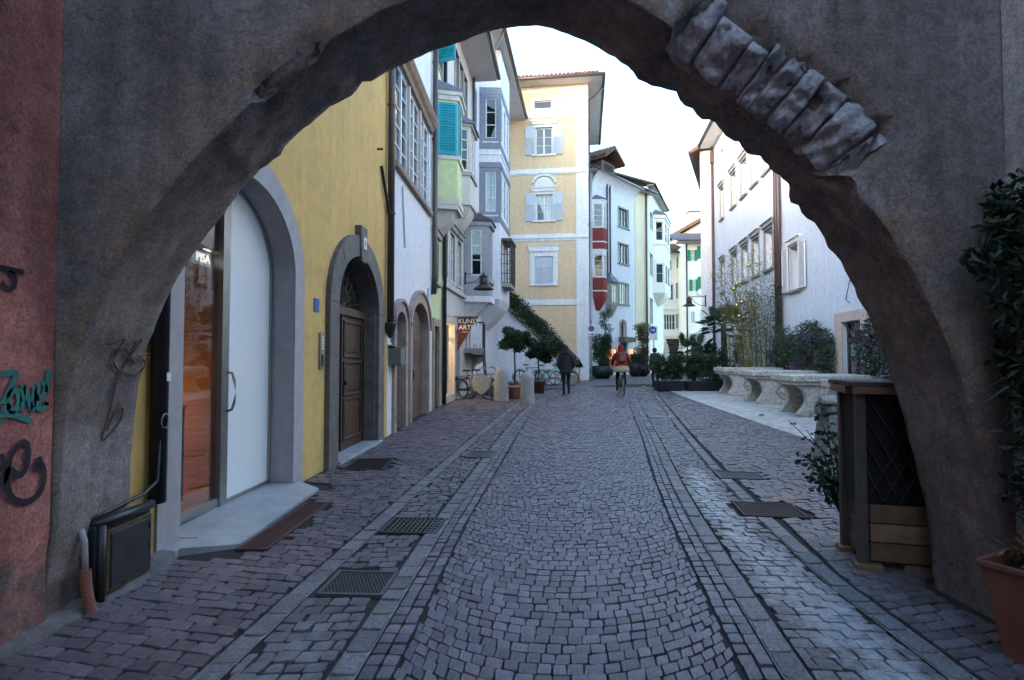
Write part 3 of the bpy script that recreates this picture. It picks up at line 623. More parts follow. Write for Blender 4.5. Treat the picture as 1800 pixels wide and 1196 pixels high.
for i in range(NP-1):
    a, c = i*row, (i+1)*row
    for k in range(NT): b.f.append((a+k, c+k, c+k+1, a+k+1))
    lst = [0] + [NT+1+k for k in range(NI)] + [NT+1+NI]
    for p, q in zip(lst, lst[1:]): b.f.append((a+q, c+q, c+p, a+p))
    b.f.append((a+NT+NI+2, c+NT+NI+2, c+NT+NI+1, a+NT+NI+1))
face = b.build('plaster', 'arch_plaster', ar, True)
for nm, dat in (('edge', edge), ('pale', pale)):
    at_ = face.data.attributes.new(nm, 'FLOAT', 'POINT'); at_.data.foreach_set('value', dat)
# exposed voussoirs
mat('exposed_stone', (.53, .55, .60), (.42, .43, .475), .9, 12, 1.0, 55, world=True, island=.08, speck=40, sp=.25)
def rough_block(w, h, d, amp, seed, n=7, fr=5):
    bm = bmesh.new(); bmesh.ops.create_cube(bm, size=1); bmesh.ops.subdivide_edges(bm, edges=bm.edges, cuts=n, use_grid_fill=True)
    rg_ = random.Random(seed*7+1); planes = []
    for _ in range(9):
        pn_ = Vector((rg_.gauss(0, .8), rg_.gauss(-.5, .8), rg_.gauss(0, .8))).normalized(); planes.append((pn_, rg_.uniform(.40, .56)))
    for v in bm.verts:
        p = Vector((v.co.x*w, v.co.y*d, v.co.z*h)); l = max(abs(v.co.x), abs(v.co.z), abs(v.co.y))
        rd = (v.co.length/.866)**3; p *= 1-.06*rd
        for (pn_, pd_) in planes:
            q_ = Vector((p.x/w, p.y/d, p.z/h)); e_ = q_.dot(pn_)-pd_
            if e_ > 0: q_ -= pn_*e_; p = Vector((q_.x*w, q_.y*d, q_.z*h))
        s = Vector((seed*3.1, seed*1.7, 0)); p += Vector((noise.noise(p*fr+s), noise.noise(p*fr+s+Vector((9, 0, 0))), noise.noise(p*fr+s+Vector((0, 9, 0)))))*amp + Vector((noise.noise(p*22+s), noise.noise(p*22+s+Vector((5, 0, 0))), noise.noise(p*22+s+Vector((0, 5, 0)))))*amp*.75
        v.co = p
    me = bpy.data.meshes.new('stone'); bm.to_mesh(me); bm.free(); me.polygons.foreach_set('use_smooth', [True]*len(me.polygons)); return me
random.seed(11)
arc = [0]
for i in range(1, NP): arc.append(arc[-1]+math.hypot(prof[i][0]-prof[i-1][0], prof[i][1]-prof[i-1][1]))
def on_arc(L):
    i = max(k for k in range(NP-1) if arc[k] <= L); f = (L-arc[i])/max(1e-9, arc[i+1]-arc[i]); a, b = prof[i], prof[i+1]; t0, n0 = pn(i); t1, n1 = pn(i+1)
    return Vector((a[0]+(b[0]-a[0])*f, a[1]+(b[1]-a[1])*f)), n0.lerp(n1, f).normalized(), t0
ia = min(i for i in range(NP) if prof[i][0] > .84 and prof[i][1] > 2); ib = max(i for i in range(NP) if prof[i][0] < 1.80 and prof[i][1] > 2)
Lp = arc[ia]; sd = 0
while Lp < arc[ib]-.04:
    wd = random.choice((.09, .12, .15, .18, .21)); La, Lb = Lp, min(Lp+wd, arc[ib]); Lp = Lb; sd += 1; n_, m_ = 13, 19; b = MB(); Rr_ = ru(.17, .31); lift = ru(-.004, .016); tl = ru(-.04, .04); so = Vector((sd*3.3, sd*1.9, 0)); skew = ru(-.03, .03)
    for ti in range(n_+3):
        t_ = (ti-1)/n_; tt = max(0, min(1, t_)); 
        for cj in range(m_+3):
            f = (cj-1)/m_; ff = max(0, min(1, f)); c, nn, tg = on_arc(max(arc[ia], min(arc[ib], La+(Lb-La)*(.02+.96*tt)+skew*(ff-.5))))
            rad = Rr_*(1-ff); Y = YF+.012+.225*ff**1.15; N = Vector((-nn.x*.62, -.78, -nn.y*.62)); P = Vector((c.x+nn.x*rad, Y, c.y+nn.y*rad))
            e = min(tt, 1-tt); h = lift + tl*(tt-.5) - .035*max(0, 1-e/(.10+.08*noise.noise(so+Vector((ff*4, 0, 0)))))**2 - .03*max(0, 1-min(ff, 1-ff)/.16)**2
            q = P+so; rid = 1-abs(noise.noise(q*7)); h += .075*noise.noise(q*5) + .05*(rid-.75) + .034*noise.noise(q*15) + .024*noise.noise(q*36)
            if t_ < 0 or t_ > 1 or f < 0 or f > 1: h -= .10
            P += N*h; b.v.append((P.x, P.y, P.z))
    k_ = m_+3
    b.f = [(x*k_+y, x*k_+y+1, (x+1)*k_+y+1, (x+1)*k_+y) for x in range(n_+2) for y in range(m_+2)]
    b.build('voussoir', 'exposed_stone', ar, True)

# flanking walls this side of the arch
def red_mat():
    old_plaster('red_plaster', (.66, .30, .27), (.50, .21, .19), (.20, .17, .16), (.70, .42, .39))
    return 'red_plaster'
red_mat(); old_plaster('grey_render', (.66, .64, .58), (.40, .39, .36), (.2, .18, .17), (.5, .48, .46))
def flank(name, label, m, X, sgn, y0, y1, H, lossz, D=5, step=.09):
    t = thing(name, label, 'house', (0, 0, 0)); b = MB(); e = []; ys = [y0] + [1.2+i*step for i in range(int((y1-1.2)/step)+1)] + [y1]; zs = [-.05+i*step for i in range(44)] + [H]
    for y in ys:
        for z in zs:
            nzv = noise.noise(Vector((y*4, z*4, 8)))*.5 + noise.noise(Vector((y*11, z*11, 2)))*.25
            loss = 1/(1+math.exp(max(-50, min(50, -(lossz + nzv*.28 - z)/.012)))) if lossz else 0
            b.v.append((X + sgn*(.006*noise.noise(Vector((y*3, z*3, 1))) - loss*.015 + .0), y, z)); e.append(loss)
    nz_ = len(zs)
    for i in range(len(ys)-1):
        for k in range(nz_-1): b.f.append((i*nz_+k, (i+1)*nz_+k, (i+1)*nz_+k+1, i*nz_+k+1))
    n0 = len(b.v); b.v += [(X, y0, -.05), (X-sgn*D, y0, -.05), (X-sgn*D, y0, H), (X, y0, H), (X, y1, -.05), (X-sgn*D, y1, -.05), (X-sgn*D, y1, H), (X, y1, H)]; e += [0]*8
    b.f += [(n0, n0+1, n0+2, n0+3), (n0+5, n0+1, n0+2, n0+6), (n0+3, n0+2, n0+6, n0+7)]
    o = b.build('wall', m, t, True, fix=False); a = o.data.attributes.new('edge', 'FLOAT', 'POINT'); a.data.foreach_set('value', e)
    return t
flank('red_house', 'rough red plaster house wall with green and black graffiti left of the arch', 'red_plaster', -2.385, 1, -9, 2.965, 8.5, .42)
flank('grey_house', 'rough grey rendered wall right of the arch behind the climbing plant', 'grey_render', 2.60, -1, -9, 2.965, 8.5, 0)
t = thing('unseen_end_house', 'unseen house block added behind the viewer to hold back sky light', 'house', (0, -16, 0)); MB().box(-9, 9, -6, 0, 0, 13).build('wall', 'pale_grey', t)  # out of view, added to dim the sky light and darken reflections
# crumbling mortar skirt along the left foot of the arch
b = MB(); n = 40; pr = []
for i in range(n+1):
    y = 2.2+i*(4.05-2.2)/n; w = .045+.05*noise.noise(Vector((y*7, 0, 0))) + (.05 if y > 3.2 else 0); w *= min(1, (4.08-y)/.2)
    pr.append([(-2.47, y, .07+.03*noise.noise(Vector((y*9, 3, 0)))), (-2.385+w*.4, y, .05), (-2.385+w, y, .022), (-2.385+w+.015, y, -.01)])
for r_ in pr: b.v += r_
b.f = [(i*4+k, (i+1)*4+k, (i+1)*4+k+1, i*4+k+1) for i in range(n) for k in range(3)]
mat('mortar_skirt', (.20, .19, .19), (.10, .09, .09), .95, 8, .8, 40)
b.build('mortar_skirt', 'mortar_skirt', ar, True)
# graffiti
def stroke(parent, pts, w, m, Mx, name='graffiti'):
    # smooth ribbon through points (u,z) on the plane Mx
    P = []; n = len(pts)
    for i in range(n-1):
        p0, p1, p2, p3 = pts[max(i-1, 0)], pts[i], pts[i+1], pts[min(i+2, n-1)]
        for k in range(8):
            t_ = k/8; P.append(tuple(.5*(2*p1[a]+(p2[a]-p0[a])*t_+(2*p0[a]-5*p1[a]+4*p2[a]-p3[a])*t_**2+(-p0[a]+3*p1[a]-3*p2[a]+p3[a])*t_**3) for a in (0, 1)))
    P.append(pts[-1]); b = MB(Mx); v = []
    for i, p in enumerate(P):
        a, c = P[max(i-1, 0)], P[min(i+1, len(P)-1)]; d = Vector((c[0]-a[0], c[1]-a[1])); d = d.normalized() if d.length > 1e-9 else Vector((1, 0)); nn = Vector((-d.y, d.x))*w/2*(1+.25*noise.noise(Vector((i*.3, w*90, 0))))
        v += [(p[0]+nn.x, 0, p[1]+nn.y), (p[0]-nn.x, 0, p[1]-nn.y)]
    b.add(v, [(2*i, 2*i+1, 2*i+3, 2*i+2) for i in range(len(P)-1)])
    return b
redM = Matrix(((0, -1, 0, -2.374), (1, 0, 0, 0), (0, 0, 1, 0), (0, 0, 0, 1)))
def redp(px, py):
    d = ray(px, py); t_ = -2.374/d.x; return (d.y*t_, CAMZ+d.z*t_)
def graf(name, par, plist, w, m, fn, Mx, label=None):
    b = MB()
    for pts in plist:
        s_ = stroke(par, [fn(*p) for p in pts], w, m, Mx); b.add(s_.v, s_.f)
    o = b.build(name, m, par, fix=False)
    if label: o['label'] = label
    return o
RH = bpy.data.objects['red_house']
graf('graffiti', RH, [[(2, 658), (24, 655), (27, 662), (16, 688), (4, 712)], [(4, 716), (12, 717), (18, 712)], [(16, 700), (20, 690), (30, 688), (34, 704), (28, 720), (18, 720), (16, 702)], [(38, 722), (40, 700), (42, 680), (50, 700), (57, 720), (60, 700), (61, 678)], [(64, 700), (76, 696), (80, 682), (72, 672), (65, 690), (66, 714), (76, 718), (84, 708)], [(86, 650), (83, 690)], [(82, 706), (81, 713)], [(0, 731), (18, 728), (40, 735), (56, 741)], [(0, 742), (3, 746)]], .030, 'graf_green', redp, redM, 'green spray paint word')
graf('graffiti', RH, [[(0, 470), (16, 474), (42, 479)], [(16, 476), (26, 490), (24, 504), (14, 508), (2, 496)]], .026, 'graf_dark', redp, redM)
graf('graffiti', RH, [[(0, 858), (10, 840), (16, 812), (26, 790), (42, 778), (50, 790), (46, 822), (34, 836), (16, 826), (13, 850), (22, 876), (48, 882), (70, 866), (78, 838), (74, 818), (66, 824), (64, 814), (74, 806)], [(0, 800), (6, 812), (0, 830)]], .032, 'graf_dark', redp, redM, 'looping black spray paint scrawl')
def facep(px, py): p = aty(px, py, YF-.012); return (p.x, p.z)
faceM = T(0, YF-.012, 0)
legM = Matrix(((0, -1, 0, -2.30), (1, 0, 0, 0), (0, 0, 1, 0), (0, 0, 0, 1)))
# red scrawl follows the curved underside of the arch: project onto it
def intr(px, py):
    d = ray(px, py); best = None
    for i in range(NP-1):
        (x0, z0), (x1, z1) = prof[i], prof[i+1]
        if x0 > 0: break
        # intersect ray with the prism face
        nx, nz_ = z1-z0, -(x1-x0); den = d.x*nx + d.z*nz_
        if abs(den) < 1e-9: continue
        t_ = ((x0)*nx + (z0-CAMZ)*nz_)/den; p = Vector((d.x*t_, d.y*t_, CAMZ+d.z*t_)); l = ((p.x-x0)*(x1-x0)+(p.z-z0)*(z1-z0))/((x1-x0)**2+(z1-z0)**2)
        if t_ > 0 and -.01 <= l <= 1.01: best = p + Vector((.012, 0, -.004)); break
    return best
b = MB()
for pts in ([(188, 604), (215, 595), (200, 622), (236, 598), (222, 630), (258, 622), (240, 656), (206, 650), (196, 636)], [(246, 596), (216, 640), (202, 668), (190, 720), (176, 772), (204, 745), (212, 718), (200, 722), (182, 760)], [(190, 640), (214, 612), (232, 636), (246, 630), (254, 640)]):
    pp_ = [intr(*p) for p in pts]; pp_ = [p for p in pp_ if p]
    if len(pp_) > 1:
        P = []
        m_ = len(pp_)
        for i in range(m_-1):
            p0, p1, p2, p3 = pp_[max(i-1, 0)], pp_[i], pp_[i+1], pp_[min(i+2, m_-1)]
            for k in range(8):
                t_ = k/8; P.append(.5*(2*p1+(p2-p0)*t_+(2*p0-5*p1+4*p2-p3)*t_**2+(-p0+3*p1-3*p2+p3)*t_**3))
        b.tube(P, .0058, 5)
b.build('graffiti', 'graf_red', ar)
# ------------------------------------------------------------ left row of houses
random.seed(21)
UL = (.034, 1)
hO = lambda Y: (facx(Y), Y)
def dpipe(parent, pts, r=.055, m='pipe_brown', name='drainpipe', clips=True):
    o = MB().tube(pts, r, 10).build(name, m, parent, True)
    if clips:
        for k in range(1, 4):
            a, b = Vector(pts[0]), Vector(pts[-1]); c = a.lerp(b, k/4); MB().lathe([(r+.012, -.02), (r+.012, .02)], 10, c).build('pipe_clip', m, o)
    return o
# --- yellow house
Y_ = House('yellow_house', 'yellow house with arched shop front and granite framed wooden door', hO(3.56), UL)
yu = lambda Y: (Y-3.56)*1.0006
sc, sa = yu(5.25), 1.0; zarc = lambda u: 2.3 + .8*math.sqrt(max(0, 1-((u-sc)/sa)**2))
shop = arch_poly(sc-sa, sc+sa, -.02, 2.3, .8, 28); Y_.holes.append(shop)
dc, da = yu(8.555), .985; gd = arch_poly(dc-da, dc+da, -.02, 2.15, .78, 24); Y_.holes.append(gd)
Y_.wall(0, yu(10.34), -.05, 10, 'yellow', rev=.30, depth=6, inner=None)
ins_ = lambda P, c, d: [(x+(d if x < c else -d if x > c else 0), z-(d if z > 2.31 else 0)) for x, z in P]
MB().ring(ins_(shop, sc, .006), ins_(shop, sc, -.004), .001, .30).build('shop_reveal', 'surround_lilac', Y_.root)
MB().ring(ins_(gd, dc, .008), ins_(gd, dc, -.004), .001, .30).build('door_reveal', 'granite', Y_.root)
MB().ring(shop, arch_poly(sc-sa-.26, sc+sa+.25, -.02, 2.3, 1.05, 28), -.022, .05).build('shop_surround', 'surround_lilac', Y_.root)
y0 = .26
sf = MB()                                              # shop frame
sp0, sp1 = yu(5.22), yu(5.34)
sf.box(sp0, sp1, y0-.04, y0+.06, .04, zarc(sp0+.05)); sf.box(sc-sa, sp0, y0-.03, y0+.05, .05, .14); sf.box(sp1, sc+sa, y0-.03, y0+.05, .05, .09)
shop_in = arch_poly(sc-sa+.035, sc+sa-.035, .05, 2.3, .765, 28); sf.ring(arch_poly(sc-sa+.035, sc+sa-.035, .05, 2.3, .765, 28), arch_poly(sc-sa+.001, sc+sa-.001, .05, 2.3, .799, 28), y0-.03, y0+.05)
sfo = sf.build('shop_frame', 'steel', Y_.root)
lp = [(sc-sa+.04, .14)] + [p for p in shop_in[1:-1] if p[0] < sp0-.01] + [(sp0, zarc(sp0)-.036), (sp0, .14)]
MB().prism(lp, y0+.005, y0+.015).build('pane', 'shop_glass', sfo)
rp_ = [(sp1, .09), (sp1, zarc(sp1)-.04)] + [p for p in shop_in[1:-1] if p[0] > sp1+.01] + [(sc+sa-.036, .09)]
dr = MB().prism(rp_, y0-.005, y0+.03).build('shop_door', 'white_panel', Y_.root); dr['label'] = 'plain white door panel under the arch'
hx = sp1-.03; hd = MB(); hp = [(hx, y0-.045, .92), (hx+.01, y0-.085, .93), (hx+.015, y0-.105, 1.0), (hx+.02, y0-.115, 1.1), (hx+.015, y0-.105, 1.2), (hx+.01, y0-.085, 1.27), (hx, y0-.045, 1.28)]
hd.tube(hp, .013, 8).build('handle', 'steel', dr, True)
rm = MB(); rm.box(sc-1.3, sc+1.2, 2.6, 2.65, 0, 3.3); rm.box(sc-1.35, sc-1.3, .32, 2.6, 0, 3.3); rm.box(sc+1.2, sc+1.25, .32, 2.6, 0, 3.3); rm.box(sc-1.3, sc+1.2, .32, 2.6, 3.25, 3.3); rm.build('shop_room', 'shop_wall', Y_.root)
MB().box(sc-1.3, sc+1.2, .31, 2.6, .0, .05).build('shop_floor', 'shop_floor', Y_.root)
MB().box(sc-1.0, sc+1.0, 2.54, 2.59, 1.0, 1.25).build('shop_shelf', 'shop_red', Y_.root)
lampo = thing('floor_lamp', 'warm floor lamp glowing low inside the arched shop', 'lamp', Y_.root.matrix_basis @ Vector((0, 0, 0))); lampo.rotation_euler = Y_.root.rotation_euler; lampo.location = Y_.O + Y_.u*(sc+.75) + Vector((-1.9, 0, 0)); lampo.location.z = 0
MB().lathe([(.13, 1.0), (.10, 1.2), (.03, 1.22)], 16).build('shade', 'lamp_warm', lampo); MB().tube([(0, 0, .05), (0, 0, 1.0)], .01, 6).build('stand', 'iron', lampo); MB().lathe([(.12, .05), (.12, .07), (.02, .08)], 14).build('foot', 'iron', lampo)
ld = bpy.data.lights.new('shop_light', 'POINT'); ld.energy = 2.2; ld.color = (1, .52, .2); ld.shadow_soft_size = .15; lo = bpy.data.objects.new('shop_light', ld); C.objects.link(lo); lo.parent = lampo; lo.location = (0, 0, .85)
tb = thing('display_table', 'red topped display table with thin dark legs behind the shop glass', 'table', (0, 0, 0)); tb.location = Y_.O + Y_.u*(sc-.25) + Vector((-1.0, 0, 0)); tb.rotation_euler = Y_.root.rotation_euler
MB().box(-.5, .5, -.3, .3, .93, .96).build('table_top', 'shop_red', tb)
for a in (-.48, .48):
    for c_ in (-.28, .28): MB().box(a-.012, a+.012, c_-.012, c_+.012, .05, .93).build('leg', 'iron', tb)
sg = thing('shop_sign', 'white glowing letters hanging behind the shop glass', 'sign', Y_.O + Y_.u*(yu(5.08)) + Vector((-.33, 0, 0)), Y_.root.rotation_euler.z)
MB().box(-.16, .13, 0, .012, 2.24, 2.37).build('panel', 'poster_a', sg); text_mesh('PISA', .115, 'sign_glow', sg, T(.0, -.006, 2.305)); MB().box(.0, .12, -.008, -.001, 2.385, 2.40).build('bar', 'sign_glow', sg)
nt_ = thing('paper_card', 'small white card standing in the bottom corner of the shop window', 'card', Y_.O + Y_.u*(sc-.72) + Vector((-.42, 0, .05)), Y_.root.rotation_euler.z+.3); MB().add([(0, 0, 0), (.09, 0, 0), (.09, .05, .17), (0, .05, .17), (0, .008, 0), (.09, .008, 0), (.09, .058, .17), (0, .058, .17)], [(0,1,2,3),(4,7,6,5),(0,4,5,1),(1,5,6,2),(2,6,7,3),(3,7,4,0)]).build('card', 'sign_white', nt_)
# granite door
go = arch_poly(dc-da-.35, dc+da+.36, -.02, 2.15, 1.10, 24)
n = len(gd); GS = Y_.root
blocks = [(0, 1), (1, 7), (7, 12), (14, 19), (19, 25), (25, 26)]
for a, c_ in blocks: MB().ring(gd[a:c_+1], go[a:c_+1], -.07, .06).build('granite_block', 'granite', GS, bev=.012)
MB().ring(gd[12:15], go[12:15], -.07, .06).build('granite_block', 'granite', GS, bev=.01)
ks = MB().add([(dc-.11, -.10, 2.86), (dc+.11, -.10, 2.86), (dc+.16, -.10, 3.40), (dc-.16, -.10, 3.40), (dc-.11, .02, 2.86), (dc+.11, .02, 2.86), (dc+.16, .02, 3.40), (dc-.16, .02, 3.40)], [(0,1,2,3),(4,7,6,5),(0,4,5,1),(1,5,6,2),(2,6,7,3),(3,7,4,0)]).build('keystone', 'granite', GS, bev=.01)
MB().box(dc-.055, dc+.075, -.112, -.099, 3.06, 3.24).build('number_plate', 'sign_white', ks); text_mesh('8', .13, 'pipe_black', ks, T(dc+.01, -.114, 3.15), .001)
for sgn in (-1, 1):                                    # reveal lining, granite
    u = dc+sgn*da; MB().box(min(u, u-sgn*.03), max(u, u-sgn*.03), .0, .24, -.02, 2.15).build('door_jamb', 'granite', GS)
yd = .20; dz = 2.06
def door_leaf(u0, u1):
    b = MB(); b.box(u0, u1, yd, yd+.05, .05, dz); d = b.build('door_leaf', 'brown_wood', GS)
    for (z0, z1) in ((.22, .78), (.88, 1.34), (1.46, 1.95)):
        p = MB(); w0, w1 = u0+.13, u1-.13
        for (a, c_, e, f) in ((w0-.035, w0, z0-.035, z1+.035), (w1, w1+.035, z0-.035, z1+.035), (w0, w1, z0-.035, z0), (w0, w1, z1, z1+.035)): p.box(a, c_, yd-.028, yd, e, f)
        p.box(w0+.05, w1-.05, yd-.016, yd, z0+.05, z1-.05); p.build('panel', 'brown_wood', d, bev=.008)
    return d
d1 = door_leaf(dc-da+.03, dc-.18); d2 = door_leaf(dc-.155, dc+da-.06)
MB().box(dc-.19, dc-.14, yd-.03, yd+.01, .05, dz).build('astragal', 'brown_wood', d2)
MB().lathe([(.012, 0), (.014, .03), (.03, .045), (.033, .06), (.02, .075)], 12).mesh('k')
kn = MB(T(dc-.06, yd-.0, 1.05) @ Matrix.Rotation(R(90), 4, 'X')); kn.lathe([(.02, 0), (.014, .02), (.03, .045), (.033, .06), (.02, .078)], 14); kn.build('knob', 'iron', d2, True)
MB().box(dc-da+.03, dc+da-.06, yd-.05, yd+.06, dz+.002, dz+.12).build('transom', 'brown_wood', GS)
MB().box(dc+da-.06, dc+da-.03, yd-.03, yd+.06, .05, dz).build('door_frame', 'brown_wood', GS)
fl = [(dc-da+.03, dz+.12)] + [(x, z) for x, z in arch_poly(dc-da+.03, dc+da-.03, dz+.12, 2.19, .70, 20)[1:-1]] + [(dc+da-.03, dz+.12)]
fo = MB().prism(fl, yd+.06, yd+.07).build('fanlight', 'net', GS)
ir = MB()
for k in range(9):
    a = math.pi*(k+.5)/9; ex, ez = dc-math.cos(a)*.85, dz+.14+math.sin(a)*.62
    ir.tube([(dc, yd+.03, dz+.14), (ex, yd+.03, ez)], .009, 5)
    cx, cz = dc-math.cos(a)*.62, dz+.14+math.sin(a)*.45; ir.tube([(cx+.07*math.cos(t*.7), yd+.03, cz+.07*math.sin(t*.7)) for t in range(9)], .008, 5, closed=True)
    cx, cz = dc-math.cos(a)*.36, dz+.14+math.sin(a)*.27; ir.tube([(cx+.05*math.cos(t*.7), yd+.03, cz+.05*math.sin(t*.7)) for t in range(9)], .008, 5, closed=True)
ir.build('grille', 'iron', fo)
MB().box(dc-da-.05, dc+da+.1, -.12, .19, -.02, .05).build('doorstep', 'step_marble', GS, bev=.006)
bp_ = MB().box(yu(7.0), yu(7.13), -.025, 0, 1.28, 1.73).build('bell_panel', 'steel', GS)
for k in range(5): MB().box(yu(7.03), yu(7.10), -.032, -.025, 1.52+k*.036, 1.545+k*.036).build('bell_button', 'sign_white', bp_)
MB().box(yu(7.03), yu(7.10), -.03, -.024, 1.32, 1.46).build('speaker', 'iron', bp_)
MB().box(yu(6.83), yu(6.98), -.012, 0, 1.98, 2.14).build('plaque', 'sign_blue', GS)
MB().tube([(yu(9.5), -.02, 4.95), (yu(9.5), -.12, 4.95)], .02, 8).build('wall_hook', 'iron', GS)
MB().bar((yu(9.75), -.03, 4.75), (yu(10.15), -.06, 4.05), .05, .03).build('wall_anchor', 'iron', GS)
dpipe(GS, [(yu(10.2), -.09, 10), (yu(10.2), -.09, 2.05)], .065)
hp_ = MB().lathe([(.03, 1.78), (.07, 1.86), (.10, 1.98), (.115, 2.04), (.09, 2.06)], 12, (yu(10.2), -.09, 0)); hp_.build('pipe_shoe', 'pipe_black', GS)
bpx = yu(3.93); dpipe(GS, [(bpx, -.06, 10), (bpx, -.06, .42)], .055, 'pipe_black')
MB().tube([(bpx-.02+.03*math.cos(t*.7), -.115-.005*math.sin(t), .98+.05*math.sin(t*.7)) for t in range(10)], .005, 5).build('hook_ring', 'steel', GS)
MB().box(bpx-.02, bpx+.02, -.125, -.118, 1.25, 1.31).build('sticker', 'sign_white', GS)
# --- white house with big mullioned window
W1 = House('white_house', 'white house with wide brown silled window and two arched stone doorways', hO(10.345), UL)
wu = lambda Y: (Y-10.345)*1.0006
dA = arch_poly(wu(10.86), wu(11.66), -.02, 2.08, .26, 14); W1.holes.append(dA)
dB = arch_poly(wu(12.3), wu(14.22), -.02, 2.12, .58, 20); W1.holes.append(dB)
W1.holes.append(rect(wu(10.8), wu(14.45), 5.2, 7.25))
W1.wall(0, wu(14.9), -.05, 11.5, 'white_plaster', rev=.35)
for dd, ew in ((dA, .17), (dB, .2)):
    xs = [p[0] for p in dd]; zt = max(p[1] for p in dd); zs = dd[1][1]
    ou = arch_poly(min(xs)-ew, max(xs)+ew, -.02, zs, zt-zs+ew*1.2, len(dd)-3); k = len(dd)
    for a, c_ in ((0, 1), (1, k//2-2), (k//2-2, k//2+1), (k//2+1, k-2), (k-2, k-1)): MB().ring(dd[a:c_+1], ou[a:c_+1], -.06, .05).build('stone_block', 'pink_stone', W1.root, bev=.012)
    rim = [(x, z) for x, z in ou[1:-1]]; MB().ring(rim, [(x+(x-sum(xs)/k)*.08, z+.06) for x, z in rim], -.10, .03).build('stone_moulding', 'pink_stone', W1.root)
for dd in (dA, dB):
    cc = sum(p[0] for p in dd)/len(dd); MB().ring([(x+(.006 if x < cc else -.006), z-(.006 if z > 2.09 else 0)) for x, z in dd], [(x-(.004 if x < cc else -.004), z+(.004 if z > 2.09 else 0)) for x, z in dd], .001, .16).build('door_reveal', 'pink_stone', W1.root)
d = MB().prism(dA, .12, .155).build('door_leaf', 'grey_wood', W1.root)
for k in range(15):
    z0 = .02+k*.18; z1 = z0+.172
    if z0 > 2.6: break
    xs = [wu(12.3)+.02, wu(14.22)-.02]
    if z0 > 2.0:
        c_, a = (xs[0]+xs[1])/2, (xs[1]-xs[0])/2; f = math.sqrt(max(0, 1-((z1-2.12)/.58)**2)) if z1 > 2.12 else 1; xs = [c_-a*f, c_+a*f]
    if xs[1]-xs[0] > .2:
        MB().box(xs[0], xs[1], .12+(.006 if k % 2 else 0), .15, z0, z1).build('plank', 'plank_wood', W1.root)
MB().prism(dB, .152, .16).build('door_back', 'net', W1.root)
MB().box(wu(13.2)-.03, wu(13.2)+.03, .09, .12, .95, 1.15).build('latch', 'iron', W1.root); MB().box(wu(12.35), wu(12.6), .105, .118, 1.0, 1.55).build('paper_notice', 'sign_white', W1.root)
for i in range(3):
    a = wu(10.8)+i*(3.65/3*1.0006); add_window(W1.root, Matrix(), a+.02, a+3.65/3-.02, 5.2, 7.25, case=2, nu=1, nz=5, rec=.03, fw=.06, curt=.0)
    if i: MB().box(a-.05, a+.05, -.03, .12, 5.2, 7.25).build('mullion', 'pinkish', W1.root)
MB().box(wu(10.68), wu(14.55), -.10, .08, 5.07, 5.195).build('window_sill', 'sill_brown', W1.root, bev=.02)
MB().prism([(-.06, 0), (-.10, .08), (-.16, .14), (-.2, .24), (.05, .24), (.05, 0)], 0, 1).v
ck = MB(Matrix(((0, 1, 0, 0), (1, 0, 0, 0), (0, 0, 1, 7.26), (0, 0, 0, 1)))); ck.prism([(-.06, 0), (-.09, .05), (-.09, .09), (-.16, .15), (-.22, .24), (-.22, .28), (.05, .28), (.05, 0)], wu(10.62), wu(14.65)); ck.build('window_cornice', 'sill_brown', W1.root)
mb_ = thing('mailbox', 'grey metal mailbox on the white wall beside the drainpipe', 'mailbox', W1.O + W1.u*wu(10.55) + Vector((0, 0, 0)), W1.root.rotation_euler.z)
MB().box(-.15, .19, -.24, -.01, 1.30, 1.60).build('box', 'mailbox', mb_, bev=.01); MB().add([(-.17, -.27, 1.605), (.21, -.27, 1.605), (.21, 0, 1.66), (-.17, 0, 1.66), (-.17, -.27, 1.615), (.21, -.27, 1.615), (.21, 0, 1.67), (-.17, 0, 1.67)], [(0,3,2,1),(4,5,6,7),(0,1,5,4),(1,2,6,5),(2,3,7,6),(3,0,4,7)]).build('lid', 'steel', mb_); MB().box(.0, .06, -.22, -.16, 1.26, 1.30).build('lock', 'steel', mb_)
for (yy, z0, z1, m_) in ((10.58, 1.72, 1.86, 'sign_blue'), (14.5, 1.38, 1.6, 'maroon'), (14.5, 1.1, 1.3, 'sign_blue'), (14.3, 2.9, 3.2, 'slate_blue')): MB().box(wu(yy), wu(yy)+.1, -.015, 0, z0, z1).build('plaque', m_, W1.root)
MB().bar((wu(11.4), -.02, 4.9), (wu(11.65), -.02, 3.7), .03, .02).build('cable', 'pale_grey', W1.root)
dpipe(W1.root, [(wu(14.78), -.10, 11.3), (wu(14.78), -.10, 3.6), (wu(14.84), -.07, 3.1)], .07)
# --- lime house with turquoise shutters
G1 = House('lime_house', 'lime green house with an oriel and turquoise louvred shutters', hO(14.91), UL)
G1.win(.25, .95, 3.5, 4.6, case=1, nz=2, sur='grey_stone', sill='grey_stone', corn='grey_stone')
G1.holes.append(rect(.25, 1.05, 0, 2.3)); G1.holes.append(rect(.9, 1.5, 9.75, 11.0)); G1.wall(0, 1.6, 0, 12, 'lime')
sb = MB(); sb.box(.10, .25, -.05, .06, 0, 2.3); sb.box(1.05, 1.2, -.05, .06, 0, 2.3); sb.box(.10, 1.2, -.05, .06, 2.301, 2.5); sb.build('door_surround', 'pink_stone', G1.root); MB().box(.25, 1.05, .04, .09, 0, 2.3).build('door_leaf', 'brown_wood', G1.root)
add_window(G1.root, Matrix(), .9, 1.5, 9.75, 11.0, case=1, nz=3, sur='grey_stone')
louvre(G1.root, seg_matrix((.88, -.03), (.70, -.55)), 0, .52, 9.75, 11.0, 'turquoise', 16, slats_obj=True)
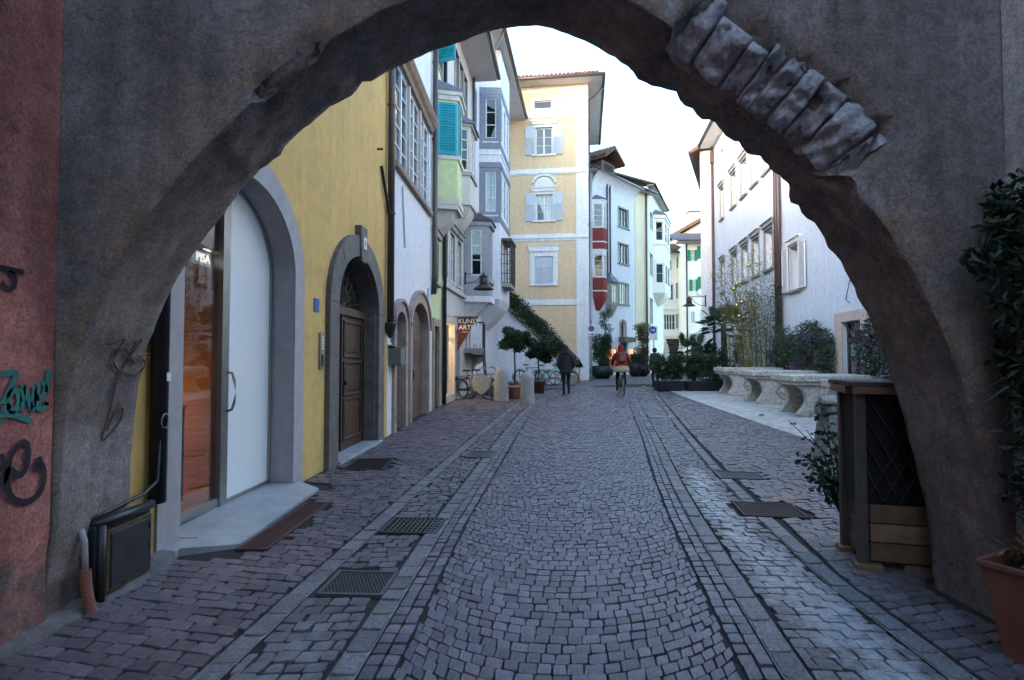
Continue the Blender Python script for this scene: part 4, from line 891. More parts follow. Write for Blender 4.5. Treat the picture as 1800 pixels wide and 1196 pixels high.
def oriel(h, plan, z0, z1, m, wins, corb=None, cap=None, name='oriel', label=None, wk={}, top=.0, cm='pale_grey', capm='lead_roof', bands=(), root=None):
    """walls between plan points; wins: {segment: [(a,b,z0,z1,kw)]} with a,b as fractions"""
    root = root or h.root; b = MB()
    for i in range(len(plan)-1):
        p, q = plan[i], plan[i+1]; w = math.hypot(q[0]-p[0], q[1]-p[1]); add_wall(b, seg_matrix(p, q), rect(0, w, z0, z1), [rect(a*w, c_*w, e, f) for a, c_, e, f, k in wins.get(i, [])], .1)
    n = len(plan); b.add([(x, y, z0) for x, y in plan] + [(x, y, z1) for x, y in plan], [tuple(range(n-1, -1, -1)), tuple(range(n, 2*n))])
    o = b.build(name, m, root)
    if label: o['label'] = label
    cx0 = sum(p[0] for p in plan)/n; MB().plan([(cx0+(x-cx0)*.8, y*.72 if y < 0 else -.005) for x, y in plan], z0+.05, z1-.05).build('shade_backing', 'dark_room', o)  # dark core added inside the oriel, its colour stands in for room shade
    for i, l in wins.items():
        p, q = plan[i], plan[i+1]; w = math.hypot(q[0]-p[0], q[1]-p[1])
        for a, c_, e, f, k in l:
            kk = dict(case=1, nz=3, rec=.03, fw=.045); kk.update(wk); kk.update(k); add_window(root, seg_matrix(p, q), a*w, c_*w, e, f, **kk)
    cx = sum(p[0] for p in plan)/n
    def off(d): return [((x-cx)*(1+d*.7)+cx, (y-d if y < -.01 else y)) for x, y in plan]
    for (za, zb, d, bm_) in bands:
        MB().plan(off(d), za, zb).build('moulding', bm_, o)
    if corb:
        zc = corb; k = MB(); rings = []
        for f in (0, .25, .5, .75, 1.0):
            s = 1-f**1.6*.95; rings.append([Vector((cx+(x-cx)*(1-.55*f), y*s, z0-(z0-zc)*f)) for x, y in plan])
        k.loft(rings); k.build('corbel', cm, o)
    if cap:
        k = MB(); P = off(.14); k.loft([[Vector((x, y, z1)) for x, y in P], [Vector((x, y, z1+.06)) for x, y in P], [Vector((cx+(x-cx)*.35, y*.12, z1+cap)) for x, y in P]]); k.build('oriel_roof', capm, o)
    return o
PL1 = [(.38, 0), (.55, -.60), (1.52, -.60), (1.7, 0)]
o1 = oriel(G1, PL1, 5.75, 8.75, 'lime', {0: [(.18, .92, 7.0, 8.4, {})], 1: [(.1, .46, 7.0, 8.4, {}), (.54, .9, 7.0, 8.4, {})]}, corb=4.85, cap=.5, bands=((5.62, 5.78, .05, 'pale_grey'), (5.50, 5.619, .02, 'pale_grey'), (6.86, 6.98, .05, 'pale_grey'), (8.5, 8.64, .06, 'pale_grey'), (8.641, 8.76, .12, 'pale_grey')), label='lime oriel on a stone corbel')
louvre(G1.root, seg_matrix(PL1[0], PL1[1]), .08, .60, 6.99, 8.42, 'turquoise', 17, slats_obj=True)
louvre(G1.root, seg_matrix(PL1[1], PL1[2]), .04, .45, 6.99, 8.42, 'turquoise', 17)
MB().box(.30, .38, -.06, .02, 5.75, 8.75).build('pilaster', 'pale_grey', G1.root)
G1.roof(0, 1.7, 12, .8)
# --- grey white house with shop and sign
X4 = facx(16.5); S4 = .09
K4 = House('gallery_house', 'pale grey house with cornice windows, oriels and a lit gallery shop', (X4, 16.5), (S4, 1))
for a, c_ in ((.22, .85), (1.25, 2.0), (2.45, 3.15)): K4.win(a, c_, 3.9, 5.4, case=2, nu=1, nz=4, sur='pale_grey', sw=.08, corn='grey_stone', rec=.06, curt=.0)
K4.holes.append(rect(.3, 1.75, .3, 2.5)); K4.holes.append(rect(2.3, 3.1, 0.1, 2.4))
for k in range(3): K4.win(1.9+k*.85, 2.6+k*.85, 10.0, 11.7, case=1, nz=2, fm='slate_blue', sur='oriel_grey', sw=.07)
K4.wall(0, 5.4, 0, 12.4, 'pale_grey', inner=3.0)
MB().box(0, 4.0, -.10, .03, 3.55, 3.68).build('string_course', 'pale_grey', K4.root, bev=.01); MB().box(.1, 3.6, -.02, .03, 2.75, 3.5).build('fascia_panel', 'oriel_grey' if False else 'pale_grey', K4.root)
sw = MB(); sw.box(.15, .3, -.06, .05, .05, 2.5); sw.box(1.75, 1.95, -.06, .05, .05, 2.5); sw.box(.15, 1.95, -.06, .05, 2.501, 2.68); sw.box(.3, 1.75, -.03, .05, .05, .3); sw.build('shop_surround', 'pinkish', K4.root)
wf = MB(); wf.box(.3, .36, .18, .24, .3, 2.5); wf.box(1.69, 1.75, .18, .24, .3, 2.5); wf.box(.36, 1.69, .18, .24, 2.05, 2.11); wf.box(.36, 1.69, .18, .24, .3, .36); wfo = wf.build('shop_window', 'dark_metal', K4.root)
MB().box(.36, 1.69, .20, .206, .36, 2.05).build('pane', 'glass', wfo); MB().box(.36, 1.69, .20, .206, 2.11, 2.5).build('pane', 'glass', wfo)
mat('gallery_wall', (.95, .72, .36), None, .8); MB().box(.25, 1.9, 1.4, 1.45, .2, 2.6).box(.1, .15, .32, 1.4, .2, 2.6).box(1.9, 1.95, .32, 1.4, .2, 2.6).box(.1, 1.95, .32, 1.45, 2.6, 2.65).box(.1, 1.95, .32, 1.45, .15, .2).build('shop_room', 'gallery_wall', K4.root)
gl = thing('gallery_lamp', 'warm ceiling lamp lighting the gallery window', 'lamp', K4.O + K4.u*1.0 + Vector((-.85, .05, 0))); MB().lathe([(.09, 2.42), (.12, 2.5), (.05, 2.58)], 12).build('shade', 'lamp_warm', gl)
ld = bpy.data.lights.new('gallery_light', 'POINT'); ld.energy = 12; ld.color = (1, .75, .42); ld.shadow_soft_size = .1; lo = bpy.data.objects.new('gallery_light', ld); C.objects.link(lo); lo.parent = gl; lo.location = (0, 0, 2.3)
MB().box(2.3, 3.1, .2, .25, .1, 2.4).build('door_leaf', 'brown_wood', K4.root)
dpipe(K4.root, [(.05, -.09, 12.2), (.05, -.09, .1)], .06, 'pipe_black')
PL2 = [(1.7, 0), (1.95, -.52), (3.1, -.52), (3.3, 0)]
oriel(K4, PL2, 6.5, 9.1, 'pale_grey', {0: [(.2, .9, 7.55, 8.95, {'nz': 4})], 1: [(.08, .46, 7.55, 8.95, {'nz': 4}), (.54, .92, 7.55, 8.95, {'nz': 4})]}, corb=5.6, cap=.55, bands=((7.38, 7.5, .06, 'grey_stone'), (9.0, 9.12, .07, 'grey_stone'), (6.42, 6.53, .05, 'pale_grey')))
PL3 = [(3.7, 0), (3.95, -.88), (4.95, -.88), (5.2, 0)]
oriel(K4, PL3, 3.65, 6.35, 'oriel_grey', {0: [(.30, .72, 4.4, 6.05, {'nz': 3, 'curt': .0})], 1: [(.08, .3, 4.4, 6.05, {}), (.38, .62, 4.4, 6.05, {}), (.7, .92, 4.4, 6.05, {})]}, corb=2.75, cap=.6, capm='roof_brown', cm='white_plaster', bands=((4.15, 4.28, .07, 'oriel_grey'), (6.2, 6.36, .09, 'oriel_grey'), (3.45, 3.66, .08, 'white_plaster')), label='grey stone oriel above the street lamp')
MB().add([], []); K4.roof(0, 5.5, 12.4, 1.0)
# hanging sign
sgn = thing('banner_sign', 'dark red triangular hanging sign lettered KUNST ARTE', 'sign', aty(804, 590, 18.2)*1.0)
sgn.location.z = 0; z1, z0 = aty(804, 558, 18.2).z, aty(804, 616, 18.2).z; sw_ = aty(841, 558, 18.2).x - aty(804, 558, 18.2).x
MB().prism([(0, z1), (sw_, z1), (0.02, z0), (0, z0)], -.012, .012).build('banner', 'maroon', sgn); text_mesh('KUNST', .21, 'sign_white', sgn, T(.36, -.016, z1-.13), .002); text_mesh('ARTE', .21, 'sign_white', sgn, T(.29, -.016, z1-.33), .002); MB().box(.14, .4, -.015, -.013, z1-.475, z1-.465).build('underline', 'sign_white', sgn)
MB().tube([(-.3, .0, z1+.02), (sw_, 0, z1+.02)], .012, 6).build('bracket', 'iron', sgn)
def street_lamp(name, label, p, sgn_, L=1.0, s=1.0):
    t = thing(name, label, 'street lamp', p); b = MB()
    b.box(-.03, .03, -.03, .03, -.55*s, .1*s); b.tube([(0, 0, 0), (sgn_*L, 0, 0)], .02*s, 8); b.tube([(sgn_*L*.75*math.sin(a), 0, -.5*s+.45*s*(1-math.cos(a))) for a in [k*math.pi/16 for k in range(9)]], .016*s, 6); b.build('bracket', 'iron', t)
    x = sgn_*(L-.05); hd = MB(); hd.lathe([(.02, .08), (.03, -.02), (.10, -.05), (.14, -.08)], 14, (x, 0, 0)); hd.lathe([(.15, -.36), (.20, -.40), (.34, -.50), (.345, -.52), (.18, -.43)], 18, (x, 0, 0)); ho = hd.build('shade', 'iron', t, True)
    c_ = MB()
    for k in range(8):
        a = k*math.pi/4; c_.bar((x+.14*math.cos(a), .14*math.sin(a), -.08), (x+.15*math.cos(a), .15*math.sin(a), -.36), .018)
    c_.build('cage', 'iron', t); MB().lathe([(.11, -.38), (.13, -.25), (.11, -.09)], 12, (x, 0, 0)).build('lantern_glass', 'lantern_glass', t, True)
    return t
street_lamp('street_lamp', 'black wall lantern on a curved bracket by the grey oriel', aty(819, 482, 18.9) + Vector((-.02, 0, 0)), 1, .66, .62)
# --- white house with slate oriel tower
X5 = X4 + S4*5.45
K5 = House('oriel_house', 'white house with slate blue oriel tower beside the beige house', (X5, 21.9), (.13, 1))
K5.win(.2, .8, 10.6, 12.2, case=1, nz=3, fm='white_wood', sur='oriel_grey'); K5.holes.append(rect(.3, 1.2, 1.9, 3.4)); K5.wall(0, 9.3, 0, 14.6, 'white_plaster')
MB().box(.3, 1.2, .2, .25, 1.9, 3.4).build('door_leaf', 'brown_wood', K5.root)
PL5 = [(1.6, 0), (1.75, -.86), (4.6, -.86), (4.75, 0)]
oriel(K5, PL5, 3.9, 14.4, 'white_plaster', {0: [(.30, .80, 10.65, 12.35, {'nz': 3, 'sur': 'slate_blue', 'sw': .12}), (.30, .80, 7.55, 9.25, {'nz': 3, 'sur': 'slate_blue', 'sw': .12, 'curt': .9})], 1: [(.06, .28, 10.65, 12.35, {}), (.38, .62, 10.65, 12.35, {}), (.7, .92, 10.65, 12.35, {}), (.06, .28, 7.55, 9.25, {}), (.38, .62, 7.55, 9.25, {}), (.7, .92, 7.55, 9.25, {})]}, corb=2.7, cm='white_plaster', bands=((10.2, 10.45, .03, 'slate_blue'), (12.5, 12.8, .03, 'slate_blue'), (7.1, 7.35, .03, 'slate_blue'), (9.4, 9.62, .05, 'slate_blue'), (9.0+.95, 10.0, .04, 'trim')), name='oriel_tower')
sl = MB()
for z0, z1 in ((10.45, 12.5), (7.35, 9.4)):
    for i in (0, 1):
        p, q = PL5[i], PL5[i+1]; w = math.hypot(q[0]-p[0], q[1]-p[1]); mm = seg_matrix(p, q); bb = MB(mm)
        bb.box(0, w*(.16 if i == 0 else .05), -.02, .0, z0, z1); bb.box(w*(.93 if i == 0 else .95), w, -.02, 0, z0, z1); sl.add(bb.v, bb.f)
sl.build('panelling', 'slate_blue', K5.root)
IB = [(2.0, -.87), (2.1, -1.25), (3.6, -1.25), (3.7, -.87)]
io = MB(); 
for i in range(3):
    p, q = IB[i], IB[i+1]; w = math.hypot(q[0]-p[0], q[1]-p[1]); k = MB(seg_matrix(p, q)); nb = max(3, int(w/.13))
    for j in range(nb+1): k.box(w*j/nb-.012, w*j/nb+.012, -.012, .012, 4.6, 6.4)
    for z in (4.6, 5.0, 5.4, 5.8, 6.2): k.box(0, w, -.01, .01, z, z+.025)
    io.add(k.v, k.f)
io.build('window_cage', 'iron', K5.root); MB().plan([(x, y-.05 if y < -1 else y) for x, y in IB], 6.4, 6.5).build('cage_roof', 'roof_brown', K5.root); MB().plan(IB, 4.45, 4.58).build('cage_sill', 'grey_stone', K5.root)
K5.roof(.6, 9.2, 14.6, 1.15, soff='soffit'); dpipe(K5.root, [(.7, -1.15, 14.6), (.35, -.8, 13.6), (-.1, -.10, 12.8), (-.1, -.1, 3.0)], .06, clips=False)
# balcony and dark undercroft
bal = thing('balcony', 'stone and iron balcony with carved panel above the parked bicycles', 'balcony', (0, 0, 0)); bx0, bx1, by0, by1 = -1.75, -1.02, 20.3, 22.2
MB().box(bx0, bx1, by0, by1, 1.62, 1.80).build('slab', 'grey_stone', bal, bev=.02); MB().prism([(bx0, .1), (bx0, 1.6), (bx1, 1.6), (bx1, 1.35), (bx1-.35, 1.18), (bx0+.25, 1.0), (bx0+.2, .1)], by1-.25, by1-.05).build('support', 'grey_stone', bal)
br = MB()
for k in range(7): x = bx0+(bx1-bx0)*k/6; br.bar((x, by0+.03, 1.8), (x, by0+.03, 2.7), .02)
for k in range(10): y = by0+(by1-by0)*k/9; br.bar((bx1-.03, y, 1.8), (bx1-.03, y, 2.7), .02)
br.bar((bx0, by0+.03, 2.72), (bx1, by0+.03, 2.72), .05); br.bar((bx1-.03, by0, 2.72), (bx1-.03, by1, 2.72), .05); br.build('railing', 'iron', bal)
MB().prism([(bx0+.28, 1.85), (bx0+.28, 2.6), (bx1-.1, 2.6), (bx1-.1, 2.0), (bx1-.22, 1.88), (bx1-.3, 1.98)], by0-.01, by0+.02).build('carved_panel', 'white_wood', bal)
MB().bar((bx1-.02, by0+.3, 1.8), (bx1+.15, by0-.6, .2), .08, .2).build('stair_string', 'brown_wood', bal)
# --- stairs with ivy in front of the beige house
YS = 28.4
stp = thing('outside_stair', 'white walled outside stair with iron railing climbing to the left', 'staircase', (0, 0, 0))
P_ = lambda x, y, Y=YS: (lambda p: (p.x, p.z))(aty(x, y, Y))
gz = g(YS)
a, c_, d_, e = P_(872, 552), P_(892, 545), P_(1018, 660), P_(872, 600)
MB().prism([(a[0], gz-.05), (a[0], a[1]), (c_[0], c_[1]), (d_[0]-.05, gz+.25), (d_[0]-.05, gz-.05)], YS, YS+.25).build('stair_wall', 'white_plaster', stp)
MB().prism([(c_[0]-.05, c_[1]+.02), (d_[0], gz+.27), (d_[0], gz+.40), (c_[0]-.05, c_[1]+.15)], YS-.06, YS+.3).build('coping', 'grey_stone', stp)
ns = 18
for k in range(ns): x = d_[0]-.1-(d_[0]-c_[0])*k/ns; MB().box(x-(d_[0]-c_[0])/ns, x, YS+.25, YS+1.7, gz, gz+.17*(k+1)).build('step', 'grey_stone', stp)
rl = MB(); q0, q1 = Vector((c_[0], YS+.02, c_[1]+1.0)), Vector((d_[0], YS+.02, gz+1.2)); rl.tube([q0, q1, q1+Vector((.12, 0, -.25))], .03, 6); rl.bar(q1, q1-Vector((0, 0, 1.2)), .05)
for k in range(1, 24):
    p = q0.lerp(q1, k/24); rl.bar(p, p-Vector((0, 0, .85)), .018)
    if k % 2: rl.tube([p+Vector((.08*math.cos(t*.8), 0, -.4+.1*math.sin(t*.8))) for t in range(8)], .01, 4, closed=True)
rl.build('railing', 'iron', stp)
MB().box(d_[0]-.75, d_[0]-.15, YS-.9, YS-.3, gz, gz+.45).build('stone_block', 'grey_stone', stp)
iv = thing('ivy', 'dark green ivy covering the outside stair railing', 'ivy', (0, YS, gz)); lb = MB(); pts = []
random.seed(5)
while len(pts) < 9500:
    f = rnd(); w = .30+.12*math.sin(f*9)**2 if f < .62 else .36*(1-f)/.38
    base = q0.lerp(q1, f*.98); pts.append((base.x + ru(-.1, .25), -.15+ru(-.25, .25), base.z - gz - .42 + max(-1.5, min(1.5, random.gauss(0, 1)))*w*.8))
leaves(lb, pts, .11); lb.build('foliage', 'leaf_ivy', iv, fix=False); MB().tube([(q0.x+.2, -.02, q0.z-gz-.7), ((q0.x+q1.x)/2, -.02, (q0.z+q1.z)/2-gz-.65), (q1.x-.6, -.02, .3)], .03, 6).build('stem', 'bark', iv)
# --- beige house
Bh = House('beige_house', 'tall beige house with white bands and grey shuttered windows', (-.33, 31), (1, -.13))
bw_ = Bh.uz(1034, 560)[0]
r1 = Bh.rectp(938, 177, 970, 191); Bh.win(*r1, case=1, nz=1, sur='trim', sw=.14, rec=.1)
for (x0, y0, x1, y1, ct) in ((941, 224, 971, 272, 0), (942, 342, 971, 388, 1)):
    r = Bh.rectp(x0, y0, x1, y1); Bh.win(*r, case=2, nz=3, sur='trim', sw=.16, sill='trim', corn='trim', rec=.12, fw=.07, curt=.98*ct)
    w = .52
    for a in (r[0]-w-.03, r[1]+.03): louvre(Bh.root, Matrix(), a, a+w, r[2]-.02, r[3]+.05, 'shutter_grey', 12, y=-.09, solid=.38)
    if ct:
        c0 = (r[0]+r[1])/2; pz = r[3]+.62; MB().ring([(c0-.55*math.cos(math.pi*k/12), pz+.38*math.sin(math.pi*k/12)) for k in range(13)], [(c0-.68*math.cos(math.pi*k/12), pz+.5*math.sin(math.pi*k/12)-.02) for k in range(13)], -.12, .0).build('pediment', 'trim', Bh.root); MB().prism([(c0-.5, pz-.2), (c0+.5, pz-.2), (c0+.5, pz), (c0+.3, pz+.25), (c0, pz+.36), (c0-.3, pz+.25), (c0-.5, pz)], -.03, 0).build('pediment_panel', 'trim', Bh.root)
r = Bh.rectp(940, 451, 972, 500); Bh.win(*r, case=2, nz=3, sur='trim', sw=.26, sill='trim', corn='trim', rec=.2, cornh=.3); wm = (r[0]+r[1])/2
for a, c_ in ((r[0]+.01, wm-.005), (wm+.005, r[1]-.01)): louvre(Bh.root, Matrix(), a, c_, r[2]+.01, r[3]-.01, 'shutter_grey', 12, y=.05, solid=.35)
zt = Bh.uz(960, 152)[1]
Bh.wall(0, bw_, 0, zt, 'beige', depth=9)
def bandp(x0, x1, ya, yb, pr=.05, nm='band', m='trim'):
    u0, u1 = Bh.uz(x0, ya)[0], Bh.uz(x1, ya)[0]; zb, za = Bh.uz(960, yb)[1], Bh.uz(960, ya)[1]; return MB().box(max(0, u0), min(bw_+.04, u1), -pr, .0, zb, za).build(nm, m, Bh.root, bev=.01)
for ya, yb in ((194, 207), (297, 308), (412, 424), (527, 537)): bandp(880, 1040, ya, yb); 
for ya in (200, 303, 417): bandp(880, 1040, ya, ya+3, .11, 'moulding')
qu = bw_-.62
for ya, yb in ((152, 194), (207, 297), (308, 412), (424, 527), (537, 668)): u0 = qu; zb, za = Bh.uz(960, yb)[1], Bh.uz(960, ya)[1]; MB().box(qu, bw_+.035, -.04, .0, max(0, zb), za).build('pilaster', 'trim', Bh.root)
bandp(880, 1040, 152, 163, .05, 'frieze')
sd_ = MB().box(bw_, bw_+.03, .0, 9, .3, zt).build('side_wall', 'trim', Bh.root)
for k, z in enumerate((12.4, 9.0, 5.6)):
    for j in range(3):
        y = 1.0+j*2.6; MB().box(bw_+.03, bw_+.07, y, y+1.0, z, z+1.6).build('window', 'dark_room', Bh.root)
        MB(T(bw_+.03, y, 0) @ Matrix.Rotation(R(-25), 4, 'Z')).box(0, .04, -.5, 0, z, z+1.6).build('shutter', 'shutter_grey', Bh.root)
ov = .8
rf = MB().add([(-.4, -ov, zt), (bw_+ov, -ov, zt), (bw_+ov, 9, zt+.0), (-.4, 9, zt), (-.4, -ov, zt+.16), (bw_+ov, -ov, zt+.16), (bw_-1.5, 3.5, zt+1.8), (-.4, 3.5, zt+1.8), (bw_+ov, 9, zt+.16), (-.4, 9, zt+1.8), (bw_-1.5, 9, zt+1.8)], [(0,3,2,1),(4,5,6,7),(0,1,5,4),(1,2,8,5),(5,8,10,6),(7,6,10,9),(0,4,7,9,3),(3,9,10,8,2)]).build('roof', 'soffit', Bh.root)
tl = MB(); nt = int((bw_+ov+.4)/.22)
for k in range(nt): x = -.4+.11+k*.22; tl.tube([(x, -ov-.03, zt+.20), (min(x, bw_-1.5), 3.5, zt+1.86)], .10, 6)
tag(tl.build('roof_tiles', 'roof_tile', rf), kind='stuff')
MB().tube([(-.4, -ov-.09, zt+.06), (bw_+ov+.08, -ov-.09, zt+.06), (bw_+ov+.08, 9, zt+.06)], .10, 8).build('gutter', 'gutter', Bh.root, True)
MB().tube([(bw_+ov+.05, .5, zt-.02), (bw_+.3, .5, zt-.55), (bw_+.1, .5, zt-.7), (bw_+.1, .5, .3)], .06, 8).build('drainpipe', 'pipe_brown', Bh.root, True)
# ------------------------------------------------------------ far left of the bend
random.seed(31)
pA, pB = aty(1042, 600, 37.6), aty(1117, 600, 42.0)
H6 = House('red_oriel_house', 'white house with red oriel and roof dormer at the bend', (pA.x, pA.y), (pB.x-pA.x, pB.y-pA.y), z=.3)
w6 = (pB-pA).to_2d().length
for (y0, y1, cz) in ((368, 400, 3), (430, 464, 3), (499, 535, 4)):
    r = H6.rectp(1087, y0, 1104, y1); H6.win(*r, case=cz, nz=2 if cz == 3 else 1, fm='grey_wood' if cz == 3 else 'white_wood', sur='grey_stone', sw=.10, sill='grey_stone', rec=.1)
ra = H6.rectp(1091, 565, 1099, 594); ap = arch_poly(ra[0], ra[1], ra[2], ra[3]-.35, .35, 10); H6.holes.append(ap)
s1 = H6.rectp(1066, 612, 1086, 652); s2 = H6.rectp(1106, 612, 1116.5, 648); s3 = H6.rectp(1090, 603, 1103, 655)
for r in (s1, s2, s3): H6.holes.append(rect(r[0], r[1], max(r[2], .5), r[3]))
zt6 = H6.uz(1075, 318)[1]
H6.wall(0, w6, .2, zt6, 'white_plaster', depth=7, inner=4.2)
MB().ring(ap, [(x+(x-(ra[0]+ra[1])/2)*.5, z+(.15 if z > ra[2] else 0)) for x, z in ap], -.04, .03).build('stone_surround', 'pink_stone', H6.root); MB().prism(ap, .15, .2).build('shutter', 'brown_wood', H6.root)
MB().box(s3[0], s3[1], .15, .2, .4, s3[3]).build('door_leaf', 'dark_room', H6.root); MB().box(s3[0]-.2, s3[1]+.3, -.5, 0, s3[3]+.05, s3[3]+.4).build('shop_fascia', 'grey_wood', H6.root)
for r in (s1, s2):
    f = MB(); f.box(r[0], r[0]+.06, .08, .14, .5, r[3]); f.box(r[1]-.06, r[1], .08, .14, .5, r[3]); f.box(r[0]+.06, r[1]-.06, .08, .14, r[3]-.06, r[3]); f.box(r[0]+.06, r[1]-.06, .08, .14, .5, .58); fo = f.build('shop_window', 'dark_metal', H6.root); MB().box(r[0]+.06, r[1]-.06, .10, .106, .58, r[3]-.06).build('pane', 'glass', fo)
    MB().box(r[0]-.02, r[1]+.02, .8, .84, .4, r[3]+.1).box(r[0]-.06, r[0]-.02, .3, .8, .4, r[3]+.1).box(r[1]+.02, r[1]+.06, .3, .8, .4, r[3]+.1).build('shop_room', 'shop_wall', H6.root)
    bl = MB()
    for k in range(38):
        x, y, z = ru(r[0]+.1, r[1]-.1), ru(.3, .7), .6+rnd()**1.6*(r[3]-.9); s = ru(.02, .045); bl.lathe([(s*.3, -s), (s, 0), (s*.3, s)], 6, (x, y, z))
    tag(bl.build('fairy_lights', 'bulb_red', H6.root, True), kind='stuff')
    for k in range(3):
        x = r[0]+(r[1]-r[0])*(k+.5)/3; MB().lathe([(.14, 0), (.10, .14), (.02, .2)], 10, (x, .5, r[3]-.75)).build('lamp_shade', 'lamp_warm', H6.root)
ld = bpy.data.lights.new('window_glow', 'POINT'); ld.energy = 7; ld.color = (1, .45, .2); ld.shadow_soft_size = .2; lo = bpy.data.objects.new('window_glow', ld); C.objects.link(lo); lo.parent = H6.root; lo.location = ((s1[0]+s1[1])/2, .55, 1.8)
ld2 = ld.copy(); lo = bpy.data.objects.new('window_glow', ld2); C.objects.link(lo); lo.parent = H6.root; lo.location = ((s2[0]+s2[1])/2, .55, 1.8)
# red oriel faces the camera
u0 = .0
zz = lambda y: aty(1052, y, 37.8).z
PL6 = [(.02, 0), (.48, -.58), (.95, -.52), (1.08, 0)]
oriel(H6, PL6, zz(522), zz(352), 'trim', {0: [(.12, .9, zz(400), zz(360), {'nz': 4, 'sur': 'trim', 'sw': .03}), (.12, .9, zz(487), zz(449), {'nz': 4, 'sur': 'trim', 'sw': .03})], 1: [(.15, .85, zz(400), zz(360), {'nz': 4, 'sur': 'trim', 'sw': .03}), (.15, .85, zz(487), zz(449), {'nz': 4, 'sur': 'trim', 'sw': .03})]}, corb=zz(546), cm='red_paint', cap=.4, bands=((zz(425), zz(402), .012, 'red_paint'), (zz(439.5), zz(427), .012, 'red_paint'), (zz(522), zz(489), .012, 'red_paint'), (zz(427), zz(425), .05, 'trim'), (zz(441), zz(439), .05, 'trim'), (zz(513), zz(511), .05, 'trim'), (zz(355), zz(352), .06, 'trim')))
q6 = H6.rectp(1064, 498, 1078, 536); PL6b = [(q6[0], 0), (q6[0]+.12, -.4), (q6[1]-.12, -.4), (q6[1], 0)]
oriel(H6, PL6b, q6[2], q6[3], 'grey_stone', {1: [(.1, .9, q6[2]+.2, q6[3]-.2, {'nz': 2, 'case': 2})]}, corb=q6[2]-.9, cm='grey_stone', cap=.7)
for px_ in (1071, 1066): u = H6.uz(px_, 500)[0]; dpipe(H6.root, [(u, -.1, zt6), (u, -.1, H6.uz(px_, 500)[1])], .06, clips=False)
H6.roof(-.5, w6+.1, zt6, .6, 7, .5)
tp = [(x, -.2, zt6-.2) for x in (0, 1)]
cv = MB(); 
for k in range(7):
    a = k*math.pi/12; cv.v += [(0, -.75*(1-math.cos(a)), zt6-1.0+1.0*math.sin(a)), (w6, -.75*(1-math.cos(a)), zt6-1.0+1.0*math.sin(a))]
cv.f = [(2*k, 2*k+1, 2*k+3, 2*k+2) for k in range(6)]; cv.build('cove', 'white_plaster', H6.root, True)
# dormer on that roof
um = H6.uz(1078, 300)[0]
zb = zt6+.15; dm = MB().box(um-.9, um+.9, .4, 3.2, zb, zb+1.3).build('dormer', 'grey_wood', H6.root); dm['label'] = 'tiled roof dormer'; MB().box(um-.5, um+.5, .36, .4, zb+.35, zb+1.1).build('window', 'dark_room', dm)
MB().prism([(um-1.35, zb+1.2), (um, zb+2.1), (um+1.35, zb+1.2), (um+1.35, zb+1.35), (um, zb+2.27), (um-1.35, zb+1.35)], -.2, 3.6).build('roof', 'roof_tile', dm)
k = MB()
for j in range(13):
    for sgn_ in (-1, 1): y = -.1+j*.28; k.tube([(um+sgn_*1.35, y, zb+1.4), (um, y, zb+2.32)], .11, 6)
tag(k.build('roof_tiles', 'roof_tile', dm), kind='stuff')
# brown gabled roof between beige and red-oriel house
bm_ = thing('timber_gable', 'dark brown timber gable roof behind the beige house', 'house', (0, 0, 0)); p = aty(1046, 300, 41)
MB().box(4.6, 6.2, 41.2, 47, 9, aty(1046, 300, 41).z).build('wall', 'pinkish', bm_); MB().add([(4.3, 40, p.z+1.5), (6.3, 40.3, p.z+.2), (6.8, 47, p.z+.2), (4.3, 47, p.z+1.5), (4.3, 40, p.z+1.8), (6.3, 40.3, p.z+.5), (6.8, 47, p.z+.5), (4.3, 47, p.z+1.8)], [(0,3,2,1),(4,5,6,7),(0,1,5,4),(1,2,6,5),(2,3,7,6),(3,0,4,7)]).build('roof', 'roof_tile', bm_)
# --- cream houses
pC = aty(1141, 600, 43.2); pD = aty(1166, 600, 50.5)
H7 = House('cream_house', 'plain cream house with curved corner and long drainpipe', (pB.x+.05, pB.y+.03), (pC.x-pB.x, pC.y-pB.y), z=.3)
w7 = (pC-pB).to_2d().length-.05; zt7 = H7.uz(1128, 338)[1]
sh = H7.rectp(1120, 612, 1136, 648); H7.holes.append(rect(max(.1, sh[0]), sh[1], .4, sh[3])); H7.wall(0, w7, .2, zt7, 'cream', depth=8); H7.roof(0, w7+.3, zt7, .5, 7, .45)
MB().box(max(.1, sh[0]), sh[1], .15, .2, .4, sh[3]).build('shop_window', 'dark_metal', H7.root)
bl = MB()
for k in range(22):
    x, z = ru(max(.1, sh[0])+.1, sh[1]-.1), ru(.7, sh[3]-.3); s = ru(.02, .05); bl.lathe([(s*.3, -s), (s, 0), (s*.3, s)], 6, (x, .1, z))
tag(bl.build('fairy_lights', 'bulb_red', H7.root, True), kind='stuff')
ud = H7.uz(1135, 500)[0]; dpipe(H7.root, [(ud, -.1, zt7), (ud, -.1, .4)], .07, clips=False)
H8 = House('bay_house', 'pale cream house with stacked white bay windows past the drainpipe', (pC.x+.02, pC.y+.03), (pD.x-pC.x, pD.y-pC.y), z=.4)
w8 = (pD-pC).to_2d().length; zt8 = H8.uz(1152, 350)[1]
for ya, yb in ((375, 405), (447, 485), (525, 570)):
    r = H8.rectp(1142, ya, 1147, yb); H8.win(*r, case=2, nz=2, sur='trim', sw=.1, rec=.1)
H8.wall(0, w8, .2, zt8, 'ivory', depth=8); H8.roof(-.2, w8+.3, zt8, .5, 7, .4)
ub = [H8.uz(x, 450)[0] for x in (1148, 1151, 1160, 1163)]
PL8 = [(ub[0], 0), (ub[0]+.5, -.85), (ub[2], -.85), (ub[2]+.5, 0)]
zq = lambda y: H8.uz(1152, y, .5)[1]
